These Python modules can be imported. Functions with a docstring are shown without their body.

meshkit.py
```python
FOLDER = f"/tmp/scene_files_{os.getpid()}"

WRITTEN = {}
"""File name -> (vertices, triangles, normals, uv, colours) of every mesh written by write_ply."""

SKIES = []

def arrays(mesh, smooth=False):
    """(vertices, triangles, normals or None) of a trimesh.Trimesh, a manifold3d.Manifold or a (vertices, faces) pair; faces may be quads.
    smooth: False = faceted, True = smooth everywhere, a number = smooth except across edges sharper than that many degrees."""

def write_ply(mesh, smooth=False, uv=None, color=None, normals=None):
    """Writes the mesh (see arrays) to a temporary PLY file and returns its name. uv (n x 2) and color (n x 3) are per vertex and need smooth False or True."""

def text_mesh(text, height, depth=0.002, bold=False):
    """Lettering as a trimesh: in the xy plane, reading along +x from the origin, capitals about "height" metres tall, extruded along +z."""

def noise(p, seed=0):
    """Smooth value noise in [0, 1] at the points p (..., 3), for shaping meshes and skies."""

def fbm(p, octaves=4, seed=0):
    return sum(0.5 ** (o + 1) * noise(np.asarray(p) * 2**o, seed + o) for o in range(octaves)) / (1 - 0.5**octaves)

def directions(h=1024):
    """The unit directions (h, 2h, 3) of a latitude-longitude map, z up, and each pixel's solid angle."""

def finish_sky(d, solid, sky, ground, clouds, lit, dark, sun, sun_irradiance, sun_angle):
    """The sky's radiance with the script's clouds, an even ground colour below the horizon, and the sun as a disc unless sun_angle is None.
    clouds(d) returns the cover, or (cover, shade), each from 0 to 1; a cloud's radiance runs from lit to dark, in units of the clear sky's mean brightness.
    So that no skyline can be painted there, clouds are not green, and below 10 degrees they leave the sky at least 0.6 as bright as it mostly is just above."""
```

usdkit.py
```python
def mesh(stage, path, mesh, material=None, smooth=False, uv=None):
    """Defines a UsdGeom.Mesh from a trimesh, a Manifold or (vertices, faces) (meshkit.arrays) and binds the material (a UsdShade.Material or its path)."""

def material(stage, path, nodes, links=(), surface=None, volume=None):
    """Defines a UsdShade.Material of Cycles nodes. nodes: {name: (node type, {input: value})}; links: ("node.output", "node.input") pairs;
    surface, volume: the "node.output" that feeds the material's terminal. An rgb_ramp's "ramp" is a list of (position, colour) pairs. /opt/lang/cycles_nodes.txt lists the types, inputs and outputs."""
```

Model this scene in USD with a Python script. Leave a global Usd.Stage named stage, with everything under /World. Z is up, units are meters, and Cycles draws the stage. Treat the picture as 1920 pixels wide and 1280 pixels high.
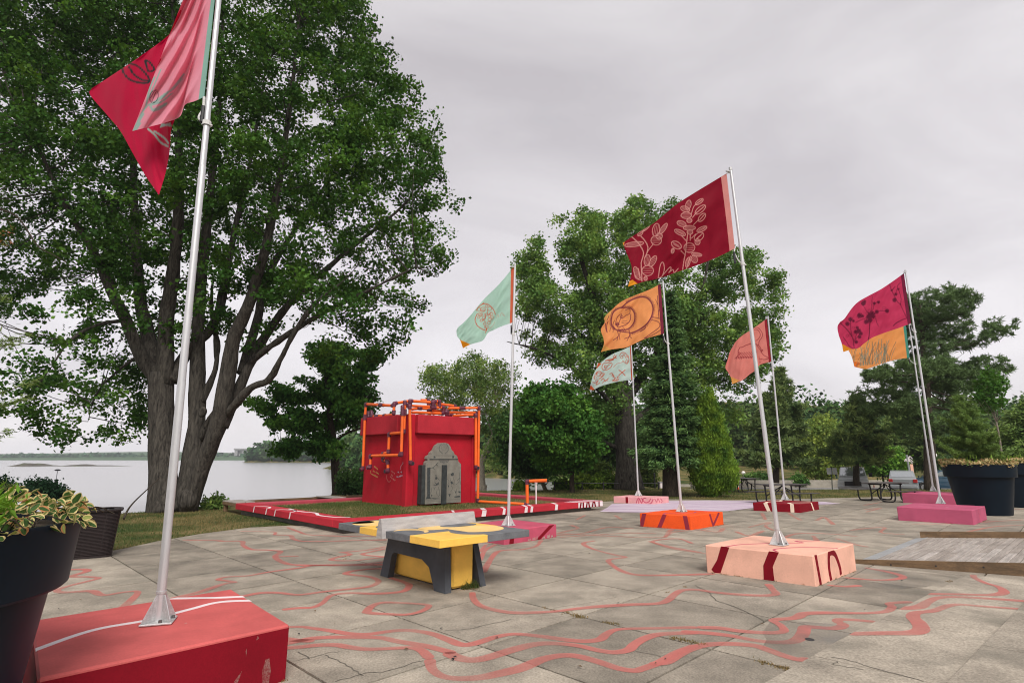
import math
import numpy as np
import trimesh
import shapely
from shapely.geometry import Polygon, LineString, Point
from shapely.ops import unary_union
import meshkit
import usdkit
from pxr import Usd, UsdGeom, UsdLux, UsdShade, Gf, Sdf, Vt

stage = Usd.Stage.CreateInMemory()
UsdGeom.SetStageUpAxis(stage, UsdGeom.Tokens.z)
UsdGeom.SetStageMetersPerUnit(stage, 1.0)
world = UsdGeom.Xform.Define(stage, '/World')
stage.SetDefaultPrim(world.GetPrim())
stage.DefinePrim('/World/Looks', 'Scope')
RNG = np.random.default_rng(7)

# ------------------------------------------------------------------ camera, sky, sun, exposure
F_PX, EYE, HORIZON = 1040.0, 1.79, 858.0          # focal length in pixels of the 1920 wide photograph
PITCH = math.atan((HORIZON - 640) / F_PX)
cam = UsdGeom.Camera.Define(stage, '/World/camera')
cam.CreateHorizontalApertureAttr(36.0)
cam.CreateVerticalApertureAttr(36.0 * 682 / 1024)
cam.CreateFocalLengthAttr(36.0 * F_PX / 1920)
cam.CreateClippingRangeAttr(Gf.Vec2f(0.05, 20000))
cam.AddTranslateOp().Set(Gf.Vec3d(0, 0, EYE))
cam.AddRotateXYZOp().Set(Gf.Vec3f(90 + math.degrees(PITCH), 0, 0))
cam.CreateExposureAttr(1.2)

SUN_EL, SUN_AZ = math.radians(46), math.radians(166)        # azimuth = atan2(x, y) towards the sun
sun = UsdLux.DistantLight.Define(stage, '/World/sun')
sun.CreateIntensityAttr(0.38)
sun.CreateAngleAttr(24.0)
sun.CreateColorAttr(Gf.Vec3f(1.0, 0.96, 0.9))
sun.GetPrim().CreateAttribute('inputs:normalize', Sdf.ValueTypeNames.Bool).Set(True)
sun.AddRotateXYZOp().Set(Gf.Vec3f(90 - math.degrees(SUN_EL), 0, 180 - math.degrees(SUN_AZ)))
usdkit.material(stage, '/World/Looks/overcast_sky', {
    'sky': ('sky_texture', {'sky_type': 'single_scattering', 'sun_disc': False, 'sun_elevation': SUN_EL, 'sun_rotation': SUN_AZ, 'aerosol_density': 2.0}),
    'geo': ('texture_coordinate', {}),
    'map': ('mapping', {'scale': (1.0, 2.4, 3.2), 'rotation': (0.35, 0.3, 0.6)}),
    'n': ('noise_texture', {'scale': 1.6, 'detail': 5.0, 'roughness': 0.52, 'distortion': 0.4}),
    'ramp': ('rgb_ramp', {'ramp': [(0.32, (5.2, 4.9, 5.1)), (0.5, (6.1, 5.8, 5.98)), (0.68, (7.1, 6.8, 6.95))]}),
    'sep': ('separate_xyz', {}),
    'low': ('map_range', {'from_min': 0.0, 'from_max': 0.7, 'to_min': 1.06, 'to_max': 0.76, 'clamp': True}),
    'mul': ('vector_math', {'math_type': 'scale'}),
    'mix': ('mix', {'fac': 0.93}),
    'bg': ('background_shader', {'strength': 0.063}),
}, [('geo.generated', 'map.vector'), ('map.vector', 'n.vector'), ('n.fac', 'ramp.fac'), ('geo.generated', 'sep.vector'), ('sep.z', 'low.value'),
    ('ramp.color', 'mul.vector1'), ('low.result', 'mul.scale'), ('sky.color', 'mix.color1'), ('mul.vector', 'mix.color2'), ('mix.color', 'bg.color')], surface='bg.background')
dome = UsdLux.DomeLight.Define(stage, '/World/sky')
UsdShade.MaterialBindingAPI.Apply(dome.GetPrim()).Bind(UsdShade.Material.Get(stage, '/World/Looks/overcast_sky'))
dome.GetPrim().SetCustomDataByKey('kind', 'structure')

# ------------------------------------------------------------------ from a pixel of the photograph to a point of the place
def ray(px, py):
    u, w = (px - 960) / F_PX, (640 - py) / F_PX
    return np.array([u, math.cos(PITCH) - w * math.sin(PITCH), math.sin(PITCH) + w * math.cos(PITCH)])

EYEP = np.array([0, 0, EYE])

def at_z(px, py, z=0.0):
    d = ray(px, py)
    return EYEP + d * ((z - EYE) / d[2])

def at_y(px, py, y):
    d = ray(px, py)
    return EYEP + d * (y / d[1])

def at_plane(px, py, p0, n):
    d = ray(px, py)
    return EYEP + d * (np.dot(np.asarray(p0) - EYEP, n) / np.dot(d, n))

def proj(p):
    q = np.asarray(p, float) - EYEP
    y = q[..., 1] * math.cos(PITCH) + q[..., 2] * math.sin(PITCH)
    z = -q[..., 1] * math.sin(PITCH) + q[..., 2] * math.cos(PITCH)
    y = np.where(np.abs(y) < 1e-6, 1e-6, y)
    return np.stack([960 + F_PX * q[..., 0] / y, 640 - F_PX * z / y, y], -1)

def Z(x0, y0, s, pts):
    return [(x0 + s * x, y0 + s * y) for x, y in pts]

# ------------------------------------------------------------------ prims
USED = {}

def unique(path):
    n = USED.get(path, 0)
    USED[path] = n + 1
    return path if n == 0 else f'{path}_{n:03d}'

class Prim:
    def __init__(self, prim, path, loc):
        self.prim, self.path, self.loc = prim, path, np.asarray(loc, float)

def describe(p, label=None, cat=None, group=None, kind=None):
    for k, v in (('label', label), ('category', cat), ('group', group), ('kind', kind)):
        if v:
            p.SetCustomDataByKey(k, v)

def thing(name, label, cat=None, loc=(0, 0, 0), group=None, kind=None):
    path = unique('/World/' + name)
    x = UsdGeom.Xform.Define(stage, path)
    x.AddTranslateOp().Set(Gf.Vec3d(*map(float, loc)))
    describe(x.GetPrim(), label, cat, group, kind)
    return Prim(x.GetPrim(), path, loc)

def write_mesh(path, v, f, mat, smooth=False, cd=None, doubles=False):
    if smooth is not False and cd is None:
        v, f, n = meshkit.arrays((v, f), smooth)
    else:
        n = None
    m = UsdGeom.Mesh.Define(stage, path)
    m.CreatePointsAttr(Vt.Vec3fArray.FromNumpy(np.ascontiguousarray(v, np.float32)))
    m.CreateFaceVertexCountsAttr(Vt.IntArray.FromNumpy(np.full(len(f), f.shape[1], np.int32)))
    m.CreateFaceVertexIndicesAttr(Vt.IntArray.FromNumpy(np.ascontiguousarray(f, np.int32).ravel()))
    m.CreateSubdivisionSchemeAttr('none')
    if n is not None:
        m.CreateNormalsAttr(Vt.Vec3fArray.FromNumpy(n.astype(np.float32)))
        m.SetNormalsInterpolation('vertex')
    elif cd is not None and smooth:
        v2, f2, n = meshkit.arrays((v, f), True)
        m.CreateNormalsAttr(Vt.Vec3fArray.FromNumpy(n.astype(np.float32)))
        m.SetNormalsInterpolation('vertex')
    if cd is not None:
        pv = UsdGeom.PrimvarsAPI(m).CreatePrimvar('Cd', Sdf.ValueTypeNames.Color3fArray, 'vertex')
        pv.Set(Vt.Vec3fArray.FromNumpy(np.ascontiguousarray(cd, np.float32)))
    UsdShade.MaterialBindingAPI.Apply(m.GetPrim()).Bind(mat)
    return m

def arr(mesh):
    if isinstance(mesh, tuple):
        return np.asarray(mesh[0], float), np.asarray(mesh[1], int)
    if hasattr(mesh, 'to_mesh'):
        m = mesh.to_mesh()
        return np.asarray(m.vert_properties[:, :3], float), np.asarray(m.tri_verts, int)
    return np.asarray(mesh.vertices, float), np.asarray(mesh.faces, int)

def part(parent, name, mesh, mat, label=None, smooth=False, cd=None, kind=None):
    v, f = arr(mesh)
    path = unique(parent.path + '/' + name)
    m = write_mesh(path, v - parent.loc, f, mat, smooth, cd)
    describe(m.GetPrim(), label, None, None, kind)
    return Prim(m.GetPrim(), path, parent.loc)

def single(name, mesh, mat, label=None, cat=None, loc=(0, 0, 0), smooth=False, cd=None, group=None, kind=None):
    v, f = arr(mesh)
    path = unique('/World/' + name)
    m = write_mesh(path, v - np.asarray(loc, float), f, mat, smooth, cd)
    m.AddTranslateOp().Set(Gf.Vec3d(*map(float, loc)))
    describe(m.GetPrim(), label, cat, group, kind)
    return Prim(m.GetPrim(), path, loc)

def copy_of(src, loc, rotz=0.0, label=None, group=None):
    name = src.path.split('/')[-1]
    path = unique('/World/' + name)
    x = UsdGeom.Xform.Define(stage, path)
    x.GetPrim().GetReferences().AddInternalReference(src.path)
    x.GetPrim().SetInstanceable(True)
    x.ClearXformOpOrder()
    x.AddTranslateOp().Set(Gf.Vec3d(*map(float, loc)))
    x.AddRotateZOp().Set(float(rotz))
    was = src.prim.GetCustomData()
    describe(x.GetPrim(), label or was.get('label'), was.get('category'), group or was.get('group'))
    return Prim(x.GetPrim(), path, loc)

# ------------------------------------------------------------------ shapes
def cat(*ms):
    vs, fs, n = [], [], 0
    for m in ms:
        v, f = arr(m)
        vs.append(v); fs.append(f + n); n += len(v)
    return np.vstack(vs), np.vstack(fs)

def frame(o, ex, ey, ez):
    """points of local coordinates -> world; ex, ey, ez world axes"""
    B = np.array([ex, ey, ez], float)
    o = np.asarray(o, float)
    return lambda m: ((arr(m)[0] @ B) + o, arr(m)[1])

def bevbox(x0, x1, y0, y1, z0, z1, r=0.01):
    c, h = np.array([(x0 + x1) / 2, (y0 + y1) / 2, (z0 + z1) / 2]), np.array([x1 - x0, y1 - y0, z1 - z0]) / 2
    r = min(r, h.min() * 0.6)
    pts = []
    for s in np.ndindex(2, 2, 2):
        sg = np.array(s) * 2 - 1
        for k in range(3):
            d = h - r; d[k] = h[k]
            pts.append(c + sg * d)
    m = trimesh.convex.convex_hull(np.array(pts))
    return np.array(m.vertices), np.array(m.faces)

def box(x0, x1, y0, y1, z0, z1):
    m = trimesh.creation.box(bounds=[[x0, y0, z0], [x1, y1, z1]])
    return np.array(m.vertices), np.array(m.faces)

def prism(poly, depth):
    """a polygon in xy, extruded from z = 0 to depth"""
    if not isinstance(poly, (Polygon, shapely.MultiPolygon)):
        poly = Polygon(poly)
    if not poly.is_valid:
        poly = poly.buffer(0)
    gs = [g for g in getattr(poly, 'geoms', [poly]) if g.area > 1e-7]
    return cat(*[trimesh.creation.extrude_polygon(g, depth, engine='earcut') for g in gs])

def sheet(poly, z=0.0):
    gs = [g for g in getattr(poly, 'geoms', [poly]) if isinstance(g, Polygon) and g.area > 1e-6]
    out = []
    for g in gs:
        v, f = trimesh.creation.triangulate_polygon(g, engine='earcut')
        v = np.column_stack([v, np.full(len(v), z)])
        n = np.cross(v[f[:, 1]] - v[f[:, 0]], v[f[:, 2]] - v[f[:, 0]])[:, 2]
        f = np.where((n < 0)[:, None], f[:, ::-1], f)
        out.append((v, f))
    return cat(*out)

def tube(pts, radii, n=8, caps=True):
    P = np.asarray(pts, float)
    R = np.broadcast_to(np.asarray(radii, float), (len(P),))
    T = np.gradient(P, axis=0)
    T /= np.maximum(np.linalg.norm(T, axis=1, keepdims=True), 1e-9)
    ref = np.array([0, 0, 1.0]) if abs(T[0][2]) < 0.9 else np.array([1.0, 0, 0])
    u = np.cross(T[0], ref); u /= np.linalg.norm(u)
    rings = []
    ang = np.linspace(0, 2 * np.pi, n, endpoint=False)
    for k in range(len(P)):
        u = u - T[k] * np.dot(u, T[k]); u /= max(np.linalg.norm(u), 1e-9)
        w = np.cross(T[k], u)
        rings.append(P[k] + R[k] * (np.cos(ang)[:, None] * u + np.sin(ang)[:, None] * w))
    v = np.vstack(rings)
    f = []
    for k in range(len(P) - 1):
        a, b = k * n + np.arange(n), k * n + (np.arange(n) + 1) % n
        f += [np.column_stack([a, b, b + n]), np.column_stack([a, b + n, a + n])]
    f = np.vstack(f)
    if caps:
        i0 = len(v)
        v = np.vstack([v, P[0], P[-1]])
        a, b = np.arange(n), (np.arange(n) + 1) % n
        e = (len(P) - 1) * n
        f = np.vstack([f, np.column_stack([b, a, np.full(n, i0)]), np.column_stack([a + e, b + e, np.full(n, i0 + 1)])])
    return v, f

def smooth_path(pts, per=6):
    """Catmull-Rom through the points"""
    P = np.asarray(pts, float)
    if len(P) < 3:
        return np.linspace(P[0], P[-1], per + 1)
    E = np.vstack([2 * P[0] - P[1], P, 2 * P[-1] - P[-2]])
    out = []
    for k in range(1, len(E) - 2):
        p0, p1, p2, p3 = E[k - 1:k + 3]
        for t in np.linspace(0, 1, per, endpoint=False):
            out.append(0.5 * (2 * p1 + (p2 - p0) * t + (2 * p0 - 5 * p1 + 4 * p2 - p3) * t * t + (3 * p1 - p0 - 3 * p2 + p3) * t ** 3))
    out.append(P[-1])
    return np.array(out)

def lathe(profile, n=48, center=(0, 0, 0)):
    """profile: (r, z) pairs from bottom to top"""
    pr = np.asarray(profile, float)
    ang = np.linspace(0, 2 * np.pi, n, endpoint=False)
    v = np.vstack([np.column_stack([r * np.cos(ang), r * np.sin(ang), np.full(n, z)]) for r, z in pr]) + np.asarray(center, float)
    f = []
    for k in range(len(pr) - 1):
        a, b = k * n + np.arange(n), k * n + (np.arange(n) + 1) % n
        f += [np.column_stack([a, b, b + n]), np.column_stack([a, b + n, a + n])]
    return v, np.vstack(f)

def turn(deg):
    a = math.radians(deg)
    return np.array([math.cos(a), math.sin(a), 0.0])

EA, EB, UP = turn(45), turn(135), np.array([0, 0, 1.0])       # the directions that the slabs, blocks and walls follow

def ab(p):
    return np.array([(p[0] + p[1]) * math.sqrt(.5), (-p[0] + p[1]) * math.sqrt(.5)])

# ------------------------------------------------------------------ materials
def mat(name, nodes, links, surface='p.BSDF'):
    return usdkit.material(stage, '/World/Looks/' + name, nodes, links, surface=surface)

def lerp(a, b, t):
    return tuple(x + (y - x) * t for x, y in zip(a, b))

def surface(name, col, rough=0.6, var=0.18, scale=2.0, grain=60.0, bump=0.15, bump_dist=0.004, metallic=0.0, spec=0.4, stain=None, stain_amount=0.5, stain_scale=1.2, speck=None, speck_at=0.72, speck_scale=9.0, stretch=(1, 1, 1), rot=(0, 0, 0)):
    """a solid surface with mottled tone, optional stains and chips, and a fine relief"""
    lo, hi = tuple(c * (1 - var) for c in col), tuple(min(1, c * (1 + var)) for c in col)
    nodes = {
        'g': ('geometry', {}), 'm0': ('mapping', {'rotation': rot}), 'm': ('mapping', {'scale': stretch}),
        'n': ('noise_texture', {'scale': scale, 'detail': 6.0, 'roughness': 0.6}),
        'r': ('rgb_ramp', {'ramp': [(0.3, lo), (0.7, hi)]}),
        'fine': ('noise_texture', {'scale': grain, 'detail': 3.0, 'roughness': 0.6}),
        'b': ('bump', {'strength': bump, 'distance': bump_dist}),
        'fr': ('rgb_ramp', {'ramp': [(0.3, (1 - var * 1.1,) * 3), (0.7, (1 + var * .4,) * 3)]}),
        'fm': ('mix', {'mix_type': 'multiply', 'fac': 1.0}),
        'p': ('principled_bsdf', {'roughness': rough, 'metallic': metallic, 'specular_ior_level': spec}),
    }
    links = [('g.position', 'm0.vector'), ('m0.vector', 'm.vector'), ('m.vector', 'n.vector'), ('m.vector', 'fine.vector'), ('n.fac', 'r.fac'), ('fine.fac', 'b.height'), ('b.normal', 'p.normal'), ('fine.fac', 'fr.fac'),
             ('r.color', 'fm.color1'), ('fr.color', 'fm.color2')]
    last = 'fm.color'
    if stain:
        nodes['sn'] = ('noise_texture', {'scale': stain_scale, 'detail': 5.0, 'roughness': 0.62, 'distortion': 0.3})
        nodes['sr'] = ('map_range', {'from_min': 0.5, 'from_max': 0.66, 'to_min': 0.0, 'to_max': stain_amount, 'clamp': True})
        nodes['sx'] = ('mix', {'color2': stain})
        links += [('g.position', 'sn.vector'), ('sn.fac', 'sr.value'), ('sr.result', 'sx.fac'), (last, 'sx.color1')]
        last = 'sx.color'
    if speck:
        nodes['kn'] = ('noise_texture', {'scale': speck_scale, 'detail': 4.0, 'roughness': 0.7})
        nodes['kr'] = ('map_range', {'from_min': speck_at, 'from_max': speck_at + 0.02, 'to_min': 0.0, 'to_max': 0.8, 'clamp': True})
        nodes['kx'] = ('mix', {'color2': speck})
        links += [('g.position', 'kn.vector'), ('kn.fac', 'kr.value'), ('kr.result', 'kx.fac'), (last, 'kx.color1')]
        last = 'kx.color'
    links.append((last, 'p.base_color'))
    return mat(name, nodes, links)

def leafy(name, trans=0.24, rough=0.5, spec=0.09):
    """leaves: their own colours, light through the blade"""
    return mat(name, {
        'a': ('attribute', {'attribute': 'Cd'}),
        'p': ('principled_bsdf', {'roughness': rough, 'specular_ior_level': spec}),
        'h': ('hsv', {'hue': 0.485, 'saturation': 1.1, 'value': 1.5, 'fac': 1.0}),
        't': ('translucent_bsdf', {}),
        'x': ('mix_closure', {'fac': trans}),
    }, [('a.color', 'p.base_color'), ('a.color', 'h.color'), ('h.color', 't.color'), ('p.BSDF', 'x.closure1'), ('t.BSDF', 'x.closure2')], surface='x.closure')

LEAF = leafy('leaf')
NEEDLE = leafy('needle', 0.15, 0.55, 0.25)
CLOTH = mat('flag_cloth', {
    'a': ('attribute', {'attribute': 'Cd'}), 'g': ('geometry', {}),
    'w': ('wave_texture', {'scale': 120.0, 'distortion': 0.5, 'bands_direction': 'z'}), 'b': ('bump', {'strength': 0.06, 'distance': 0.001}),
    'p': ('principled_bsdf', {'roughness': 0.62, 'specular_ior_level': 0.14, 'sheen_weight': 0.04}), 't': ('translucent_bsdf', {}), 'x': ('mix_closure', {'fac': 0.45}),
}, [('a.color', 'p.base_color'), ('a.color', 't.color'), ('g.position', 'w.vector'), ('w.fac', 'b.height'), ('b.normal', 'p.normal'), ('p.BSDF', 'x.closure1'), ('t.BSDF', 'x.closure2')], surface='x.closure')

def bark(name, dark, light, scale=1.0):
    return mat(name, {
        'g': ('geometry', {}), 'm': ('mapping', {'scale': (9 * scale, 9 * scale, 1.6 * scale)}),
        'n': ('noise_texture', {'scale': 1.6, 'detail': 7.0, 'roughness': 0.65, 'distortion': 0.6}),
        'v': ('voronoi_texture', {'scale': 1.7, 'feature': 'distance_to_edge'}),
        'ad': ('math', {'math_type': 'multiply'}),
        'r': ('rgb_ramp', {'ramp': [(0.3, dark), (0.62, light)]}),
        'b': ('bump', {'strength': 0.9, 'distance': 0.05}),
        'p': ('principled_bsdf', {'roughness': 0.9, 'specular_ior_level': 0.2}),
    }, [('g.position', 'm.vector'), ('m.vector', 'n.vector'), ('m.vector', 'v.vector'), ('n.fac', 'ad.value1'), ('v.distance', 'ad.value2'), ('n.fac', 'r.fac'), ('n.fac', 'b.height'), ('r.color', 'p.base_color'), ('b.normal', 'p.normal')])

BARK = bark('grey_bark', (0.006, 0.0052, 0.0045), (0.08, 0.071, 0.06))
BARK2 = bark('brown_bark', (0.014, 0.011, 0.008), (0.075, 0.058, 0.043), 1.5)
BARK3 = bark('pale_bark', (0.08, 0.065, 0.05), (0.32, 0.28, 0.22), 2.0)

CONC = []
for k, t in enumerate((0.335, 0.28, 0.37, 0.25, 0.315)):
    CONC.append(surface(f'slab_concrete_{k}', (t * 1.06, t * 0.925, t * 0.75), rough=0.85, var=0.33, scale=1.6, grain=46.0, bump=0.8, bump_dist=0.008, spec=0.2, stain=(t * .5, t * .46, t * .37), stain_amount=0.6, stain_scale=0.8 + 0.13 * k, speck=(0.5, 0.46, 0.4), speck_at=0.64, speck_scale=110.0))
JOINT = surface('joint_soil', (0.05, 0.042, 0.03), rough=0.95, var=0.4, scale=3, grain=40)
CRACK = surface('crack_dirt', (0.14, 0.125, 0.1), rough=0.95, var=0.3, scale=6, grain=60)
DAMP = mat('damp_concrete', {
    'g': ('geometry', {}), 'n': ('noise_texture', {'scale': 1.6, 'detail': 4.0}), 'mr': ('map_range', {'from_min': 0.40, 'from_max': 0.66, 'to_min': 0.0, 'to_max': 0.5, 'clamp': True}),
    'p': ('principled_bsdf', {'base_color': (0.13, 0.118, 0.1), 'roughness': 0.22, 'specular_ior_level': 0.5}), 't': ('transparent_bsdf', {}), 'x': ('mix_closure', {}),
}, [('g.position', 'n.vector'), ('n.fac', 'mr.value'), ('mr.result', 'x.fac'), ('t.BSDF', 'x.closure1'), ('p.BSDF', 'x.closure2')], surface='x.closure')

def worn_paint(name, col, lo=0.4, hi=0.88):
    return mat(name, {
        'g': ('geometry', {}), 'n': ('noise_texture', {'scale': 90.0, 'detail': 2.0, 'roughness': 0.7}), 'n2': ('noise_texture', {'scale': 1.3, 'detail': 4.0}),
        'mu': ('math', {'math_type': 'multiply_add', 'value2': 0.5, 'value3': 0.0}), 'ad': ('math', {'math_type': 'add'}),
        'mr': ('map_range', {'from_min': 0.55, 'from_max': 0.9, 'to_min': hi, 'to_max': lo, 'clamp': True}),
        'p': ('principled_bsdf', {'base_color': col, 'roughness': 0.7, 'specular_ior_level': 0.3}), 't': ('transparent_bsdf', {}), 'x': ('mix_closure', {}),
    }, [('g.position', 'n.vector'), ('g.position', 'n2.vector'), ('n.fac', 'mu.value1'), ('mu.value', 'ad.value1'), ('n2.fac', 'ad.value2'), ('ad.value', 'mr.value'), ('mr.result', 'x.fac'),
        ('t.BSDF', 'x.closure1'), ('p.BSDF', 'x.closure2')], surface='x.closure')

LINE_PAINT = worn_paint('worn_coral_paint', (0.58, 0.18, 0.155), 0.35, 0.8)
LINE_PAINT2 = worn_paint('faded_coral_paint', (0.56, 0.21, 0.165), 0.25, 0.7)
GRASS = mat('lawn', {
    'g': ('geometry', {}), 'n': ('noise_texture', {'scale': 0.55, 'detail': 5.0, 'roughness': 0.6}), 'n2': ('noise_texture', {'scale': 26.0, 'detail': 4.0, 'roughness': 0.7}),
    'r': ('rgb_ramp', {'ramp': [(0.36, (0.045, 0.075, 0.02)), (0.5, (0.13, 0.12, 0.045)), (0.62, (0.24, 0.185, 0.085))]}),
    'r2': ('rgb_ramp', {'ramp': [(0.3, (0.55, 0.55, 0.5)), (0.7, (1.1, 1.1, 1.05))]}), 'mx': ('mix', {'mix_type': 'multiply', 'fac': 1.0}),
    'b': ('bump', {'strength': 0.8, 'distance': 0.05}), 'p': ('principled_bsdf', {'roughness': 0.95, 'specular_ior_level': 0.1}),
}, [('g.position', 'n.vector'), ('g.position', 'n2.vector'), ('n.fac', 'r.fac'), ('n2.fac', 'r2.fac'), ('r.color', 'mx.color1'), ('r2.color', 'mx.color2'), ('mx.color', 'p.base_color'), ('n2.fac', 'b.height'), ('b.normal', 'p.normal')])
WATER = mat('lake_water', {
    'g': ('geometry', {}), 'm': ('mapping', {'scale': (0.35, 1.0, 1.0)}), 'n': ('noise_texture', {'scale': 1.1, 'detail': 4.0, 'roughness': 0.6}), 'b': ('bump', {'strength': 0.14, 'distance': 0.1}),
    'p': ('principled_bsdf', {'base_color': (0.30, 0.30, 0.305), 'roughness': 0.2, 'specular_ior_level': 0.8, 'ior': 1.55}),
}, [('g.position', 'm.vector'), ('m.vector', 'n.vector'), ('n.fac', 'b.height'), ('b.normal', 'p.normal')])
ASPHALT = surface('worn_asphalt', (0.21, 0.2, 0.19), rough=0.9, var=0.15, scale=0.5, grain=30)
FOREST = mat('far_forest', {'a': ('attribute', {'attribute': 'Cd'}), 'p': ('principled_bsdf', {'roughness': 0.9, 'specular_ior_level': 0.1})}, [('a.color', 'p.base_color')])

ALU = surface('brushed_aluminium', (0.62, 0.62, 0.63), rough=0.42, var=0.07, scale=14, grain=120, bump=0.05, metallic=0.55, spec=0.5, stretch=(8, 8, 0.6))
STEEL = surface('cast_aluminium', (0.55, 0.55, 0.55), rough=0.5, var=0.15, scale=20, grain=80, bump=0.1, metallic=0.5)
BOLT = surface('dull_bolt', (0.16, 0.16, 0.16), rough=0.5, metallic=0.7, scale=30)
ROPE = surface('white_rope', (0.66, 0.65, 0.64), rough=0.9, scale=60, grain=200, bump=0.5)
BLACK = surface('black_metal', (0.018, 0.018, 0.02), rough=0.5, var=0.3, scale=5)

# ------------------------------------------------------------------ terrain and lake
SHORE = [(-300, -120), (-60, -8), (-30, 7), (-21, 14.5), (-16.2, 20.0), (-13.6, 24), (-12.2, 28.5), (-10.5, 33), (-6, 35.5), (0, 36), (4.5, 37), (7.5, 42), (9.5, 50), (10.5, 62), (9.5, 78), (4, 93), (-3, 101),
         (-25, 113), (-60, 185), (-92, 300), (-116, 418), (-150, 428), (-204, 436), (-212, 470), (-190, 540), (-100, 620), (200, 760), (700, 900)]
LAND = Polygon(SHORE + [(1500, 900), (1500, -300), (-300, -300)])
PLAZA = Polygon([(-9.5, -4), (-8.6, 6), (-8.15, 10.0), (-7.85, 11.9), (-7.8, 12.9), (-7.5, 14.1), (-6.9, 15.3), (-6.0, 15.75), (-4.6, 15.4), (-3.6, 14.6), (2.6, 20.2), (3.0, 23.6), (4.2, 24.3), (6.9, 25.5), (9.4, 25.0), (12.3, 25.6), (17.5, 27.0), (24, 29.5), (30, 31), (30, -4)])

def smoothstep(a, b, x):
    t = np.clip((x - a) / (b - a), 0, 1)
    return t * t * (3 - 2 * t)

def land_height(x, y):
    x, y = np.asarray(x, float), np.asarray(y, float)
    p = shapely.points(x, y)
    d = shapely.distance(LAND.boundary, p)
    d = np.where(shapely.contains(LAND, p), d, -d)
    near = y < 150
    z = np.where(d > 3.0, -0.03, -0.03 - np.clip((3.0 - d) / 3.0, 0, 1) ** 1.5 * 1.75)
    z = np.where(d < 0, -1.78 + np.maximum(d, -12) * 0.25, z)
    z = z + np.where((d > 2.5) & near, 0.05 * (meshkit.noise(np.stack([x * .35, y * .35, x * 0], -1), 3) - 0.55), 0)
    lot = smoothstep(33.5, 39, y) * (1 - smoothstep(54, 70, y)) * smoothstep(8, 13, x)
    z = z - 0.75 * lot
    z = z + np.where((d > 5) & (x > 0), 3.0 * smoothstep(66, 120, y) * smoothstep(5, 14, d), 0)
    z = z + np.where(y >= 105, np.clip(d - 2, 0, 70) * 0.16 * smoothstep(105, 150, y) * (0.7 + 0.6 * meshkit.noise(np.stack([x * .02, y * .02, x * 0], -1), 5)), 0)
    pl = shapely.contains(PLAZA.buffer(-0.55), p)
    return np.where(pl, -0.2, z)

xs = np.concatenate([-np.geomspace(400, 32, 26), np.arange(-31.5, 34, 0.5), np.geomspace(34.5, 1500, 40)])
ys = np.concatenate([np.linspace(-300, -14, 8), np.arange(-12, 46, 0.5), np.geomspace(46.5, 900, 60)])
GX, GY = np.meshgrid(xs, ys, indexing='ij')
gz = land_height(GX.ravel(), GY.ravel()).reshape(GX.shape)

def grid_faces(nu, nv):
    i = np.arange((nu - 1) * nv).reshape(nu - 1, nv)[:, :-1].ravel()
    return np.column_stack([i, i + nv, i + nv + 1, i + 1])

single('ground', (np.column_stack([GX.ravel(), GY.ravel(), gz.ravel()]), grid_faces(*GX.shape)), GRASS, kind='structure', smooth=True)
lx = np.array([-2300, -800, -200, -60, 30, 120]); ly = np.array([-280, -40, 20, 60, 150, 500, 1240])
WX, WY = np.meshgrid(lx, ly, indexing='ij')
single('lake', (np.column_stack([WX.ravel(), WY.ravel(), np.full(WX.size, -1.7)]), grid_faces(*WX.shape)), WATER, kind='structure')

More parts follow.
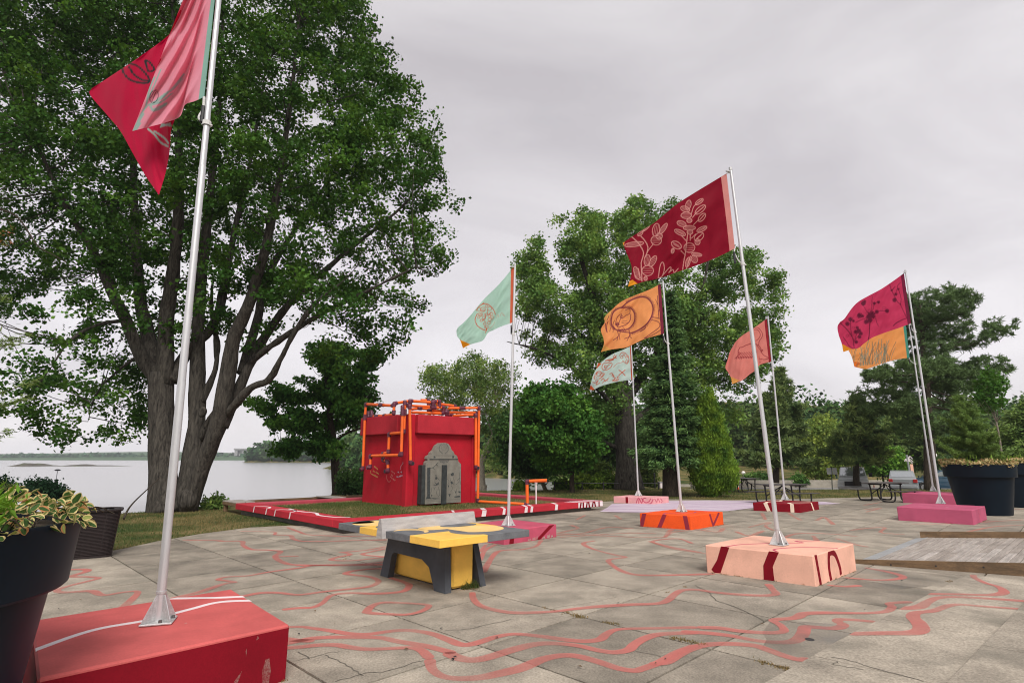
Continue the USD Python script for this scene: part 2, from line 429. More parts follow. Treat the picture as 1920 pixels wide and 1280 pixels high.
# ------------------------------------------------------------------ the plaza: slabs with joints
plaza = thing('plaza', 'plaza of square concrete slabs with painted coral contour lines', kind='structure')
part(plaza, 'joint_bed', sheet(PLAZA.buffer(-0.05), -0.035), JOINT)
RAISE1 = Polygon([tuple(p[:2]) for p in (at_z(1395, 1300, .05), at_z(1432, 1280, .05), at_z(1612, 1179, .05), at_z(1815, 1076, .05), at_z(2050, 1098, .05), at_z(2060, 1180, .05), at_z(1905, 1145, .05), at_z(1785, 1269, .05), at_z(1700, 1400, .05), at_z(1395, 1400, .05))])
h1, h2, h3 = at_z(1432, 1280, .05)[:2], at_z(1612, 1179, .05)[:2], at_z(1815, 1076, .05)[:2]
dirn = (h2 - h1) / np.linalg.norm(h2 - h1)
h0 = h1 - dirn * 2.6
i2, i3 = at_z(1785, 1269, .08)[:2], at_z(1905, 1145, .08)[:2]
din = (i3 - i2) / np.linalg.norm(i3 - i2)
i0, i4 = i2 - din * 3.6, i3 + din * 2.0
right = np.array([0.707, -0.707])
RAISE1 = Polygon([h0, h1, h2, h3, h3 + right * 0.6, i4, i3, i2, i0])
RAISE2 = Polygon([i0, i2, i3, i4, i4 + right * 3.5, i0 + right * 3.5])
low = PLAZA.difference(unary_union([RAISE1, RAISE2]).buffer(0.004))

def cells(region, a_lines, b_lines, gap=0.013):
    out = []
    for a0, a1 in zip(a_lines[:-1], a_lines[1:]):
        for b0, b1 in zip(b_lines[:-1], b_lines[1:]):
            c = [EA * a + EB * b for a, b in ((a0 + gap, b0 + gap), (a1 - gap, b0 + gap), (a1 - gap, b1 - gap), (a0 + gap, b1 - gap))]
            g = Polygon([q[:2] for q in c]).intersection(region)
            for q in getattr(g, 'geoms', [g]):
                if isinstance(q, Polygon) and q.area > 0.02:
                    out.append(q)
    return out

A_LINES = np.concatenate([np.arange(-6.55, 40, 1.5)])
B_LINES = np.array([-18, -16.5, -15, -13.5, -12, -10.5, -9, -7.5, -6, -4.5, -3.0, -1.6, -0.15, 1.3, 2.75, 4.35, 5.75, 7.1, 8.55, 10.0, 11.45, 12.9, 14.35, 15.8, 17.3])
rs = np.random.default_rng(11)
vis = []
for q in cells(low, A_LINES, B_LINES):
    c = np.array([*q.centroid.coords[0], 0])
    s = proj(c)
    corner = proj(np.array([[x, y, 0] for x, y in q.exterior.coords]))
    if (corner[:, 2] > 0.3).any() and corner[:, 0].max() > -250 and corner[:, 0].min() < 2170 and corner[:, 1].min() < 1500:
        vis.append((np.linalg.norm(c), q))
vis.sort(key=lambda t: t[0])
far = []
for k, (dist, q) in enumerate(vis):
    z = rs.uniform(-0.0025, 0.0)
    v, f = prism(q, 0.05)
    v = v + [0, 0, z - 0.05]
    m = CONC[rs.choice(5, p=[.27, .23, .2, .12, .18])]
    if k < 240:
        part(plaza, 'slab', (v, f), m)
    else:
        far.append((v, f))
if far:
    part(plaza, 'distant_slabs', cat(*far), CONC[0], kind='stuff')
for reg, top, al in ((RAISE1, 0.05, [0.5, 3.2, 5.78, 7.57, 9.4, 12.5]), (RAISE2, 0.08, [0.5, 2.3, 3.9, 5.5, 7.1, 8.8, 13])):
    for q in cells(reg, al, [-6, 4], 0.005):
        v, f = prism(q, top + 0.1)
        part(plaza, 'raised_slab', (v - [0, 0, 0.1], f), CONC[2 if top < .06 else 0], label='raised concrete slab at the right edge')

# ------------------------------------------------------------------ coral contour lines painted on the slabs
A_, B_, C_, D_, E_, F_, G_ = ((560, 980, .2343), (900, 980, .2343), (1250, 1040, .2083), (1560, 960, .25), (60, 980, .2604), (400, 900, .2083), (1040, 900, .34375))
PAINTED = [
    (A_, 0, .1, [(-560, 900), (-250, 845), (0, 830), (100, 840), (250, 860), (400, 885), (550, 890), (700, 870), (830, 858), (950, 865), (1080, 890), (1200, 935), (1290, 970), (1370, 972), (1470, 945), (1580, 910), (1730, 888), (1930, 905), (2150, 935), (2300, 945), (2410, 930), (2460, 890), (2530, 855), (2650, 845), (2850, 842), (3157, 835)]),
    (A_, 0, .1, [(-200, 985), (0, 945), (100, 925), (250, 915), (450, 915), (650, 918), (780, 945), (900, 965), (1020, 985), (1120, 1010), (1215, 1035)]),
    (A_, 0, .11, [(-200, 1010), (0, 995), (150, 980), (300, 978), (400, 995), (550, 1012), (750, 1005), (900, 1000), (980, 1020), (1040, 1075)]),
    (A_, 0, .12, [(1050, 1100), (1070, 1170), (1150, 1225), (1280, 1243), (1450, 1235), (1600, 1205), (1780, 1160), (1950, 1090), (2100, 1060), (2230, 1065), (2400, 1110), (2550, 1160), (2680, 1180), (2750, 1165), (2900, 1110), (3050, 1030), (3160, 985)]),
    (A_, 0, .11, [(1210, 1050), (1280, 1080), (1380, 1097), (1480, 1085), (1600, 1050), (1730, 1010), (1900, 970), (2070, 965), (2250, 985), (2400, 1020), (2530, 1035), (2640, 1015), (2690, 970), (2780, 920), (2900, 890), (3157, 878)]),
    (A_, 0, .1, [(540, 715), (580, 670), (660, 640), (800, 640), (1020, 655), (1030, 680), (960, 715), (850, 735), (700, 730), (590, 724), (540, 715)]),
    (A_, 0, .1, [(-100, 690), (0, 680), (110, 675), (190, 640), (260, 580), (400, 560), (600, 565), (780, 555), (860, 535), (885, 500), (860, 480), (790, 455), (740, 440)]),
    (A_, 0, .1, [(-440, 585), (-300, 560), (-150, 560), (0, 575), (200, 550), (400, 530), (560, 510), (630, 480), (630, 455), (560, 430), (430, 415), (375, 405), (430, 385), (560, 370), (680, 365)]),
    (A_, 0, .09, [(0, 340), (200, 340), (400, 335), (560, 325), (690, 310)]),
    (A_, 0, .09, [(690, 270), (560, 260), (510, 248), (560, 235), (690, 205)]),
    (A_, 0, .09, [(690, 272), (450, 300), (300, 300), (260, 290), (330, 270), (410, 255), (380, 240), (340, 235), (420, 230), (560, 215), (690, 190)]),
    (A_, 0, .1, [(1390, 560), (1400, 610), (1450, 660), (1560, 695), (1707, 718), (1850, 719), (2060, 708), (2200, 690), (2400, 670), (2650, 655), (2880, 645), (2960, 615), (3010, 570), (3070, 540), (3180, 535), (3330, 555), (3500, 572), (3700, 582), (3800, 575), (3820, 562), (3790, 530), (3760, 495)]),
    (A_, 0, .1, [(1480, 390), (1530, 300), (1590, 230), (1690, 215), (1790, 212), (1900, 185), (1940, 140)]),
    (A_, 0, .1, [(1455, 300), (1490, 220), (1570, 175)]),
    (A_, 0, .09, [(1450, 230), (1500, 175)]),
    (B_, 0, .1, [(910, 143), (830, 160), (860, 190), (960, 225), (1080, 255), (1160, 274), (1030, 295), (1070, 345), (1150, 390), (1260, 415), (1450, 418), (1720, 412), (1850, 408)]),
    (B_, 0, .09, [(1690, 160), (1600, 128), (1480, 130), (1380, 150), (1500, 185), (1620, 210), (1760, 235)]),
    (B_, 1, .1, [(620, 82), (780, 45), (730, 18)]),
    (B_, 1, .1, [(650, 112), (900, 100), (1200, 112), (1450, 116), (1500, 100), (1540, 75), (1660, 58)]),
    (B_, 1, .09, [(640, 85), (900, 95), (1200, 80), (1400, 85)]),
    (C_, 0, .1, [(320, 655), (480, 660), (650, 685), (850, 700), (1000, 700), (1060, 680), (1020, 630), (960, 595), (1000, 580), (1100, 575), (1180, 560), (1240, 530), (1400, 522), (1600, 524), (1830, 524), (1980, 508), (2030, 470), (2010, 438), (2180, 425)]),
    (C_, 0, .1, [(180, 690), (400, 705), (600, 730), (750, 760), (900, 780), (1080, 785), (1180, 760), (1230, 700), (1250, 650), (1350, 650), (1480, 660), (1560, 650), (1590, 625), (1540, 600), (1560, 580), (1700, 585), (1850, 598)]),
    (C_, 0, .11, [(-110, 980), (0, 965), (100, 900), (200, 850), (350, 810), (550, 800), (780, 815), (900, 850), (1050, 905), (1180, 940), (1260, 940)]),
    (D_, 2, .12, [(150, 912), (400, 908), (600, 905), (670, 880), (650, 830), (610, 790), (630, 755), (760, 740), (860, 705), (960, 693), (1150, 708), (1390, 725)]),
    (D_, 2, .11, [(515, 720), (650, 710), (720, 670), (800, 640), (950, 635), (1200, 648), (1440, 665)]),
    (D_, 2, .1, [(725, 612), (950, 615), (1200, 620), (1290, 600), (1250, 560), (1150, 530), (1070, 490), (1060, 468)]),
    (D_, 0, .1, [(120, 493), (350, 510), (500, 500), (530, 480), (430, 450), (270, 420)]),
    (D_, 0, .1, [(-10, 548), (100, 556), (200, 550)]),
    (E_, 0, .1, [(250, 336), (380, 335), (390, 350), (285, 385), (400, 388), (480, 397), (400, 420), (260, 455), (180, 485), (230, 500), (420, 490), (480, 512), (530, 520), (650, 500), (760, 495), (720, 550), (660, 602)]),
    (E_, 0, .1, [(1030, 540), (1200, 500), (1380, 440), (1460, 428), (1400, 417), (1340, 408), (1400, 390), (1560, 380), (1700, 355), (1920, 325), (2060, 305), (2500, 297), (2800, 285)]),
    (E_, 0, .1, [(1100, 122), (1320, 125), (1380, 132), (1510, 132), (1520, 160), (1580, 190), (1700, 195), (1790, 205), (1750, 240), (1790, 275), (1860, 298), (1960, 302), (2300, 304), (2700, 296)]),
    (E_, 0, .1, [(1752, 243), (1905, 239)]),
    (E_, 0, .1, [(1510, 62), (1740, 65), (1750, 85), (1860, 90), (1880, 115), (1950, 132), (2100, 134), (2270, 128), (2540, 122)]),
    (E_, 0, .1, [(1840, 32), (1920, 62), (2010, 86), (2300, 95), (2540, 92)]),
    (E_, 0, .1, [(1800, 830), (1900, 845), (2000, 850)]),
    (G_, 1, .1, [(600, 310), (640, 268), (700, 256), (880, 282), (920, 262)]),
    (G_, 1, .1, [(990, 280), (1060, 302), (1140, 275)]),
    (G_, 1, .1, [(330, 192), (362, 212)]),
    (G_, 1, .1, [(120, 215), (165, 192)]),
    (G_, 1, .1, [(1250, 312), (1330, 290), (1500, 292), (1640, 305)]),
    (G_, 1, .1, [(1410, 303), (1440, 335), (1480, 352)]),
    (G_, 1, .1, [(1130, 178), (1150, 215)]),
    (G_, 1, .1, [(1280, 180), (1300, 195), (1340, 216)]),
    (G_, 1, .1, [(1430, 218), (1470, 202), (1520, 240)]),
    (G_, 1, .1, [(1060, 256), (1170, 230), (1150, 250), (1190, 272)]),
    (G_, 1, .1, [(1540, 318), (1640, 350), (1700, 362)]),
    (G_, 1, .1, [(1620, 272), (1700, 262), (1800, 258), (1780, 285), (1900, 295)]),
    (G_, 1, .1, [(1690, 136), (1780, 120)]),
    (G_, 1, .1, [(1690, 160), (1780, 150), (1700, 172)]),
    (G_, 1, .1, [(0, 300), (150, 290), (280, 258), (420, 262)]),
    (G_, 1, .1, [(520, 334), (640, 372), (820, 400)]),
    (G_, 1, .1, [(2170, 300), (2300, 270), (2420, 250), (2560, 245)]),
    (G_, 1, .1, [(1950, 240), (2200, 235), (2560, 215)]),
    (G_, 1, .1, [(2330, 175), (2450, 160), (2560, 158)]),
]
for k, (zone, kind, w, pts) in enumerate(PAINTED):
    top = 0.05 if kind == 2 else 0.0
    px = smooth_path(Z(*zone, pts), 5)
    g = np.array([at_z(x, y, top)[:2] for x, y in px])
    line = LineString(g)
    wn = meshkit.noise(np.column_stack([g * 1.7, np.zeros(len(g))]), k)
    wob = unary_union([LineString(g[i:i + 2]).buffer(w * (.36 + .30 * wn[i]), quad_segs=3) for i in range(len(g) - 1)])
    region = unary_union([RAISE1, RAISE2]) if kind == 2 else low
    wob = wob.intersection(region)
    if wob.is_empty or wob.area < 1e-3:
        continue
    part(plaza, 'painted_line', sheet(wob, top + 0.002 + 0.0016 * (k % 3)), LINE_PAINT if kind != 1 else LINE_PAINT2)

# cracks, a damp patch, soil along the step
def crack(pts, w, top=0.0, m=CRACK):
    g = np.array([at_z(x, y, top)[:2] for x, y in smooth_path(pts, 4)])
    w *= .36
    g = g + np.random.default_rng(len(USED)).normal(0, 0.01, g.shape)
    part(plaza, 'crack', sheet(LineString(g).buffer(w / 2, cap_style='flat', quad_segs=2), top + 0.002), m)

crack(Z(*A_, [(230, 1050), (300, 1100), (420, 1160), (520, 1220)]), .035)
crack(Z(*A_, [(0, 1030), (90, 1085)]), .04)
crack(Z(*A_, [(0, 1100), (200, 1050), (330, 1030)]), .02)
crack(Z(*A_, [(1180, 860), (1400, 840), (1707, 770)]), .02)
crack(Z(*A_, [(300, 1270), (500, 1210), (700, 1190), (1000, 1100)]), .03)
crack(Z(*C_, [(260, 270), (400, 350), (450, 410), (600, 460), (900, 600)]), .035)
crack(Z(*C_, [(110, 225), (330, 250)]), .02)
crack(Z(*B_, [(1250, 1025), (1450, 1065)]), .02)
crack(Z(*B_, [(600, 680), (950, 625), (1100, 590)]), .015)
crack(Z(*D_, [(0, 1085), (130, 1110), (250, 1150), (400, 1190), (700, 1265)]), .035, .05)
crack(Z(*D_, [(0, 1140), (120, 1160), (250, 1185)]), .02, .05)
crack(Z(*D_, [(20, 1140), (40, 1110)]), .02, .05)
crack(Z(*D_, [(1010, 480), (1200, 520), (1440, 555)]), .02, .05)
damp = Polygon([at_z(*p, 0)[:2] for p in Z(*C_, [(930, 600), (1100, 590), (1500, 620), (1730, 665), (1560, 760), (1420, 850), (1260, 940), (1060, 890), (860, 830), (900, 760), (860, 700)])]).intersection(low)
part(plaza, 'damp_patch', sheet(damp, 0.0025), DAMP)
ramp_damp = Polygon([at_z(*p, 0)[:2] for p in Z(*D_, [(180, 410), (640, 450), (990, 470), (900, 520), (700, 560), (450, 580), (250, 560), (150, 500)])]).intersection(low)  # damp stain on the slabs in front of the ramp
part(plaza, 'damp_patch', sheet(ramp_damp, 0.0022), DAMP)
drain = at_z(1518, 1198, 0)
part(plaza, 'drain', (lambda m: (m[0] + drain, m[1]))(lathe([(0.0, 0.004), (0.042, 0.004), (0.046, 0.0)][::-1], 20)), BLACK)

# ------------------------------------------------------------------ pale lilac painted area
LILAC = mat('lilac_wave_paint', {
    'g': ('geometry', {}), 'w': ('wave_texture', {'scale': 1.15, 'distortion': 5.5, 'detail': 1.5, 'detail_scale': 0.9, 'bands_direction': 'y'}),
    'r': ('rgb_ramp', {'ramp': [(0.0, (0.62, 0.56, 0.6)), (0.6, (0.6, 0.53, 0.58)), (0.72, (0.36, 0.22, 0.36)), (1.0, (0.34, 0.2, 0.34))]}),
    'p': ('principled_bsdf', {'roughness': 0.75, 'specular_ior_level': 0.3})}, [('g.position', 'w.vector'), ('w.fac', 'r.fac'), ('r.color', 'p.base_color')])
lil = Polygon([at_z(x, y, 0)[:2] for x, y in ((1128, 959), (1250, 961), (1362, 957.5), (1413, 951.5), (1470, 948), (1573, 944), (1545, 940.5), (1411, 939), (1330, 938.2), (1253, 939), (1251, 943), (1150, 944.5), (1142, 951))])
single('painted_patch', sheet(lil.buffer(.05), 0.008), LILAC, 'pale lilac area of wavy painted bands on the ground behind the orange block', 'ground painting', kind=None)

# ------------------------------------------------------------------ painted concrete blocks
def paint(name, col, **kw):
    kw.setdefault('rough', 0.72); kw.setdefault('var', 0.1); kw.setdefault('scale', 2.2); kw.setdefault('grain', 70.0); kw.setdefault('bump', 0.3); kw.setdefault('bump_dist', 0.003); kw.setdefault('spec', 0.16)
    if 'stain' not in kw:
        kw.update(stain=tuple(c * .72 for c in col), stain_amount=.5, stain_scale=1.7)
    return surface(name, col, **kw)

CHIP = (0.42, 0.38, 0.34)
P_RED = paint('red_paint', (0.54, 0.11, 0.105), speck=CHIP, speck_at=0.715, speck_scale=7.0)
P_CRIMSON = paint('crimson_paint', (0.2, 0.0025, 0.011), speck=CHIP, speck_at=0.735, speck_scale=6.0)
P_PEACH = paint('peach_paint', (0.78, 0.44, 0.33), speck=(0.45, 0.3, 0.22), speck_at=0.72, speck_scale=14.0)
P_ORANGE = paint('orange_paint', (0.80, 0.095, 0.016), speck=CHIP, speck_at=0.73, speck_scale=8.0)
P_LPINK = paint('light_pink_paint', (0.70, 0.34, 0.35), speck=CHIP, speck_at=0.73, speck_scale=8.0)
P_MAGENTA = paint('magenta_paint', (0.45, 0.09, 0.165), speck=(0.6, 0.45, 0.48), speck_at=0.70, speck_scale=3.0)
P_ROSE = paint('rose_paint', (0.50, 0.085, 0.14), speck=(0.65, 0.5, 0.5), speck_at=0.7, speck_scale=5.0)
P_WHITE = paint('white_stripe_paint', (0.74, 0.66, 0.67))
P_CREAM = paint('cream_stripe_paint', (0.78, 0.62, 0.5))
P_DARKRED = paint('dark_red_stripe_paint', (0.3, 0.006, 0.02))
P_MAROON = paint('maroon_stripe_paint', (0.27, 0.028, 0.05))

def block_frame(center, deg):
    e = turn(deg)
    return frame(center, e, np.array([-e[1], e[0], 0]), UP)

def block(label, near, la, lb, h, da, db, m):
    """near: the corner between the two faces in view; la along da, lb along db (degrees)"""
    near = np.array([near[0], near[1], 0.0])
    t = thing('flagpole_block', label, 'concrete block', near, group='painted concrete blocks that hold the flagpoles')
    fr = frame(near, turn(da), turn(db), UP)
    part(t, 'body', fr(bevbox(0, la, 0, lb, -0.03, h, 0.014)), m)
    return t, fr, h

def face_stripe(blk, face, poly, m):
    """a painted stripe 2.5 mm proud. face 'a': the side along la (y = 0); 'b': the side along lb (x = 0); 'top'"""
    t, fr, h = blk
    v, f = prism(poly, 0.005)
    if face == 'a':
        v = np.column_stack([v[:, 0], v[:, 2] - 0.0025, v[:, 1]]); f = f[:, ::-1]
    elif face == 'b':
        v = np.column_stack([v[:, 2] - 0.0025, v[:, 0], v[:, 1]])
    else:
        v = np.column_stack([v[:, 0], v[:, 1], v[:, 2] + h - 0.0025])
    part(t, 'painted_stripe', fr((v, f)), m)

def band(pts, w, a=0.0, b=0.0, c=9.0, d=9.0):
    g = LineString(smooth_path(pts, 6)).buffer(w / 2, cap_style='flat', join_style='round', quad_segs=3)
    return g.intersection(shapely.box(a + .004, b + .004, c - .004, d - .004))

b1 = block('large red concrete block with white wavy stripes behind the near dark planter', (-3.0, 3.87), 1.63, 1.70, 0.425, 45.9, 131.2, P_RED)
face_stripe(b1, 'top', band([(-.1, .62), (.35, .98), (.75, 1.0), (1.1, 1.12), (1.4, 1.2), (1.75, .95)], .06, 0, 0, 1.63, 1.7), P_WHITE)
face_stripe(b1, 'top', band([(1.0, 1.75), (1.3, 1.5), (1.45, 1.38), (1.7, 1.22)], .06, 0, 0, 1.63, 1.7), P_WHITE)
face_stripe(b1, 'a', shapely.box(0.004, 0.0, 1.626, .40), P_CRIMSON)
face_stripe(b1, 'b', shapely.box(0.004, 0.0, 1.69, .41), P_CRIMSON)
wear = [Polygon([(1.44, .0), (1.43, .12), (1.45, .2), (1.48, .2), (1.5, .1), (1.49, .0)]), Polygon([(1.2, .03), (1.22, .10), (1.27, .16), (1.25, .1), (1.225, .04)]), Polygon([(1.29, .26), (1.285, .3), (1.29, .32), (1.295, .27)]), Polygon([(1.36, .36), (1.37, .39), (1.38, .37)]), Polygon([(.70, .08), (.72, .1), (.74, .07)])]
P_BARE = worn_paint('bare_concrete_chip', (0.5, 0.4, 0.34), 0.05, 0.75)
for w in wear:
    v, f = prism(w.intersection(shapely.box(0, 0.01, 1.63, .42)), 0.003)
    part(b1[0], 'paint_chip', b1[1]((np.column_stack([v[:, 0], v[:, 2] - 0.0045, v[:, 1]]), f[:, ::-1])), P_BARE)

b2 = block('peach concrete block with bold dark red stripes at the foot of the burgundy flag', (4.33, 8.44), 1.71, 1.58, 0.415, 42.0, 139.9, P_PEACH)
face_stripe(b2, 'b', Polygon([(1.19, .415), (1.32, .415), (1.40, .2), (1.5, .05), (1.46, .01), (1.36, .01), (1.28, .2)]), P_CRIMSON)
face_stripe(b2, 'b', Polygon([(.46, .415), (.60, .415), (.70, .2), (.71, 0), (.56, 0), (.565, .2)]), P_CRIMSON)
face_stripe(b2, 'a', Polygon([(.05, .415), (.13, .415), (.21, 0), (.13, 0)]), P_CRIMSON)
face_stripe(b2, 'a', band([(.58, .0), (.55, .18), (.60, .36), (.72, .385), (.86, .33), (.98, .15), (1.0, .03)], .085, 0, 0.0, 1.71, .41), P_CRIMSON)
for pts in ([(.02, .5), (.25, .62), (.6, .5), (.9, .2), (1.0, 0)], [(0, 1.25), (.4, 1.2), (.9, .9), (1.25, .6), (1.4, .75), (1.7, .5)]):
    face_stripe(b2, 'top', band(pts, .035, 0, 0, 1.71, 1.58), P_ROSE)

b3 = block('bright orange concrete block with dark red slanted stripes in the middle of the plaza', (4.56, 14.77), 1.72, 1.36, 0.34, 43.0, 147.0, P_ORANGE)
for y0, y1 in ((1.17, 1.27), (.62, .78), (.09, .04)):
    face_stripe(b3, 'b', Polygon([(y0, .335), (y0 + .11, .335), (y1 + .11, .0), (y1, .0)]).intersection(shapely.box(.004, 0, 1.35, .34)), P_MAROON)
face_stripe(b3, 'a', band([(.98, .33), (1.1, .08), (1.16, .05), (1.5, .33)], .075, 0, 0, 1.71, .337), P_MAROON)
face_stripe(b3, 'top', band([(0, .7), (.5, .85), (.9, .4), (1.3, .5), (1.7, .2)], .05, 0, 0, 1.71, 1.35), P_ROSE)

b4 = block('pale pink concrete block with red squiggles, farthest of the blocks on the plaza', (5.60, 22.71), 1.15, 1.66, 0.25, 45.0, 151.0, P_LPINK)
face_stripe(b4, 'b', shapely.box(1.05, 0, 1.15, .247), P_CRIMSON)
for pts in ([(.72, 0), (.68, .12), (.6, .25)], [(.62, .0), (.58, .2), (.5, .03), (.42, .2), (.3, .24)], [(.5, .22), (.35, .06), (.2, .1), (.12, .22)], [(.25, .0), (.12, .04), (.02, .2)]):
    face_stripe(b4, 'b', band(pts, .035, 0, 0, 1.65, .247), P_ROSE)
for pts in ([(.05, .22), (.2, .08), (.3, .2), (.45, .05)], [(.5, .2), (.62, .1), (.55, .03)]):
    face_stripe(b4, 'a', band(pts, .035, 0, 0, 1.14, .247), P_ROSE)

b5 = block('low crimson concrete block with cream stripes in front of the picnic table', (9.63, 19.28), 1.76, 1.47, 0.27, 43.5, 148.0, P_CRIMSON)
face_stripe(b5, 'b', Polygon([(1.0, .267), (1.13, .267), (1.03, 0), (.92, 0)]), P_CREAM)
face_stripe(b5, 'b', Polygon([(.18, .267), (.30, .267), (.30, 0), (.19, 0)]), P_CREAM)
face_stripe(b5, 'a', Polygon([(1.0, .267), (1.1, .267), (1.28, 0), (1.17, 0)]), P_CREAM)
face_stripe(b5, 'top', band([(0, .24), (.5, .5), (.8, .25), (1.06, 0)], .09, 0, 0, 1.75, 1.46), P_CREAM)
face_stripe(b5, 'top', band([(0, 1.05), (.6, 1.2), (1.2, 1.05), (1.75, 1.2)], .09, 0, 0, 1.75, 1.46), P_CREAM)

b6 = block('magenta pink concrete block in front of the right hand planters', (12.60, 15.82), 2.05, 1.73, 0.385, 42.5, 137.2, P_MAGENTA)
face_stripe(b6, 'a', Polygon([(.9, .38), (.94, .38), (1.0, 0), (.97, 0)]), P_ROSE)
b7 = block('magenta pink concrete block half hidden by a dark planter, behind another pink block', (17.2, 22.3), 2.0, 1.73, 0.385, 43.0, 136.5, P_MAGENTA)
b8 = block('rose pink concrete block with a red slanted stripe behind the table tennis table', (-0.16, 12.3), 1.70, 1.5, 0.28, 45.3, 135.0, P_ROSE)
face_stripe(b8, 'a', Polygon([(.98, .0), (1.13, .0), (1.62, .277), (1.45, .277)]), P_CRIMSON)
face_stripe(b8, 'a', Polygon([(.14, .0), (.28, .0), (.30, .277), (.2, .277)]), P_CRIMSON)
for xx, ww, hh in ((.72, .1, .05), (.86, .12, .07), (1.0, .04, .09), (1.2, .09, .05), (1.36, .1, .08), (1.5, .06, .06)):
    v, f = prism(Polygon([(xx, .012), (xx + ww * .2, hh), (xx + ww * .5, hh * .6), (xx + ww * .8, hh * 1.1), (xx + ww, .012)]), 0.004)
    part(b8[0], 'paint_chip', b8[1]((np.column_stack([v[:, 0], v[:, 2] - 0.0052, v[:, 1]]), f[:, ::-1])), P_BARE)

# ------------------------------------------------------------------ flagpoles
POLE_GROUP = 'aluminium flagpoles standing on painted blocks'

def flagpole(label, base, top, deg):
    """base, top: points; a slightly leaning tapered tube on a bolted foot with four fins"""
    base, top = np.asarray(base, float), np.asarray(top, float)
    t = thing('flagpole', label, 'flagpole', base, group=POLE_GROUP)
    d = top - base
    H = np.linalg.norm(d)
    k = np.array([0, .3, .3, .62, .62, 1.0])
    r = np.array([.036, .036, .0335, .032, .0295, .025])
    k[2] += .0006; k[4] += .0006
    part(t, 'pole', tube(base + np.outer(k, d), r, 16), ALU, smooth=40)
    fr = frame(base, turn(deg), turn(deg + 90), UP)
    part(t, 'base_plate', fr(bevbox(-.12, .12, -.12, .12, 0.002, .018, .005)), STEEL)
    for q in range(4):
        a = frame(base, turn(deg + 45 + 90 * q), turn(deg + 135 + 90 * q), UP)
        v, f = prism([(.034, .02), (.148, .02), (.148, .028), (.045, .22), (.034, .22)], .008)
        part(t, 'fin', a((np.column_stack([v[:, 0], .004 - v[:, 2], v[:, 1]]), f)), STEEL)
        for b in (-1, 1):
            pass
        hx = np.array([(.13 if q in (0, 3) else -.13), (.13 if q < 2 else -.13) * .35, 0])
        nut = trimesh.creation.cylinder(.014, .022, sections=6)
        nut.apply_translation([(.1, .03, 0.029), (-.03, .1, 0.029), (-.1, -.03, 0.029), (.03, -.1, 0.029)][q])
        part(t, 'bolt', fr(nut), BOLT)
    part(t, 'collar', tube([base + d / H * .23, base + d / H * .25], [.041, .041], 16), STEEL, smooth=40)
    part(t, 'pole_cap', tube([top - d / H * .01, top + d / H * .05, top + d / H * .055], [.03, .03, .016], 12), STEEL, smooth=40)
    trk = frame(top, turn(200), turn(290), UP)
    part(t, 'pulley_arm', trk(bevbox(.02, .11, -.015, .015, -.05, -.02, .005)), STEEL)
    return t

def pole_from(px_base, z, px_top, label, deg=45):
    b = at_z(*px_base, z)
    tp = at_y(*px_top, b[1])
    flagpole(label, b, tp, deg)
    return b, tp

PB = {}
PB['crimson'] = pole_from((297, 1166), .427, (419, -92), 'tall near flagpole at the left on the red block', 20)
PB['mint'] = pole_from((953, 985), .282, (965.5, 498), 'flagpole of the plain mint green flag, behind the table tennis table')
PB['orange'] = pole_from((1278, 959), .342, (1243, 530), 'flagpole on the bright orange block')
PB['burgundy'] = pole_from((1461, 1021), .417, (1370, 319), 'tall flagpole on the peach block with the burgundy flag')
PB['pale'] = pole_from((1197, 929), .252, (1183.5, 646), 'flagpole on the pale pink block far back')
PB['coral'] = pole_from((1472, 936.5), .272, (1440, 595), 'flagpole on the crimson block with cream stripes')
PB['magenta'] = pole_from((1764, 943.5), .387, (1698, 509), 'flagpole on the front magenta block at the right')
PB['grass'] = pole_from((1750, 920), .387, (1702, 590), 'flagpole on the rear magenta block, close behind another pole')

# ------------------------------------------------------------------ flags
def resample(curve, n):
    c = np.asarray(curve, float)
    c = smooth_path(c, 8) if len(c) > 2 else c
    s = np.concatenate([[0], np.cumsum(np.linalg.norm(np.diff(c, axis=0), axis=1))])
    t = np.linspace(0, s[-1], n)
    return np.column_stack([np.interp(t, s, c[:, k]) for k in range(2)])

def coons(top, bottom, hoist, fly, nu, nv):
    T, B, Hh, Fl = resample(top, nu), resample(bottom, nu), resample(hoist, nv), resample(fly, nv)
    u, v = np.linspace(0, 1, nu)[None, :, None], np.linspace(0, 1, nv)[:, None, None]
    P = (1 - v) * T[None] + v * B[None] + (1 - u) * Hh[:, None] + u * Fl[:, None]
    P = P - ((1 - u) * (1 - v) * T[0] + u * (1 - v) * T[-1] + (1 - u) * v * B[0] + u * v * B[-1])
    return P

def print_on(P, base, areas=(), strokes=()):
    """the printed colours of the cloth: base colour, filled areas, drawn strokes (px outlines)"""
    flat = P.reshape(-1, 2)
    col = np.tile(np.asarray(base, float), (len(flat), 1))
    for poly, c in areas:
        g = Polygon(poly)
        hit = shapely.contains_xy(g, flat[:, 0], flat[:, 1])
        col[hit] = c
    for pts, w, c, *al in strokes:
        pts = np.asarray(pts, float)
        ls = LineString(smooth_path(pts, 5) if len(pts) > 2 else pts)
        lo, hi = pts.min(0) - w - 2, pts.max(0) + w + 2
        near = np.nonzero(((flat >= lo) & (flat <= hi)).all(1))[0]
        if not len(near):
            continue
        dist = shapely.distance(ls, shapely.points(flat[near]))
        k = 1 - smoothstep(w / 2 - .35, w / 2 + .35, dist)
        k = (k * (al[0] if al else 1.0))[:, None]
        col[near] = col[near] * (1 - k) + np.asarray(c) * k
    return col

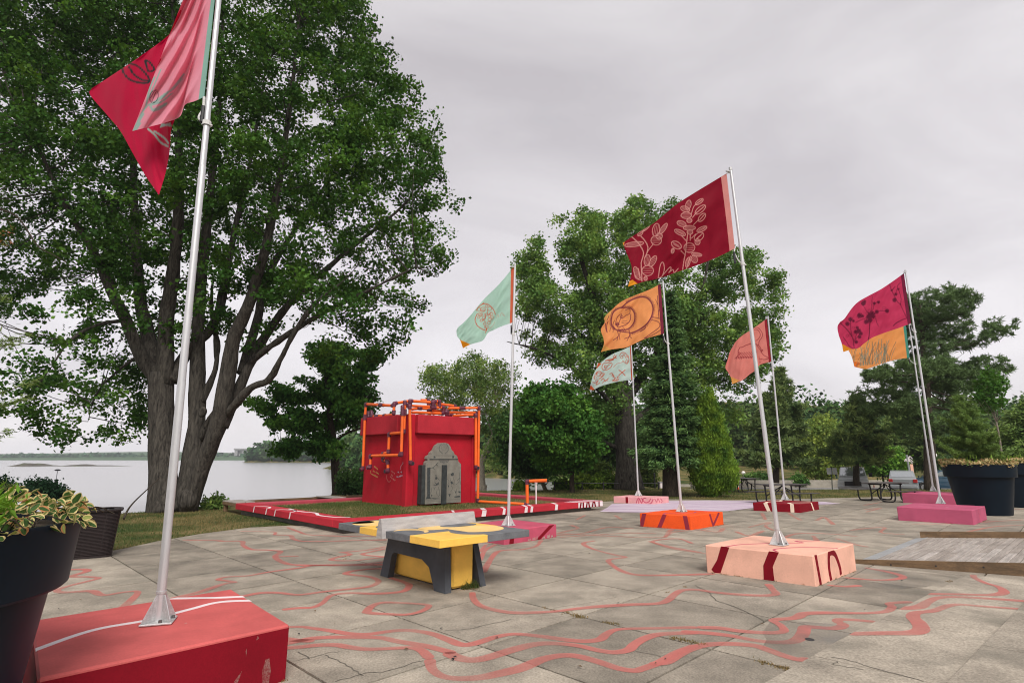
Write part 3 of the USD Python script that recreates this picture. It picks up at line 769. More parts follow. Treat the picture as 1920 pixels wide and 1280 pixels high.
def sheet_on_plane(P, p0, w, seed, amp=.05, offset=0.0, extra=None):
    nv, nu, _ = P.shape
    n = np.array([w[1], -w[0], 0.0])
    n = n / np.linalg.norm(n)
    if n[1] > 0:
        n = -n
    u, v = np.tile(np.linspace(0, 1, nu), nv), np.repeat(np.linspace(0, 1, nv), nu)
    r = np.random.default_rng(seed)
    a, b, c = r.uniform(0, 6.28, 3)
    env = smoothstep(0.0, 0.45, u)
    rip = env * (np.sin(9 * u - 5.0 * v + a) * .6 + np.sin(15 * u - 9 * v + b) * .26 + .08 * np.sin(34 * u - 26 * v + c)) + (1 - env) * .2 * smoothstep(0, .1, u) * np.sin(22 * v - 10 * u + c)
    fold = (meshkit.fbm(np.stack([u * 4 + seed, v * 3 - u * 3, u * 0], -1), 3, seed) - .5) * 2.0 * smoothstep(0.03, .3, u)
    off = (rip + fold) * amp + offset + (0 if extra is None else extra(u, v))
    d = np.array([ray(x, y) for x, y in P.reshape(-1, 2)])
    num = (np.asarray(p0) - EYEP) @ n + off
    return EYEP + d * (num / (d @ n))[:, None]

def flag(label, key, base, top, bottom, fly, nu, nv, areas, strokes, hoist_band, w=(-0.9, 0.43, 0), seed=1, amp=.08, group='printed flags on the flagpoles'):
    pole_b, pole_t = PB[key]
    hoist = [top[0], bottom[0]]
    P = coons(top, bottom, hoist, fly, nu, nv)
    col = print_on(P, base, areas, strokes)
    d = ray(*top[0])
    p0 = at_y(*top[0], pole_b[1])
    q = sheet_on_plane(P, p0, np.asarray(w, float), seed, amp)
    t = thing('flag', label, 'flag', p0, group=group)
    f = grid_faces(nv, nu)
    cols = col.reshape(nv, nu, 3)
    nb = max(2, int(round(nu * .055)))
    idx = np.arange(nu * nv).reshape(nv, nu)
    def patch(sub, nm, c=None):
        v = q[sub.ravel()]
        cc = col[sub.ravel()] if c is None else np.tile(np.asarray(c, float), (sub.size, 1))
        part(t, nm, (v, grid_faces(*sub.shape)), CLOTH, smooth=True, cd=cc)
    patch(idx[:, nb - 1:], 'cloth')
    patch(idx[:, :nb], 'hoist_band', hoist_band)
    # rope from the lower grommet back to the pole
    lo, hi = q[idx[-1, 0]], q[idx[0, 0]]
    dz = (pole_t - pole_b) / np.linalg.norm(pole_t - pole_b)
    tie = pole_b + dz * ((lo - pole_b) @ dz - .30)
    out = (lo - (pole_b + dz * ((lo - pole_b) @ dz)))
    out = out / max(np.linalg.norm(out), 1e-6)
    part(t, 'rope', tube(smooth_path([lo + out * .01, lo + out * .015 - dz * .1, tie + out * .06 + dz * .05, tie - out * .046, tie - out * .05 - dz * .02], 5), .011, 6), ROPE)
    part(t, 'rope_ring', tube([tie + dz * .03, tie - dz * .02], [.038, .038], 12, caps=False), ROPE)
    bk = frame(lo - dz * .16 + out * .03, turn(30), turn(120), UP)
    part(t, 'counterweight', bk(bevbox(-.02, .02, -.02, .02, -.13, .1, .012)), BLACK)
    topc = pole_b + dz * ((hi - pole_b) @ dz)
    part(t, 'rope', tube([hi, topc + dz * .02], .008, 6), ROPE)
    return t

def ring(cx, cy, rx, ry, rot=0, n=14):
    a = np.linspace(0, 2 * np.pi, n)
    x, y = rx * np.cos(a), ry * np.sin(a)
    c, s = math.cos(math.radians(rot)), math.sin(math.radians(rot))
    return [(cx + c * p - s * q, cy + s * p + c * q) for p, q in zip(x, y)]

# mint flag
zm = (840, 480, .15625)
ORG = (0.62, 0.10, 0.03)
st = [(Z(*zm, p), w, ORG) for p, w in (
    ([(400, 582), (460, 572), (520, 610), (555, 660), (568, 700)], 1.5), ([(352, 690), (325, 760), (350, 830), (400, 870), (450, 890), (465, 872)], 1.5),
    ([(340, 650), (370, 610), (430, 560)], 1.2), ([(475, 640), (480, 700), (520, 680)], 1.0), ([(440, 690), (450, 740), (420, 760), (450, 790)], 1.1), ([(450, 920), (465, 870), (440, 840)], 1.2))]
st += [(Z(*zm, ring(*r)), .9, ORG) for r in ((500, 630, 24, 24), (460, 600, 14, 14), (520, 690, 20, 16), (495, 720, 16, 16), (500, 762, 20, 18), (490, 802, 18, 18), (440, 812, 16, 12), (462, 852, 22, 18), (420, 640, 30, 26), (390, 700, 26, 22), (430, 742, 18, 20), (400, 772, 16, 14), (372, 640, 25, 22), (460, 700, 14, 14), (530, 735, 14, 16), (420, 650, 14, 12), (392, 702, 12, 10), (370, 730, 14, 16))]
st += [(Z(*zm, p), 1.0, ORG, .45) for p in ([(500, 870), (540, 830), (560, 790)], [(580, 745), (600, 700), (610, 735)], [(625, 720), (645, 680), (680, 720), (650, 700)])]
flag('plain mint green flag with an orange round curled design and orange corner', 'mint', (0.48, 0.74, 0.62),
     Z(*zm, [(790, 125), (620, 330), (420, 530), (280, 700), (180, 805), (125, 850), (100, 895)]), Z(*zm, [(775, 797), (650, 840), (540, 890), (480, 920), (440, 985), (400, 1022), (270, 1060), (180, 1105)]),
     Z(*zm, [(100, 895), (110, 960), (145, 1010), (180, 1105)]), 120, 110, [(Z(*zm, [(60, 1000), (145, 1003), (275, 1062), (190, 1200), (60, 1200)]), (0.85, 0.30, 0.01))], st, (0.75, 0.16, 0.08), seed=3, amp=.07)

# burgundy flag
zb = (1150, 310, .19537)
PK = (0.72, 0.33, 0.30)
st = []
for cx, cy, rx, ry, rot in ((720, 380, 25, 45, 15), (825, 350, 45, 18, -35), (690, 420, 45, 25, 20), (835, 425, 62, 26, -40), (700, 480, 50, 30, 0), (850, 500, 48, 24, -50), (730, 530, 25, 20, 0), (655, 560, 45, 25, 20), (730, 600, 58, 22, 0), (735, 640, 28, 22, 0), (850, 612, 52, 20, -25), (640, 645, 58, 22, 25), (822, 685, 52, 34, -40), (808, 735, 24, 28, 0), (605, 765, 52, 32, 30), (570, 820, 14, 24, 10), (730, 790, 52, 45, 0), (800, 855, 50, 16, 10), (778, 900, 28, 36, -30), (715, 930, 20, 48, 15),
                        (410, 620, 34, 62, 10), (480, 608, 20, 60, 35), (440, 680, 30, 30, 0), (412, 720, 50, 45, 0), (200, 757, 92, 22, -8), (325, 910, 28, 52, 10), (380, 920, 25, 58, 30), (330, 1010, 55, 48, 0), (310, 1085, 16, 20, 0), (225, 1030, 24, 60, -20), (315, 605, 42, 10, -40), (258, 655, 30, 16, -40)):
    st.append((Z(*zb, ring(cx, cy, rx, ry, rot)), 1.25, PK))
    c, s = math.cos(math.radians(rot)), math.sin(math.radians(rot))
    for k in (-.45, 0, .45):                                     # veins of the petals
        if rx >= ry:
            st.append((Z(*zb, [(cx - .75 * rx * c - k * ry * s * -1, cy - .75 * rx * s - k * ry * c * -1), (cx + .75 * rx * c + k * ry * s, cy + .75 * rx * s - k * ry * c * -1)]), .8, PK, .8))
        else:
            st.append((Z(*zb, [(cx + .75 * ry * s + k * rx * c, cy - .75 * ry * c + k * rx * s), (cx - .75 * ry * s + k * rx * c, cy + .75 * ry * c + k * rx * s)]), .8, PK, .8))
for p, w in (([(665, 1002), (680, 900), (690, 850), (708, 700), (715, 640)], 1.5), ([(703, 990), (740, 870)], 1.4), ([(738, 720), (738, 660)], 1.4), ([(690, 860), (650, 820)], 1.4), ([(695, 720), (650, 670)], 1.3), ([(750, 700), (790, 660)], 1.3), ([(745, 480), (770, 400), (800, 370)], 1.3), ([(760, 500), (800, 450)], 1.3), ([(770, 570), (820, 520)], 1.2),
             ([(178, 687), (225, 730), (260, 775), (290, 840), (270, 925), (268, 960), (275, 1110)], 1.7), ([(265, 680), (300, 720), (330, 775), (325, 830), (300, 890)], 1.7), ([(380, 760), (340, 810), (320, 850)], 1.2), ([(240, 990), (250, 1050), (275, 1110)], 1.3), ([(200, 1020), (215, 1080), (260, 1100)], 1.2),
             ([(430, 1082), (450, 960), (475, 930), (490, 985), (470, 1060), (435, 1082)], 1.4), ([(470, 1060), (520, 1000), (548, 975), (552, 1000), (532, 1030), (572, 1000), (585, 1030), (622, 990)], 1.4)):
    st.append((Z(*zb, p), w, PK))
flag('large burgundy flag with pink line drawings of orchids', 'burgundy', (0.26, 0.003, 0.02),
     Z(*zb, [(1087, 78), (900, 190), (720, 300), (600, 380), (480, 480), (380, 560), (280, 620), (170, 690), (90, 745)]), Z(*zb, [(1167, 797), (1000, 880), (800, 960), (650, 1010), (450, 1080), (300, 1115), (200, 1145), (140, 1165)]),
     Z(*zb, [(90, 745), (130, 850), (170, 950), (175, 1030), (140, 1165)]), 230, 165, [(Z(*zb, [(185, 1098), (240, 1142), (145, 1170), (120, 1170), (150, 1110)]), (0.85, 0.33, 0.02)), (Z(*zb, [(80, 730), (108, 732), (100, 775), (80, 760)]), (0.85, 0.36, 0.05))],
     st, (0.75, 0.30, 0.27), seed=5, amp=.08)

# orange flag with a crouching creature
zo = (1090, 520, .17192)
BR = (0.22, 0.035, 0.06)
P = [([(440, 330), (480, 290), (520, 262), (580, 232), (640, 215), (700, 218), (740, 245), (770, 290), (782, 350), (770, 410), (750, 455), (710, 510), (660, 550), (600, 585), (545, 605)], 2.4),
     ([(545, 605), (500, 598), (450, 592), (395, 578), (355, 550), (330, 515), (328, 460), (340, 400), (370, 360), (420, 335), (480, 330), (530, 332), (565, 365), (582, 410), (580, 470), (555, 520), (510, 560), (450, 572), (400, 565)], 2.0),
     ([(375, 490), (395, 430), (440, 400), (425, 455), (400, 520)], 1.1), ([(430, 430), (450, 442), (490, 412), (528, 392), (525, 342), (480, 358)], 1.2), ([(540, 400), (532, 465), (495, 510), (440, 532), (400, 542), (380, 505)], 1.5), ([(360, 470), (345, 520), (370, 560)], 1.1), ([(440, 490), (470, 500), (520, 490)], .9), ([(450, 480), (500, 470)], .8), ([(450, 540), (480, 575), (440, 560)], 1.0),
     ([(395, 585), (402, 640), (348, 685)], 1.3), ([(402, 640), (388, 688)], 1.1), ([(412, 640), (422, 678)], 1.1), ([(425, 590), (415, 640)], 1.1), ([(520, 570), (525, 640), (472, 668)], 1.3), ([(525, 640), (498, 690)], 1.1), ([(525, 640), (548, 662)], 1.1), ([(545, 600), (530, 640)], 1.1),
     ([(768, 432), (820, 440), (872, 455)], 1.3), ([(768, 462), (830, 480), (856, 510), (842, 550), (760, 612), (685, 665)], 1.3), ([(880, 560), (820, 602), (720, 655), (690, 662)], 1.2), ([(830, 200), (836, 300), (846, 440)], 1.1), ([(810, 240), (832, 295)], .9), ([(850, 350), (838, 405)], .9),
     ([(262, 500), (268, 560), (282, 600), (275, 540), (290, 480)], 1.4), ([(300, 420), (280, 470)], 1.0), ([(320, 545), (310, 590)], .9), ([(350, 560), (345, 600)], .9), ([(640, 590), (690, 560), (700, 540)], 1.6)]
st = [(Z(*zo, p), w, BR) for p, w in P]
st += [(Z(*zo, ring(392, 508, 20, 18)), 1.2, BR), (Z(*zo, ring(392, 508, 7, 7)), 1.6, BR), (Z(*zo, ring(440, 430, 14, 14)), 1.0, BR)]
rq = np.random.default_rng(4)
for arc, ln in ((P[0][0], 26), (P[1][0], 22)):
    sp = smooth_path(arc, 6)
    for i in range(8, len(sp) - 1, 1):
        d = sp[i + 1] - sp[i]; d = d / max(np.linalg.norm(d), 1e-6)
        nn = np.array([-d[1], d[0]]) * -1
        if i > 20 or arc is P[0][0]:
            st.append((Z(*zo, [tuple(sp[i]), tuple(sp[i] + nn * ln * rq.uniform(.6, 1) + d * 8)]), .8, BR))
flag('orange flag with a dark line drawing of a crouching furry animal', 'orange', (0.94, 0.37, 0.13),
     Z(*zo, [(866, 68), (750, 130), (600, 190), (480, 240), (400, 290), (330, 355), (270, 410), (245, 450)]), Z(*zo, [(902, 612), (800, 640), (700, 668), (600, 712), (500, 760), (400, 776), (320, 787), (213, 814)]),
     Z(*zo, [(245, 450), (255, 490), (213, 570), (240, 660), (245, 730), (213, 814)]), 160, 125, [(Z(*zo, [(240, 725), (322, 786), (200, 830)]), (0.88, 0.46, 0.12)), (Z(*zo, [(235, 470), (240, 440), (330, 350), (330, 385), (260, 480)]), (0.88, 0.46, 0.14))], st, (0.24, 0.03, 0.06), seed=8, amp=.09)

# pale mint flag with orange animals
OR2 = (0.66, 0.13, 0.06)
P = [([(265, 908), (310, 895), (350, 885), (380, 855)], 2.0), ([(300, 915), (350, 895)], 1.8), ([(365, 840), (350, 870), (385, 880)], 1.2), ([(415, 855), (440, 820), (480, 825), (510, 870), (518, 900), (500, 940), (470, 925), (450, 905)], 1.1), ([(430, 860), (470, 850), (490, 890)], 1.0), ([(350, 980), (390, 940), (430, 930), (460, 915)], .8),
     ([(225, 970), (240, 940), (290, 930), (335, 940), (320, 980), (270, 1010), (230, 1000), (225, 970)], 1.3), ([(165, 1060), (175, 1030), (205, 1025), (225, 1045), (250, 1050), (230, 1080), (195, 1105)], 1.6), ([(140, 1110), (150, 1060), (170, 1030)], 1.0), ([(255, 960), (265, 995), (290, 960), (310, 950)], 1.1),
     ([(410, 1010), (445, 1035), (478, 1070)], 1.6), ([(478, 1008), (445, 1035), (410, 1065)], 1.6), ([(310, 1050), (335, 1045), (350, 1080), (370, 1100), (340, 1125), (400, 1120), (395, 1085), (412, 1080)], 1.5), ([(125, 1140), (150, 1150), (180, 1130), (160, 1170), (200, 1150)], 1.2), ([(215, 1120), (240, 1100), (260, 1130), (295, 1100)], 1.3), ([(230, 1150), (260, 1120), (290, 1125)], 1.0)]
st = [(Z(*zo, p), w, OR2) for p, w in P] + [(Z(*zo, ring(*r)), .9, OR2) for r in ((440, 870, 14, 14), (495, 915, 12, 14), (505, 860, 12, 12), (465, 830, 12, 12), (265, 975, 14, 16), (190, 1060, 20, 18), (215, 1065, 14, 12), (150, 1090, 14, 14), (170, 1125, 14, 12), (345, 1070, 12, 12), (375, 1110, 14, 10))]
flag('pale mint flag with orange drawings of small creatures below the orange flag', 'pale', (0.64, 0.80, 0.75),
     Z(*zo, [(547, 745), (450, 790), (350, 830), (270, 880), (210, 930), (180, 935)]), Z(*zo, [(567, 1115), (470, 1125), (380, 1140), (280, 1165), (200, 1190), (140, 1222), (90, 1224)]),
     Z(*zo, [(180, 935), (165, 990), (130, 1060), (105, 1150), (90, 1224)]), 130, 100, [(Z(*zo, [(70, 1240), (105, 1172), (145, 1222)]), (0.75, 0.14, 0.05)), (Z(*zo, [(150, 1000), (178, 928), (220, 938), (170, 992)]), (0.75, 0.14, 0.05))], st, (0.72, 0.12, 0.05), seed=12, amp=.08)

# coral flag with a bending bird
zc = (1340, 590, .109375)
CR = (0.33, 0.02, 0.035)
P = [([(690, 225), (740, 222), (790, 270), (820, 335), (805, 395), (765, 450), (755, 520)], 1.0), ([(680, 255), (735, 258), (778, 315), (775, 375), (735, 425), (705, 445)], 1.0), ([(430, 560), (480, 552), (540, 520), (640, 492), (700, 500), (750, 525), (790, 575), (800, 612), (828, 612)], 1.2), ([(720, 520), (780, 600), (800, 640), (840, 690), (920, 740), (850, 766), (760, 748)], 1.1), ([(430, 560), (400, 630), (420, 640), (395, 665)], 1.2), ([(820, 600), (795, 640)], 1.4),
     ([(345, 752), (400, 700), (450, 650)], .9), ([(760, 710), (765, 830)], .8), ([(795, 750), (790, 830)], .8)]
for k in range(11):
    x = 370 + k * 29
    P.append(([(x + 60, 650 - k * 2), (x + 20, 700), (x, 755 - (k > 3) * 15)], .85))
    P.append(([(x, 755 - (k > 3) * 15), (x + 30, 720), (x + 35, 748)], .8))
st = [(Z(*zc, p), w, CR) for p, w in P]
flag('coral pink flag with a dark red drawing of a bending bird', 'coral', (0.82, 0.26, 0.22),
     Z(*zc, [(893, 65), (780, 150), (620, 262), (480, 350), (370, 450), (300, 560), (255, 650), (225, 760)]), Z(*zc, [(968, 800), (850, 832), (770, 862), (700, 950), (600, 1020), (500, 1105), (400, 1150), (300, 1187)]),
     Z(*zc, [(225, 760), (183, 900), (230, 985), (280, 1080), (300, 1187)]), 120, 110, [(Z(*zc, [(250, 1050), (425, 1122), (300, 1220), (250, 1200)]), (0.86, 0.40, 0.1))], st, (0.36, 0.02, 0.035), seed=15, amp=.08)

# magenta flag with thistles
zg = (1550, 500, .15625)
DK = (0.14, 0.008, 0.035)
P = [([(500, 880), (512, 800), (515, 720), (522, 620)], 1.7), ([(525, 600), (540, 520), (542, 440), (548, 360)], .9), ([(520, 605), (430, 630), (345, 670)], 1.1), ([(520, 590), (480, 530), (450, 480)], .9), ([(530, 580), (560, 500), (575, 440), (630, 422)], .9), ([(550, 570), (610, 535), (725, 530)], 1.0), ([(560, 600), (585, 615), (595, 650), (622, 712)], 1.0),
     ([(330, 980), (322, 900), (310, 850), (250, 760), (165, 675)], 1.5), ([(310, 850), (292, 770), (286, 650)], 1.1), ([(330, 900), (360, 810), (400, 745)], 1.0), ([(195, 840), (240, 900), (270, 950), (328, 985)], 1.0), ([(340, 880), (400, 800)], .9),
     ([(750, 200), (785, 295), (850, 420), (888, 460), (955, 600), (1010, 662)], 1.2), ([(888, 450), (892, 370), (862, 270), (850, 230), (885, 190)], 1.0), ([(775, 290), (820, 240)], 1.4), ([(825, 330), (852, 250)], .8), ([(800, 708), (835, 675), (900, 640), (965, 615)], 1.5)]
st = [(Z(*zg, p), w, DK) for p, w in P]
for x, y, r in ((440, 440, 22), (455, 415, 14), (570, 440, 14), (622, 425, 14), (395, 585, 24), (430, 592, 14), (475, 660, 22), (538, 580, 34), (505, 602, 25), (520, 640, 22), (600, 540, 18), (725, 530, 18), (285, 630, 20), (322, 650, 13), (250, 685, 20), (368, 730, 14), (350, 780, 18), (385, 770, 22), (410, 800, 18), (395, 842, 16), (355, 902, 16), (780, 285, 10), (830, 330, 14), (815, 400, 20), (862, 270, 10)):
    for k in range(9):
        a = k * 40 + x
        st.append((Z(*zg, [(x, y), (x + r * 1.2 * math.cos(math.radians(a)), y + r * 1.2 * math.sin(math.radians(a)))]), max(.9, r * .09), DK))
for x, y, r in ((515, 525, 20), (485, 552, 14), (690, 495, 20), (660, 520, 12), (320, 730, 16), (250, 825, 18)):
    st.append((Z(*zg, ring(x, y, r, r * .7)), 1.2, DK, .45))
flag('magenta flag with dark thistle and twig prints, in front of an orange flag', 'magenta', (0.62, 0.04, 0.12),
     Z(*zg, [(927, 78), (800, 170), (650, 270), (500, 350), (380, 420), (300, 500), (215, 620), (160, 662)]), Z(*zg, [(1012, 680), (850, 740), (700, 790), (550, 850), (450, 920), (380, 975), (300, 990), (200, 1022)]),
     Z(*zg, [(160, 662), (130, 720), (145, 820), (180, 920), (200, 1022)]), 130, 105, [(Z(*zg, [(150, 920), (180, 922), (305, 990), (200, 1060)]), (0.85, 0.31, 0.02))], st, (0.20, 0.012, 0.05), seed=21, amp=.09)

# orange flag with grasses
TE = (0.13, 0.30, 0.26)
st = []
rq = np.random.default_rng(9)
for k in range(46):
    x = rq.uniform(300, 800)
    dx = rq.uniform(-110, 110)
    ln = rq.uniform(120, 300)
    y = 1195 - (x - 340) * .12
    st.append((Z(*zg, [(x, y), (x + dx * .35, y - ln * .5), (x + dx, y - ln)]), rq.uniform(.6, 1.15), TE if k % 3 else (0.10, 0.13, 0.10), .85))
flag('orange flag with teal grass prints hanging behind the magenta flag', 'grass', (0.94, 0.37, 0.11),
     Z(*zg, [(938, 602), (750, 740), (560, 840), (400, 915), (262, 1005)]), Z(*zg, [(996, 1090), (850, 1110), (700, 1150), (560, 1200), (460, 1225), (333, 1200)]),
     Z(*zg, [(262, 1005), (300, 1080), (333, 1200)]), 130, 100, [(Z(*zg, [(300, 1130), (420, 1150), (330, 1230)]), (0.8, 0.17, 0.015))], st, (0.08, 0.33, 0.25), seed=24, amp=.08)

# crimson flag folded over itself on the near pole
zr = (150, 0, .29688)
pole_b, pole_t = PB['crimson']
w = np.array([-0.93, 0.36, 0.0]); nrm = np.array([w[1], -w[0], 0.0]); nrm = -nrm if nrm[1] > 0 else nrm
p0 = at_y(384, 182, pole_b[1] - .02)
t = thing('flag', 'crimson flag folded over itself on the near left pole, teal leaf drawing', 'flag', p0, group='printed flags on the flagpoles')
LIT_PINK, DEEP, TEAL, INK = (0.90, 0.36, 0.46), (0.55, 0.004, 0.05), (0.36, 0.56, 0.50), (0.012, 0.03, 0.035)  # sky light painted into the paler front panel; the rear keeps the crimson
front = dict(top=[(413, -96), (400, -90), (378, -66), (358, -40)], bottom=[(383, 182), (365, 190), (347, 197), (337, 219), (310, 230), (280, 238), (248, 246)], fly=[(358, -40), (343, 0), (319, 62), (296, 122), (272, 185), (248, 246)])
nu, nv = 120, 130
P = coons(front['top'], front['bottom'], [front['top'][0], front['bottom'][0]], front['fly'], nu, nv)
st = [(Z(*zr, p), ww, TEAL) for p, ww in (([(335, 830), (400, 700), (440, 660), (520, 620), (600, 540), (655, 470)], 3.2), ([(440, 660), (470, 700), (545, 655)], 4.5), ([(470, 690), (500, 680), (540, 660)], 4.5), ([(480, 640), (530, 600), (590, 560), (640, 500)], 4.0), ([(415, 680), (440, 560), (470, 490)], 3.5), ([(420, 640), (460, 560), (510, 440)], 2.5), ([(360, 790), (400, 720)], 4), ([(345, 830), (380, 780)], 4), ([(450, 665), (520, 640), (580, 590)], 3))]
st += [(Z(*zr, ring(468, 610, 26, 40, 15)), 1.2, INK), (Z(*zr, [(455, 640), (480, 580)]), 1.0, INK), (Z(*zr, [(445, 620), (470, 575)]), 1.0, INK)]
col = print_on(P, LIT_PINK, (), st)
q = sheet_on_plane(P, p0, w, 31, .035, 0, lambda u, v: 0.06 * np.sin(26 * (u * .75 - v * .9)) * smoothstep(.04, .4, u) * (0.4 + .6 * v) * (1 - .95 * u ** 3) + .10 * u * u)
idx = np.arange(nu * nv).reshape(nv, nu)
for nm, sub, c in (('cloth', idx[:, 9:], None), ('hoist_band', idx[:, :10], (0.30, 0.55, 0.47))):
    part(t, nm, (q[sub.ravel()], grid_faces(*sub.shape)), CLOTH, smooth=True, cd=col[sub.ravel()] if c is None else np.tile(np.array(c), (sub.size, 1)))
P2 = coons([(356, -20), (350, 10), (322, 60), (270, 101), (215, 138), (172, 166)], [(338, 205), (322, 240), (318, 282), (311, 322), (298, 366)], [(356, -20), (338, 205)], [(172, 166), (169, 178), (200, 215), (225, 245), (246, 282), (272, 328), (298, 366)], 120, 120)
st = [(Z(*zr, p), 3.6, INK) for p in ([(265, 415), (275, 460), (310, 500), (360, 520), (420, 525), (440, 505), (400, 450), (350, 412), (300, 402), (262, 425)], [(310, 425), (340, 470), (390, 505), (430, 510)], [(412, 385), (425, 440), (440, 452), (470, 440), (440, 395), (415, 382)])]
st += [(Z(*zr, p), 3.2, TEAL) for p in ([(430, 815), (470, 850), (510, 900), (555, 925)], [(470, 830), (530, 870), (558, 905)], [(515, 785), (575, 795)], [(510, 800), (570, 780)])]
q2 = sheet_on_plane(P2, p0, w, 33, .04, offset=-.16)
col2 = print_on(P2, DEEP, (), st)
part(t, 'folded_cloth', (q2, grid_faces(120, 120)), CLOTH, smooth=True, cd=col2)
edge_a, edge_b = q[idx[:, -1]], q2.reshape(120, 120, 3)[:, 0]
edge_b = np.column_stack([np.interp(np.linspace(0, 1, nv), np.linspace(0, 1, 120), edge_b[:, k]) for k in range(3)])
k = np.linspace(0, 1, 12)[None, :, None]
mid = edge_a[:, None] * (1 - k) + edge_b[:, None] * k - nrm * .0
part(t, 'fold', (mid.reshape(-1, 3), grid_faces(nv, 12)), CLOTH, smooth=True, cd=np.tile(np.array(DEEP), (nv * 12, 1)))
dz = (pole_t - pole_b) / np.linalg.norm(pole_t - pole_b)
lo = q[idx[-1, 0]]
ax = pole_b + dz * ((lo - pole_b) @ dz)
out = (lo - ax) / np.linalg.norm(lo - ax)
part(t, 'rope', tube(smooth_path([lo, lo - dz * .14 + out * .0, ax - dz * .26 + out * .07, ax - dz * .31 - out * .05], 6), .013, 8), ROPE)
part(t, 'rope_ring', tube([ax - dz * .27, ax - dz * .32], [.042, .042], 12, caps=False), ROPE)
bk = frame(lo - dz * .2 + out * .0, turn(30), turn(120), UP)
part(t, 'counterweight', bk(bevbox(-.02, .02, -.02, .02, -.1, .1, .012)), BLACK)

# ------------------------------------------------------------------ low red wall round the lawn, with its overhanging cap
WN = np.array([-4.05, 13.9, 0.0]); WA, WB = turn(41.8), turn(134.2)
LA, LB, CW = 9.75, 7.4, 0.52
CAP0, CAP1 = 0.12, 0.31
wall = thing('low_wall', 'low crimson concrete seat wall with white stripes around the kiosk lawn', 'wall', WN)
wf = frame(WN, WA, WB, UP)
P_CAP = paint('wall_cap_paint', (0.44, 0.025, 0.04), speck=CHIP, speck_at=0.75, speck_scale=4.0)
P_CAP2 = paint('wall_cap_rose_paint', (0.42, 0.06, 0.085), speck=CHIP, speck_at=0.74, speck_scale=4.0)
BASE_CONC = surface('wall_base_concrete', (0.13, 0.12, 0.10), rough=0.9, var=0.3, scale=2, grain=50, bump=0.4)
part(wall, 'cap', wf(bevbox(0, LA, 0, CW, CAP0, CAP1, .012)), P_CAP)
part(wall, 'cap', wf(bevbox(0, CW, CW + .003, LB, CAP0, CAP1, .012)), P_CAP)
part(wall, 'cap', wf(bevbox(CW + .003, LA, LB - CW, LB, CAP0, CAP1, .012)), P_CAP2)
part(wall, 'cap', wf(bevbox(LA - CW, LA, CW + .003, LB - CW - .003, CAP0, CAP1, .012)), P_CAP2)
part(wall, 'base', wf(box(.16, LA - .45, .16, CW, -.15, CAP0)), BASE_CONC)
part(wall, 'base', wf(box(.16, CW, CW + .002, LB - .1, -.3, CAP0)), BASE_CONC)
part(wall, 'base', wf(box(CW + .002, LA - .2, LB - CW, LB - .14, -.3, CAP0)), BASE_CONC)
part(wall, 'base', wf(box(LA - CW, LA - .16, CW + .002, LB - CW - .002, -.15, CAP0)), BASE_CONC)

def wall_stripe(side, poly, m, off=.0025):
    v, f = prism(poly, .005)
    if side == 'front':
        v = np.column_stack([v[:, 0], v[:, 2] - off, v[:, 1]]); f = f[:, ::-1]
    elif side == 'left':
        v = np.column_stack([v[:, 2] - off, v[:, 0], v[:, 1]])
    elif side == 'end':
        v = np.column_stack([LA + off - v[:, 2], v[:, 0], v[:, 1]]); f = f[:, ::-1]
    else:
        v = np.column_stack([v[:, 0], v[:, 1], v[:, 2] + CAP1 - .005 + off])
    part(wall, 'painted_stripe', wf((v, f)), m)

fz = (CAP0 + .01, CAP1 - .012)
for x, wd in ((4.25, .16), (5.05, .10), (5.95, .12), (6.2, .10), (7.3, .13), (3.2, .08)):
    wall_stripe('front', Polygon([(x, fz[0]), (x + wd, fz[0]), (x + wd + .03, fz[1]), (x + .03, fz[1])]), P_WHITE)
    wall_stripe('top', Polygon([(x + .03, .014), (x + wd + .03, .014), (x + wd + .35, CW - .014), (x + .35, CW - .014)]), P_WHITE)
wall_stripe('front', shapely.box(8.45, fz[0], LA - .015, fz[1]), P_WHITE)
for k, (x, s) in enumerate(((8.5, .05), (8.66, .0), (8.82, .05), (8.98, -.04), (9.13, .06), (9.3, -.05), (9.5, .0))):
    wall_stripe('front', Polygon([(x, fz[0]), (x + .075, fz[0]), (x + .075 + s, fz[1]), (x + s, fz[1])]), P_CRIMSON, .0038)
wall_stripe('top', shapely.box(8.3, .014, LA - .014, CW - .014), P_WHITE)
for k in range(10):
    x = 8.35 + k * .14
    wall_stripe('top', band([(x, .0), (x + .08, .2), (x - .02, .35), (x + .05, .6)], .045, 8.3, .012, LA, CW - .012), P_ROSE, .0038)
wall_stripe('end', band([(.0, .15), (.2, .3), (.35, .14), (.52, .3)], .06, 0, fz[0], CW, fz[1]), P_WHITE)
for y, wd in ((5.75, .07), (4.75, .07), (4.1, .06), (3.05, .07)):
    wall_stripe('left', Polygon([(y, fz[0]), (y + wd, fz[0]), (y + wd - .06, fz[1]), (y - .06, fz[1])]), P_WHITE)
wall_stripe('top', band([(0, 5.75), (.15, 5.6), (.25, 5.2), (.1, 4.8), (.0, 4.75)], .07, 0, CW, CW, LB), P_WHITE)
wall_stripe('top', band([(0, 4.1), (.2, 4.0), (.35, 3.6), (.2, 3.2), (0, 3.05)], .07, 0, CW, CW, LB), P_WHITE)
wall_stripe('top', band([(.45, 4.2), (.3, 3.2), (.42, 2.4), (.2, 1.7), (.3, .9), (.55, .62)], .09, 0, CW, CW, LB), P_WHITE)

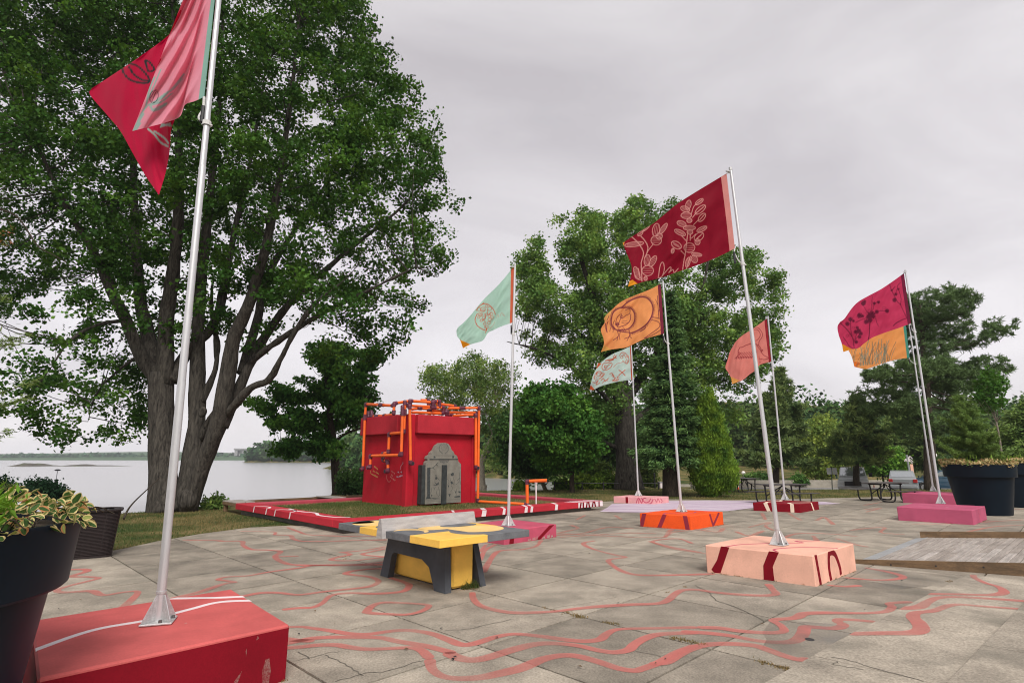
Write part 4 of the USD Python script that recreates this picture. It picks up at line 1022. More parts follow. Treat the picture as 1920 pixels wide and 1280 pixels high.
# lawn inside
ii, jj = np.meshgrid(np.linspace(CW - .05, LA - CW + .05, 70), np.linspace(CW - .05, LB - CW + .05, 50), indexing='ij')
KC = np.array([4.2, 4.0])
def island_z(i, j):
    return 0.19 + 0.09 * np.exp(-((i - KC[0]) ** 2 + (j - KC[1]) ** 2) / 6.0) + 0.04 * (meshkit.noise(np.stack([i * 1.3, j * 1.3, i * 0], -1), 2) - .5)
iz = island_z(ii, jj)
iv = np.column_stack([ii.ravel(), jj.ravel(), iz.ravel()])
single('kiosk_lawn', wf((iv, grid_faces(*ii.shape))), GRASS, kind='structure', smooth=True)

# ------------------------------------------------------------------ wooden frame seat behind the wall
WOOD_GREY = surface('weathered_wood', (0.34, 0.31, 0.28), rough=0.85, var=0.25, scale=3, grain=30, bump=0.4, stretch=(1.2, 1.2, 6))
WOOD_BROWN = surface('brown_timber', (0.17, 0.105, 0.055), rough=0.8, var=0.35, scale=2.5, grain=30, bump=0.5, stretch=(1.2, 1.2, 8), stain=(0.05, 0.035, 0.022), stain_amount=.6)
wd = thing('lakeside_bench', 'weathered wooden bench frame with cross boards on the lake side of the low wall', 'bench', WN + WB * LB)
o = 1.35
part(wd, 'rail', wf(bevbox(.0, LA - .6, LB + o - .09, LB + o, .2, .30, .006)), WOOD_BROWN)
part(wd, 'rail', wf(bevbox(.0, .09, LB + .01, LB + o - .095, .2, .30, .006)), WOOD_BROWN)
for x0 in (0.0, .32, 3.35, 3.62, 6.9, 7.2):
    part(wd, 'cross_board', wf(bevbox(x0 + .005, x0 + .3, LB + .012, LB + o - .002, .302, .335, .006)), WOOD_GREY)
for x0 in (0.02, 3.3, 6.6):
    part(wd, 'post', wf(bevbox(x0, x0 + .12, LB + o - .21, LB + o - .095, -.12, .2, .006)), WOOD_BROWN)
    part(wd, 'footing', wf(bevbox(x0 - .1, x0 + .22, LB + o - .3, LB + o + .0, -.5, -.11, .02)), BASE_CONC)

# ------------------------------------------------------------------ red kiosk
P_KIOSK = paint('kiosk_red_paint', (0.42, 0.010, 0.023), var=.14, scale=1.4, stain=(0.33, 0.02, 0.028), stain_amount=.5, speck=(0.5, 0.2, 0.18), speck_at=.78, speck_scale=6)
P_KIOSK2 = paint('kiosk_band_paint', (0.42, 0.024, 0.038), var=.14, scale=1.4)
K0 = np.array([-3.38, 18.29, 0.0]); KX, KY = turn(44.5), turn(134.0)
KLX, KLY, KZ0, KZ1 = 2.97, 2.88, 0.12, 3.2
kf = frame(K0, KX, KY, UP)
kiosk = thing('kiosk', 'square red kiosk building with a flat roof on the small lawn', 'building', K0)
part(kiosk, 'wall', kf(bevbox(.08, KLX - .02, .08, KLY, KZ0, KZ1 - .1, .02)), P_KIOSK)
part(kiosk, 'corner_pillar', kf(bevbox(.0, .30, .0, .26, KZ0, KZ1 + .01, .035)), P_KIOSK)
part(kiosk, 'corner_pillar', kf(bevbox(KLX - .2, KLX, .02, .2, KZ0, KZ1 - .63, .03)), P_KIOSK)
part(kiosk, 'roof_band', kf(bevbox(.305, KLX + .06, -.11, .09, KZ1 - .62, KZ1, .02)), P_KIOSK2)
part(kiosk, 'roof_band', kf(bevbox(-.11, .09, .50, KLY + .06, KZ1 - .62, KZ1, .02)), P_KIOSK2)
part(kiosk, 'roof_band', kf(bevbox(KLX - .1, KLX + .06, .095, KLY + .06, KZ1 - .62, KZ1, .02)), P_KIOSK2)
part(kiosk, 'roof_band', kf(bevbox(.095, KLX - .105, KLY - .1, KLY + .06, KZ1 - .62, KZ1, .02)), P_KIOSK2)
part(kiosk, 'roof', kf(box(.1, KLX - .11, .27, KLY - .11, KZ1 - .1, KZ1 - .05)), P_KIOSK2)

# chalk writing on the left wall
CHALK_Y, CHALK_R, CHALK_B = paint('yellow_chalk', (0.55, 0.38, 0.13)), paint('pink_chalk', (0.55, 0.2, 0.18)), paint('pale_blue_chalk', (0.42, 0.36, 0.44))
zk = (670, 860, .0625)
def left_local(px, py, off):
    p = at_plane(px, py, K0 - KX * off, KX) - K0
    return np.array([p @ KX, p @ KY, p[2]])
def front_local(px, py, off):
    p = at_plane(px, py, K0 - KY * off, KY) - K0
    return np.array([p @ KX, p @ KY, p[2]])
def scribble(a, b, seed, h=55):
    r = np.random.default_rng(seed)
    n = int(max(4, np.hypot(b[0] - a[0], b[1] - a[1]) / 14))
    return [(a[0] + (b[0] - a[0]) * t / n + r.uniform(-6, 6), a[1] + (b[1] - a[1]) * t / n + (-1) ** t * r.uniform(.25, .5) * h) for t in range(n + 1)]
for k, (a, b, m) in enumerate((((490, 210), (540, 260), CHALK_Y), ((565, 270), (600, 310), CHALK_Y), ((455, 345), (510, 385), CHALK_Y), ((540, 390), (630, 450), CHALK_Y), ((430, 460), (600, 545), CHALK_Y),
                             ((1015, 350), (1065, 400), CHALK_R), ((1080, 400), (1115, 440), CHALK_R), ((1010, 460), (1065, 520), CHALK_R), ((985, 530), (1030, 580), CHALK_R), ((1045, 590), (1140, 640), CHALK_R),
                             ((1200, 395), (1250, 400), CHALK_B), ((1300, 385), (1335, 395), CHALK_B), ((1175, 530), (1215, 535), CHALK_B), ((1235, 525), (1400, 480), CHALK_B))):
    pts = Z(*zk, scribble(a, b, k))
    l = np.array([left_local(x, y, -.08)[1:] for x, y in pts])
    v, f = prism(LineString(l).buffer(.006, cap_style='flat'), .004)
    part(kiosk, 'chalk_writing', kf((np.column_stack([v[:, 2] + .077, v[:, 0], v[:, 1]]), f)), m)
for pts, m in (([(375, 350), (385, 420), (430, 470), (480, 480)], CHALK_Y), ([(880, 480), (880, 600), (940, 690), (1000, 640)], CHALK_R), ([(1280, 320), (1310, 210), (1385, 120)], CHALK_B), ([(1350, 110), (1390, 115), (1400, 160)], CHALK_B)):
    l = np.array([left_local(x, y, -.08)[1:] for x, y in smooth_path(Z(*zk, pts), 5)])
    v, f = prism(LineString(l).buffer(.007, cap_style='flat'), .004)
    part(kiosk, 'chalk_writing', kf((np.column_stack([v[:, 2] + .077, v[:, 0], v[:, 1]]), f)), m)

# the grey painted monument board
STONE = surface('grey_board', (0.2, 0.19, 0.16), rough=.8, var=.2, scale=5, grain=80, stain=(.17, .16, .13), stain_amount=.5, stain_scale=3)
DARKS = surface('dark_board_edge', (0.035, 0.042, 0.042), rough=.7, var=.4, scale=7)
INKP = surface('grey_ink', (0.05, 0.058, 0.058), rough=.8, var=.5, scale=30)
INKL = surface('light_ink', (0.13, 0.13, 0.115), rough=.8, var=.3, scale=30)
zb_ = (770, 810, .10934)
board = thing('monument_board', 'tall grey arched board with figures drawn on it against the front of the red kiosk', 'board', K0 + KX * 1.6 - KY * .2)
def bl(p, off=.16):
    q = front_local(*Z(*zb_, [p])[0], off)
    return (q[0], q[2])
outl = [(250, 1232), (258, 560), (205, 548), (262, 520), (300, 470), (325, 455), (275, 455), (290, 410), (340, 385), (350, 350), (400, 310), (440, 230), (500, 185), (590, 178), (650, 195), (690, 250), (705, 300), (740, 330), (760, 380), (800, 400), (818, 460), (825, 500), (870, 545), (868, 1200)]
main = Polygon([bl(p) for p in outl if p not in ((205, 548), (325, 455))])
v, f = prism(main, .14)
part(board, 'panel', kf((np.column_stack([v[:, 0], v[:, 2] - .16, v[:, 1]]), f[:, ::-1])), STONE)
e0, e1 = bl((258, 560)), bl((250, 1232))
part(board, 'side_slab', kf(bevbox(bl((198, 560))[0], e0[0] - .002, -.17, .06, e1[1], e0[1], .006)), DARKS)
c0, c1 = bl((550, 560), .2), bl((615, 1230), .2)
part(board, 'centre_slab', kf(bevbox(c0[0], c1[0], -.21, -.161, c1[1], c0[1], .006)), DARKS)
part(board, 'cornice', kf(bevbox(bl((325, 463))[0], bl((815, 463))[0], -.178, -.161, bl((400, 468))[1], bl((400, 456))[1], .004)), DARKS)
def ink(poly_or_pts, w=None, m=INKP, off=.16):
    if w is None:
        g = Polygon([bl(p) for p in poly_or_pts])
        g = g if g.is_valid else g.buffer(0)
    else:
        g = LineString([bl(p) for p in (smooth_path(poly_or_pts, 4) if len(poly_or_pts) > 2 else poly_or_pts)]).buffer(w, cap_style='flat', quad_segs=2)
    v, f = prism(g, .003)
    part(board, 'drawing', kf((np.column_stack([v[:, 0], v[:, 2] - off - .0025, v[:, 1]]), f[:, ::-1])), m)
ink([(485, 475), (665, 475), (640, 520), (570, 535), (510, 520)], m=INKL)
ink([(285, 610), (340, 600), (335, 1100), (350, 1140), (300, 1140), (260, 1145), (285, 1090)], m=INKP)
ink([(340, 612), (400, 595), (475, 515)], .008)
ink([(440, 545), (465, 575)], .012); ink([(380, 610), (410, 632)], .01)
for sgn in (-1, 1):
    ink([(572 + sgn * 15, 370), (572 + sgn * 75, 310), (572 + sgn * 70, 240), (572 + sgn * 40, 195)], .018, INKL)
ink(ring(575, 255, 42, 55), .005, INKL)
ink([(400, 400), (430, 420), (425, 445), (395, 440)], m=INKP); ink([(715, 405), (750, 405), (745, 440), (720, 445)], m=INKP)
ink([(420, 390), (740, 388)], .004, INKL); ink([(420, 415), (700, 412)], .004, INKL)
# the seated and standing country people on the two leaves
for p in ([(428, 735), (440, 725), (445, 750), (430, 755)], [(420, 770), (455, 765), (460, 800), (430, 815)], [(410, 850), (450, 880), (490, 850), (480, 900), (430, 915), (440, 890)], [(385, 900), (440, 905), (420, 915)],
          [(690, 720), (720, 690), (750, 700), (740, 745), (705, 750)], [(690, 850), (715, 835), (735, 880), (700, 890)], [(640, 910), (665, 905), (655, 950)], [(760, 990), (785, 1030), (775, 1050)], [(820, 1010), (860, 1010), (858, 1040), (830, 1035)], [(650, 1060), (690, 1050), (675, 1110)], [(750, 1100), (850, 1085), (850, 1110), (760, 1118)], [(350, 1070), (380, 1080), (360, 1095)],
          [(330, 1130), (400, 1125), (500, 1135), (420, 1145)]):
    ink(p)
for p in ([(440, 760), (470, 790), (510, 840)], [(370, 940), (350, 1040), (360, 1110)], [(480, 930), (500, 1060), (470, 1110)], [(400, 940), (410, 975), (425, 940)], [(440, 1010), (460, 1080)], [(680, 780), (690, 840)], [(740, 770), (750, 830), (745, 900)], [(640, 800), (660, 850), (640, 900)], [(700, 910), (720, 960), (690, 1020)], [(800, 830), (850, 780)], [(850, 690), (845, 780), (860, 900)], [(780, 900), (840, 850)], [(800, 960), (780, 1100)]):
    ink(p, .005)
ink([(270, 1160), (520, 1150)], .004, INKL); ink([(270, 1190), (520, 1180)], .004, INKL); ink([(640, 1160), (860, 1140)], .004, INKL)

# ------------------------------------------------------------------ orange pipes with maroon fittings
PIPE = paint('orange_pipe_paint', (0.84, 0.135, 0.014), rough=.4, var=.08, bump=.05, spec=.5)
FIT = paint('maroon_fitting_paint', (0.115, 0.022, 0.045), rough=.42, var=.15, bump=.05, spec=.5)
pipes = thing('pipe_run', 'bright orange pipes with maroon elbows winding over the roof and walls of the red kiosk', 'pipes', K0 + UP * KZ1)

def elbow(parent, p, r=.066, nm='elbow'):
    m = trimesh.creation.icosphere(2, r)
    m.apply_translation(p)
    part(parent, nm, m, FIT, smooth=True)

def run(parent, pts, ends=(None, None), couple=(), r=.047):
    W = [np.asarray(p, float) for p in pts]
    for k in range(len(W) - 1):
        a, b = W[k], W[k + 1]
        d = (b - a) / np.linalg.norm(b - a)
        part(parent, 'pipe', tube([a, b], [r, r], 12), PIPE, smooth=40)
        for q, s in ((a, d), (b, -d)):
            if (q is a and (k > 0 or ends[0] is not None)) or (q is b and (k < len(W) - 2 or ends[1] is not None)):
                part(parent, 'fitting', tube([q, q + s * .10], [.066, .066], 12), FIT, smooth=40)
        if k in couple:
            m = a + (b - a) * .42
            part(parent, 'fitting', tube([m - d * .13, m + d * .13], [.063, .063], 12), FIT, smooth=40)
    for k, q in enumerate(W):
        if 0 < k < len(W) - 1 or (k == 0 and ends[0] is not None) or (k == len(W) - 1 and ends[1] is not None):
            elbow(parent, q)
    for k, e in ((0, ends[0]), (-1, ends[1])):
        if e is not None and not isinstance(e, bool):
            e = np.asarray(e, float)
            part(parent, 'fitting', tube([W[k], W[k] + e * .13], [.066, .066], 12), FIT, smooth=40)
            part(parent, 'pipe_mouth', tube([W[k] + e * .125, W[k] + e * .132], [.05, .05], 12), BLACK)

def KW(x, y, z):
    return K0 + KX * x + KY * y + UP * z

z7 = (660, 730, .17968)
def LF(pts, off):
    return [K0 + (lambda l: KX * l[0] + KY * l[1] + UP * l[2])(left_local(x, y, off)) for x, y in Z(*z7, pts)]
def RF(pts, off):
    return [K0 + (lambda l: KX * l[0] + KY * l[1] + UP * l[2])(front_local(x, y, off)) for x, y in Z(*z7, pts)]
mk = thing
run(pipes, LF([(432, 168), (140, 152), (128, 288), (107, 828)], .17), (True, -KX * .8 + UP * -.3), (0,))
run(pipes, LF([(552, 130), (551, 238), (541, 446), (386, 462), (378, 655)], .19), (True, True), ())
run(pipes, LF([(378, 655), (318, 668), (322, 738), (372, 748), (374, 852)], .19), (None, -KX), ())
run(pipes, LF([(527, 180), (527, 240), (514, 682), (188, 692), (186, 812)], .30), (True, -KX * .9 + KY * .3), ())
run(pipes, RF([(602, 172), (612, 770)], .2), (True, -KY), ())
run(pipes, RF([(1297, 262), (1296, 818)], .17), (True, -KY), ())
pg = at_z(660 + 1330 * .17968, 730 + 1160 * .17968, .3)
rf = RF([(1010, 196), (1330, 190), (1322, 275)], .2)
base_r = K0 + KX * 3.06 - KY * .2
run(pipes, [rf[0], rf[1], np.array([rf[1][0], rf[1][1], .3])], (None, True), (0,))
run(pipes, RF([(1310, 240), (985, 235)], .12), (True, True), ())
run(pipes, RF([(625, 237), (952, 250), (958, 185), (850, 190), (852, 125), (915, 122), (912, 175)], -.25), (None, True), ())
run(pipes, RF([(606, 168), (604, 118), (840, 134), (842, 190)], -.1), (True, True), ())
run(pipes, RF([(604, 118), (440, 146), (434, 250)], -.15), (None, True), ())
run(pipes, RF([(520, 190), (585, 170)], -.05), (None, None), ())
run(pipes, RF([(625, 170), (830, 180), (835, 205), (700, 195)], -.7), (None, True), ())
run(pipes, RF([(620, 205), (760, 190)], -.9), (None, True), ())
run(pipes, RF([(800, 218), (955, 225)], -.4), (True, None), ())
run(pipes, RF([(720, 110), (798, 112), (800, 170)], -1.4), (None, True), ())
run(pipes, RF([(920, 150), (1082, 172)], -1.1), (None, True), ())
run(pipes, RF([(880, 130), (905, 185)], -.6), (None, None), ())
run(pipes, RF([(990, 215), (988, 262), (1040, 262)], -.5), (True, True), ())
run(pipes, RF([(1060, 274), (1285, 262)], -.3), (None, True), ())
run(pipes, LF([(160, 240), (165, 285)], -.6) , (True, True), ())
run(pipes, LF([(195, 232), (205, 280), (330, 272)], -.5), (True, None), (1,))
run(pipes, LF([(430, 262), (330, 272)], -.1), (None, True), ())
run(pipes, LF([(585, 175), (586, 160)], .1), (True, True), ())

# the pipe on the ground and the listening pipe in the lawn
gp = thing('listening_pipe', 'orange listening pipe on a short stand rising from the lawn beside the mint flag', 'pipe', at_z(989, 946, .25))
g0 = np.array([rf[1][0], rf[1][1], .3])
s0 = at_z(989, 946, .24)
run(gp, [g0 + (s0 - g0) * .02 + UP * .0, np.array([s0[0], s0[1], .26])], (None, True), ())
stop = at_y(988, 902, s0[1])
send = at_y(1026, 900, s0[1] - .25)
run(gp, [np.array([s0[0], s0[1], .27]), stop, send], (None, None), (), r=.055)
part(gp, 'pipe_mouth', tube([send, send + (send - stop) * .01], [.045, .045], 12), BLACK)
q0 = stop + (send - stop) * .45
part(gp, 'stand', tube([np.array([q0[0], q0[1], .2]), q0 - UP * .05], [.025, .025], 10), P_WHITE)
part(gp, 'stand_foot', lathe([(.1, .2), (.1, .24), (.03, .25)], 12, (q0[0], q0[1], 0)), P_WHITE)
part(gp, 'stand_fork', tube([q0 - UP * .12, q0 - UP * .05], [.03, .06], 10), P_WHITE)

# ------------------------------------------------------------------ concrete table tennis table
T_YEL = paint('yellow_table_paint', (0.86, 0.52, 0.10), rough=.55, bump=.12, speck=(.3, .2, .08), speck_at=.74, speck_scale=16)
T_LYEL = paint('pale_yellow_table_paint', (0.83, 0.56, 0.22), rough=.6, bump=.12)
T_GREY = paint('grey_table_paint', (0.15, 0.155, 0.165), rough=.55, var=.25, bump=.25, scale=5)
T_DARK = paint('dark_grey_table_paint', (0.085, 0.092, 0.105), rough=.65, var=.2, bump=.35, scale=3, stain=(.05, .053, .06), stain_amount=.5)
T_NET = surface('bare_concrete_net', (0.40, 0.38, 0.37), rough=.8, var=.2, scale=4, grain=60, bump=.4, stretch=(1, 1, 5))
TA = np.array([-0.915, 7.40, 0.0])
tt = thing('table_tennis_table', 'concrete table tennis table painted in yellow and dark grey circles', 'table', TA)
tf = frame(TA, turn(43.0), turn(134.0), UP)
TW, TL, TZ, TT = 1.60, 2.70, .765, .095
for i in range(2):
    for j in range(4):
        x0, x1, y0, y1 = i * TW / 2, (i + 1) * TW / 2, j * TL / 4, (j + 1) * TL / 4
        yel = (i + j) % 2 == 0
        part(tt, 'top_cell', tf(bevbox(x0, x1, y0, y1, TZ - TT, TZ, .004)), T_YEL if yel else T_GREY)
def disc(cx, cy, rx, ry, m, z=0, half=None):
    g = shapely.affinity.scale(Point(cx, cy).buffer(1, quad_segs=16), rx, ry)
    if half is not None:
        g = g.intersection(half)
    g = g.intersection(shapely.box(.01, .01, TW - .01, TL - .01))
    if not g.is_empty:
        v, f = prism(g, .004)
        part(tt, 'painted_circle', tf((np.column_stack([v[:, 0], v[:, 1], v[:, 2] + TZ - .002 + z]), f)), m)
import shapely.affinity
disc(.92, .42, .36, .36, T_GREY, 0, shapely.box(0, 0, .98, 1.2))
disc(1.12, .62, .42, .38, T_LYEL, .001, shapely.box(.78, 0, 2, 1.4))
disc(.25, 1.02, .24, .26, T_LYEL, 0)
disc(.12, .95, .26, .24, T_GREY, .001)
disc(.75, 1.1, .3, .2, T_LYEL, .0)
disc(1.2, 1.15, .32, .2, T_GREY, .001)
for cx, cy, r, yel in ((.4, 1.65, .3, 0), (1.2, 1.7, .3, 1), (.42, 2.28, .36, 1), (1.15, 2.3, .34, 0), (.3, 2.55, .22, 0)):
    disc(cx, cy, r, r, T_LYEL if yel else T_GREY, .001 * (cy > 2.2))
v, f = prism([(-.085, -.10), (.085, -.10), (.075, -.04), (.07, .003), (.025, .165), (-.025, .165), (-.07, .003), (-.075, -.04)], TW + .12)
ny = TL / 2
part(tt, 'net', tf((np.column_stack([v[:, 2] - .06, v[:, 0] + ny, v[:, 1] + TZ + .002]), f)), T_NET)
for side, xa in ((0, .50), (1, .98)):
    outl_ = Polygon([(.56, TZ - TT - .002), (1.98, TZ - TT - .002), (2.09, 0), (1.87, 0), (1.84, .33), (1.78, .37), (1.05, .36), (.86, .28), (.68, 0), (.43, 0)])
    v, f = prism(outl_, .10)
    lean = (1 - v[:, 1] / (TZ - TT)) * (-.07 if side == 0 else .07)
    part(tt, 'leg_frame', tf((np.column_stack([v[:, 2] + xa + lean - (0 if side == 0 else .0), v[:, 0], v[:, 1]]), f)), T_DARK)
part(tt, 'core', tf(bevbox(.602, .978, .50, 2.02, .02, TZ - TT - .003, .03)), T_YEL)

# ------------------------------------------------------------------ wooden ramp
RA, RB = ab((6.2, 10.7))
RE0, RE1 = turn(-47), turn(43)              # travel direction up the ramp, and across it
r0 = at_z(1605, 1048, .07); r0[2] = 0
ramp = thing('wooden_ramp', 'grey plank ramp with brown timber side beams at the right edge', 'ramp', r0)
dir_front = at_z(1920, 1084, 0)[:2] - at_z(1608, 1060, 0)[:2]
a_front = math.degrees(math.atan2(dir_front[1], dir_front[0]))
rfm = frame(r0, turn(a_front), turn(43.0), UP)
RLEN, RWID = 5.0, 4.25
def ramp_z(x):
    return .055 + .055 * x
rp = np.random.default_rng(3)
PLANKS = [surface(f'ramp_plank_{k}', c, rough=.85, var=.3, scale=2.2, grain=16, bump=.5, rot=(0, 0, -math.radians(43)), stretch=(.7, 9, 2), stain=(.16, .135, .115), stain_amount=.35, stain_scale=1.2) for k, c in enumerate(((0.40, .355, .32), (.36, .315, .28), (.44, .395, .36), (.33, .285, .25)))]
x = .24
while x < RLEN:
    wp = .138
    prev = 0
    for y0, y1 in ((.06, rp.choice([1.4, 2.1, 2.8])), (None, RWID - .12)):
        y0 = prev + .008 if y0 is None else y0
        prev = y1
        v, f = bevbox(x + .005, x + wp - .006, y0, y1, -.035, 0, .005)
        v = v.copy(); v[:, 2] += ramp_z(v[:, 0]) + rp.uniform(-.002, .003)
        part(ramp, 'plank', rfm((v, f)), PLANKS[rp.integers(4)])
    x += wp
v, f = bevbox(.0, .24, .03, RWID - .1, -.05, .004, .003)
v[:, 2] += ramp_z(v[:, 0]) * np.where(v[:, 0] < .1, .55, 1.0)
part(ramp, 'threshold_plate', rfm((v, f)), surface('pale_steel_plate', (.42, .43, .43), rough=.5, metallic=.4, var=.15, scale=4))
def beam(nm, y0, y1, up):
    v, f = box(-.03, RLEN, y0, y1, 0, 1)
    v = np.array([(a, b, (ramp_z(a) + up) if c > .5 else -.02) for a, b, c in v])
    part(ramp, nm, rfm((v, f)), WOOD_BROWN)
beam('side_beam', 0, .055, .012)
v, f = box(.1, RLEN, RWID - .11, RWID, 0, 1)
v = np.array([(a, b, (ramp_z(a) + .12) if c > .5 else ramp_z(a) - .1) for a, b, c in v])
part(ramp, 'kerb_beam', rfm((v, f)), WOOD_BROWN)
for k in range(7):
    part(ramp, 'bolt', rfm(tube([(.5 + k * .62, -.004, ramp_z(.5 + k * .62) - .06), (.5 + k * .62, .0, ramp_z(.5 + k * .62) - .06)], [.014, .014], 8)), BLACK)

# ------------------------------------------------------------------ litter bin
BROWN_METAL = surface('dark_brown_metal', (0.020, 0.0125, 0.0125), rough=.5, var=.2, scale=8, bump=.05)
bc = np.array([-7.88, 10.95, 0.0])
lb = thing('litter_bin', 'dark brown slatted steel litter bin on the edge of the grass', 'litter bin', bc)
def squared(mesh, ang=35.0):
    """a round section pushed out towards four rounded corners"""
    v, f = arr(mesh)
    v = v.copy()
    d = v[:, :2] - bc[:2]
    a = np.arctan2(d[:, 1], d[:, 0]) - math.radians(ang)
    k = .93 / (np.abs(np.cos(a)) ** 5 + np.abs(np.sin(a)) ** 5) ** .2
    v[:, :2] = bc[:2] + d * k[:, None]
    return v, f
bands_ = []
for k in range(30):
    z = .05 + k * .025
    r = .36 + .06 * z / .82
    bands_.append(lathe([(r - .006, z), (r + .004, z + .004), (r + .004, z + .018), (r - .006, z + .022)], 40, bc))
part(lb, 'slat_bands', squared(cat(*bands_)), BROWN_METAL)
part(lb, 'rim', squared(lathe([(.42, .80), (.455, .815), (.46, .84), (.36, .85), (.30, .835)], 40, bc)), BROWN_METAL, smooth=40)
part(lb, 'foot_ring', squared(lathe([(.34, .0), (.365, .0), (.365, .04), (.345, .05)], 40, bc)), BROWN_METAL)
part(lb, 'liner', squared(lathe([(.335, .03), (.395, .80)], 40, bc)), BLACK)
for k in range(8):
    a = k * math.pi / 4 + .25
    e = np.array([math.cos(a), math.sin(a), 0])
    part(lb, 'upright', squared(tube([bc + e * .350 + UP * .02, bc + e * .412 + UP * .82], [.010] * 2, 6)), BROWN_METAL)
part(lb, 'handle', tube(smooth_path([bc + np.array([-.26, -.25, .845]), bc + np.array([-.26, -.25, .90]), bc + np.array([.14, -.33, .90]), bc + np.array([.14, -.33, .845])], 1), .009, 6), BROWN_METAL)

# ------------------------------------------------------------------ planters
NAVY = surface('dark_blue_planter', (0.004, 0.0088, 0.0155), rough=.42, var=.12, scale=3, grain=40, bump=.04, spec=.14)
SOIL = surface('planter_soil', (0.04, 0.03, 0.02), rough=.95, var=.5, scale=12)
def planter(label, c, R, H, q):
    t = thing('planter', label, 'planter', (c[0], c[1], 0), group='big dark blue plastic planters')
    zb0 = H - .41 * R
    c3 = (c[0], c[1], 0)
    part(t, 'body', lathe([(q * R - .02, 0.0), (q * R, .012), (.88 * R, zb0 + .004)], 72, c3), NAVY, smooth=30)
    part(t, 'rim', lathe([(.87 * R, zb0), (.955 * R, zb0), (.97 * R, zb0 + .015), (R - .004, H - .02), (R - .012, H), (.955 * R, H), (.94 * R, H - .08)], 72, c3), NAVY, smooth=30)
    part(t, 'soil', lathe([(.945 * R, H - .05), (.5 * R, H - .01), (.001, H + .02)], 40, c3), SOIL)
    return t
planter('near dark blue planter, cut by the left edge of the picture', (-3.6, 3.26), .955, 1.41, .76)
planter('front one of the two dark blue planters behind the magenta block at the right', (15.45, 18.85), .98, 1.58, .70)
planter('rear dark blue planter, partly cut by the right edge of the picture', (19.0, 21.9), 1.02, 1.60, .72)

# ------------------------------------------------------------------ picnic tables
PT_TOP = surface('brown_table_top', (0.06, 0.05, 0.047), rough=.5, var=.2, scale=5)
def picnic_table(label, loc, rot):
    t = thing('picnic_table', label, 'picnic table', loc, group='black steel picnic tables beside the plaza')
    f = frame(loc, turn(rot), turn(rot + 90), UP)
    part(t, 'table_top', f(bevbox(-.95, .95, -.40, .40, .735, .765, .01)), PT_TOP)
    for s in (-1, 1):
        part(t, 'bench', f(bevbox(-.95, .95, s * .78 - .14, s * .78 + .14, .43, .46, .01)), PT_TOP)
        for x in (-.62, .62):
            path = [(x, s * .80, .43), (x, s * .80, .22), (x, s * .74, .06), (x, s * .60, .025), (x, s * .36, .025), (x, s * .24, .06), (x, s * .20, .2), (x, s * .24, .735)]
            part(t, 'leg', tube(f((smooth_path(path, 4), np.zeros((0, 3), int)))[0], .03, 8), BLACK, smooth=40)
    for x in (-.62, .62):
        part(t, 'brace', tube(f((np.array([(x, -.3, .70), (x, .3, .70)]), np.zeros((0, 3), int)))[0], .025, 8), BLACK)
        part(t, 'brace', tube(f((np.array([(x, -.2, .3), (0, 0, .70)]), np.zeros((0, 3), int)))[0], .02, 8), BLACK)
        part(t, 'brace', tube(f((np.array([(x, .2, .3), (0, 0, .70)]), np.zeros((0, 3), int)))[0], .02, 8), BLACK)
    return t

# ------------------------------------------------------------------ foliage
def leaf_mesh(C, size, col, rng, up=0.4, aspect=0.62, along=None):
    """one folded four-sided leaf per centre. C (n,3), size (n,), col (n,3)"""
    n = len(C)
    d = rng.normal(size=(n, 3)); d[:, 2] -= .25
    if along is not None:
        d = along + d * .35
    d /= np.linalg.norm(d, axis=1, keepdims=True)
    nn = rng.normal(size=(n, 3)); nn[:, 2] += up * 2.2
    s = np.cross(d, nn); s /= np.maximum(np.linalg.norm(s, axis=1, keepdims=True), 1e-9)
    nn = np.cross(s, d)
    L, W = size[:, None], size[:, None] * aspect * .5
    b, t = C - d * L * .5, C + d * L * .5
    m = C - d * L * .08 - nn * L * .06
    v = np.stack([b, m + s * W, t, m - s * W], 1).reshape(-1, 3)
    i = np.arange(n)[:, None] * 4
    f = np.concatenate([i + [0, 1, 2], i + [0, 2, 3]], 1).reshape(-1, 3)
    return v, f, np.repeat(col, 4, 0)

def sprigs(C, k, spread, size, base, rng, var=.25, up=.4, aspect=.62, light=None):
    n = len(C)
    young = np.repeat(smoothstep(.42, .72, meshkit.noise(C * .9, 77) * .6 + meshkit.noise(C * 2.3, 78) * .4), k)[:, None]      # young: highlights painted into the leaf colour in random clumps
    P = (C[:, None] + rng.normal(size=(n, k, 3)) * spread * np.array([1, 1, .8])).reshape(-1, 3)
    tone = np.repeat(rng.uniform(1 - var, 1 + var, (n, 1)), k, 0) * rng.uniform(.85, 1.15, (n * k, 1))
    hue = np.repeat(rng.uniform(-1, 1, (n, 1)), k, 0) * .12
    base = np.asarray(base) * (1 + young * np.array([1.25, .9, .7]))
    col = base * tone * np.concatenate([1 + hue, np.ones_like(hue), 1 - hue * .5], 1)
    sz = size * rng.uniform(.7, 1.25, n * k)
    return leaf_mesh(P, sz, col, rng, up, aspect)

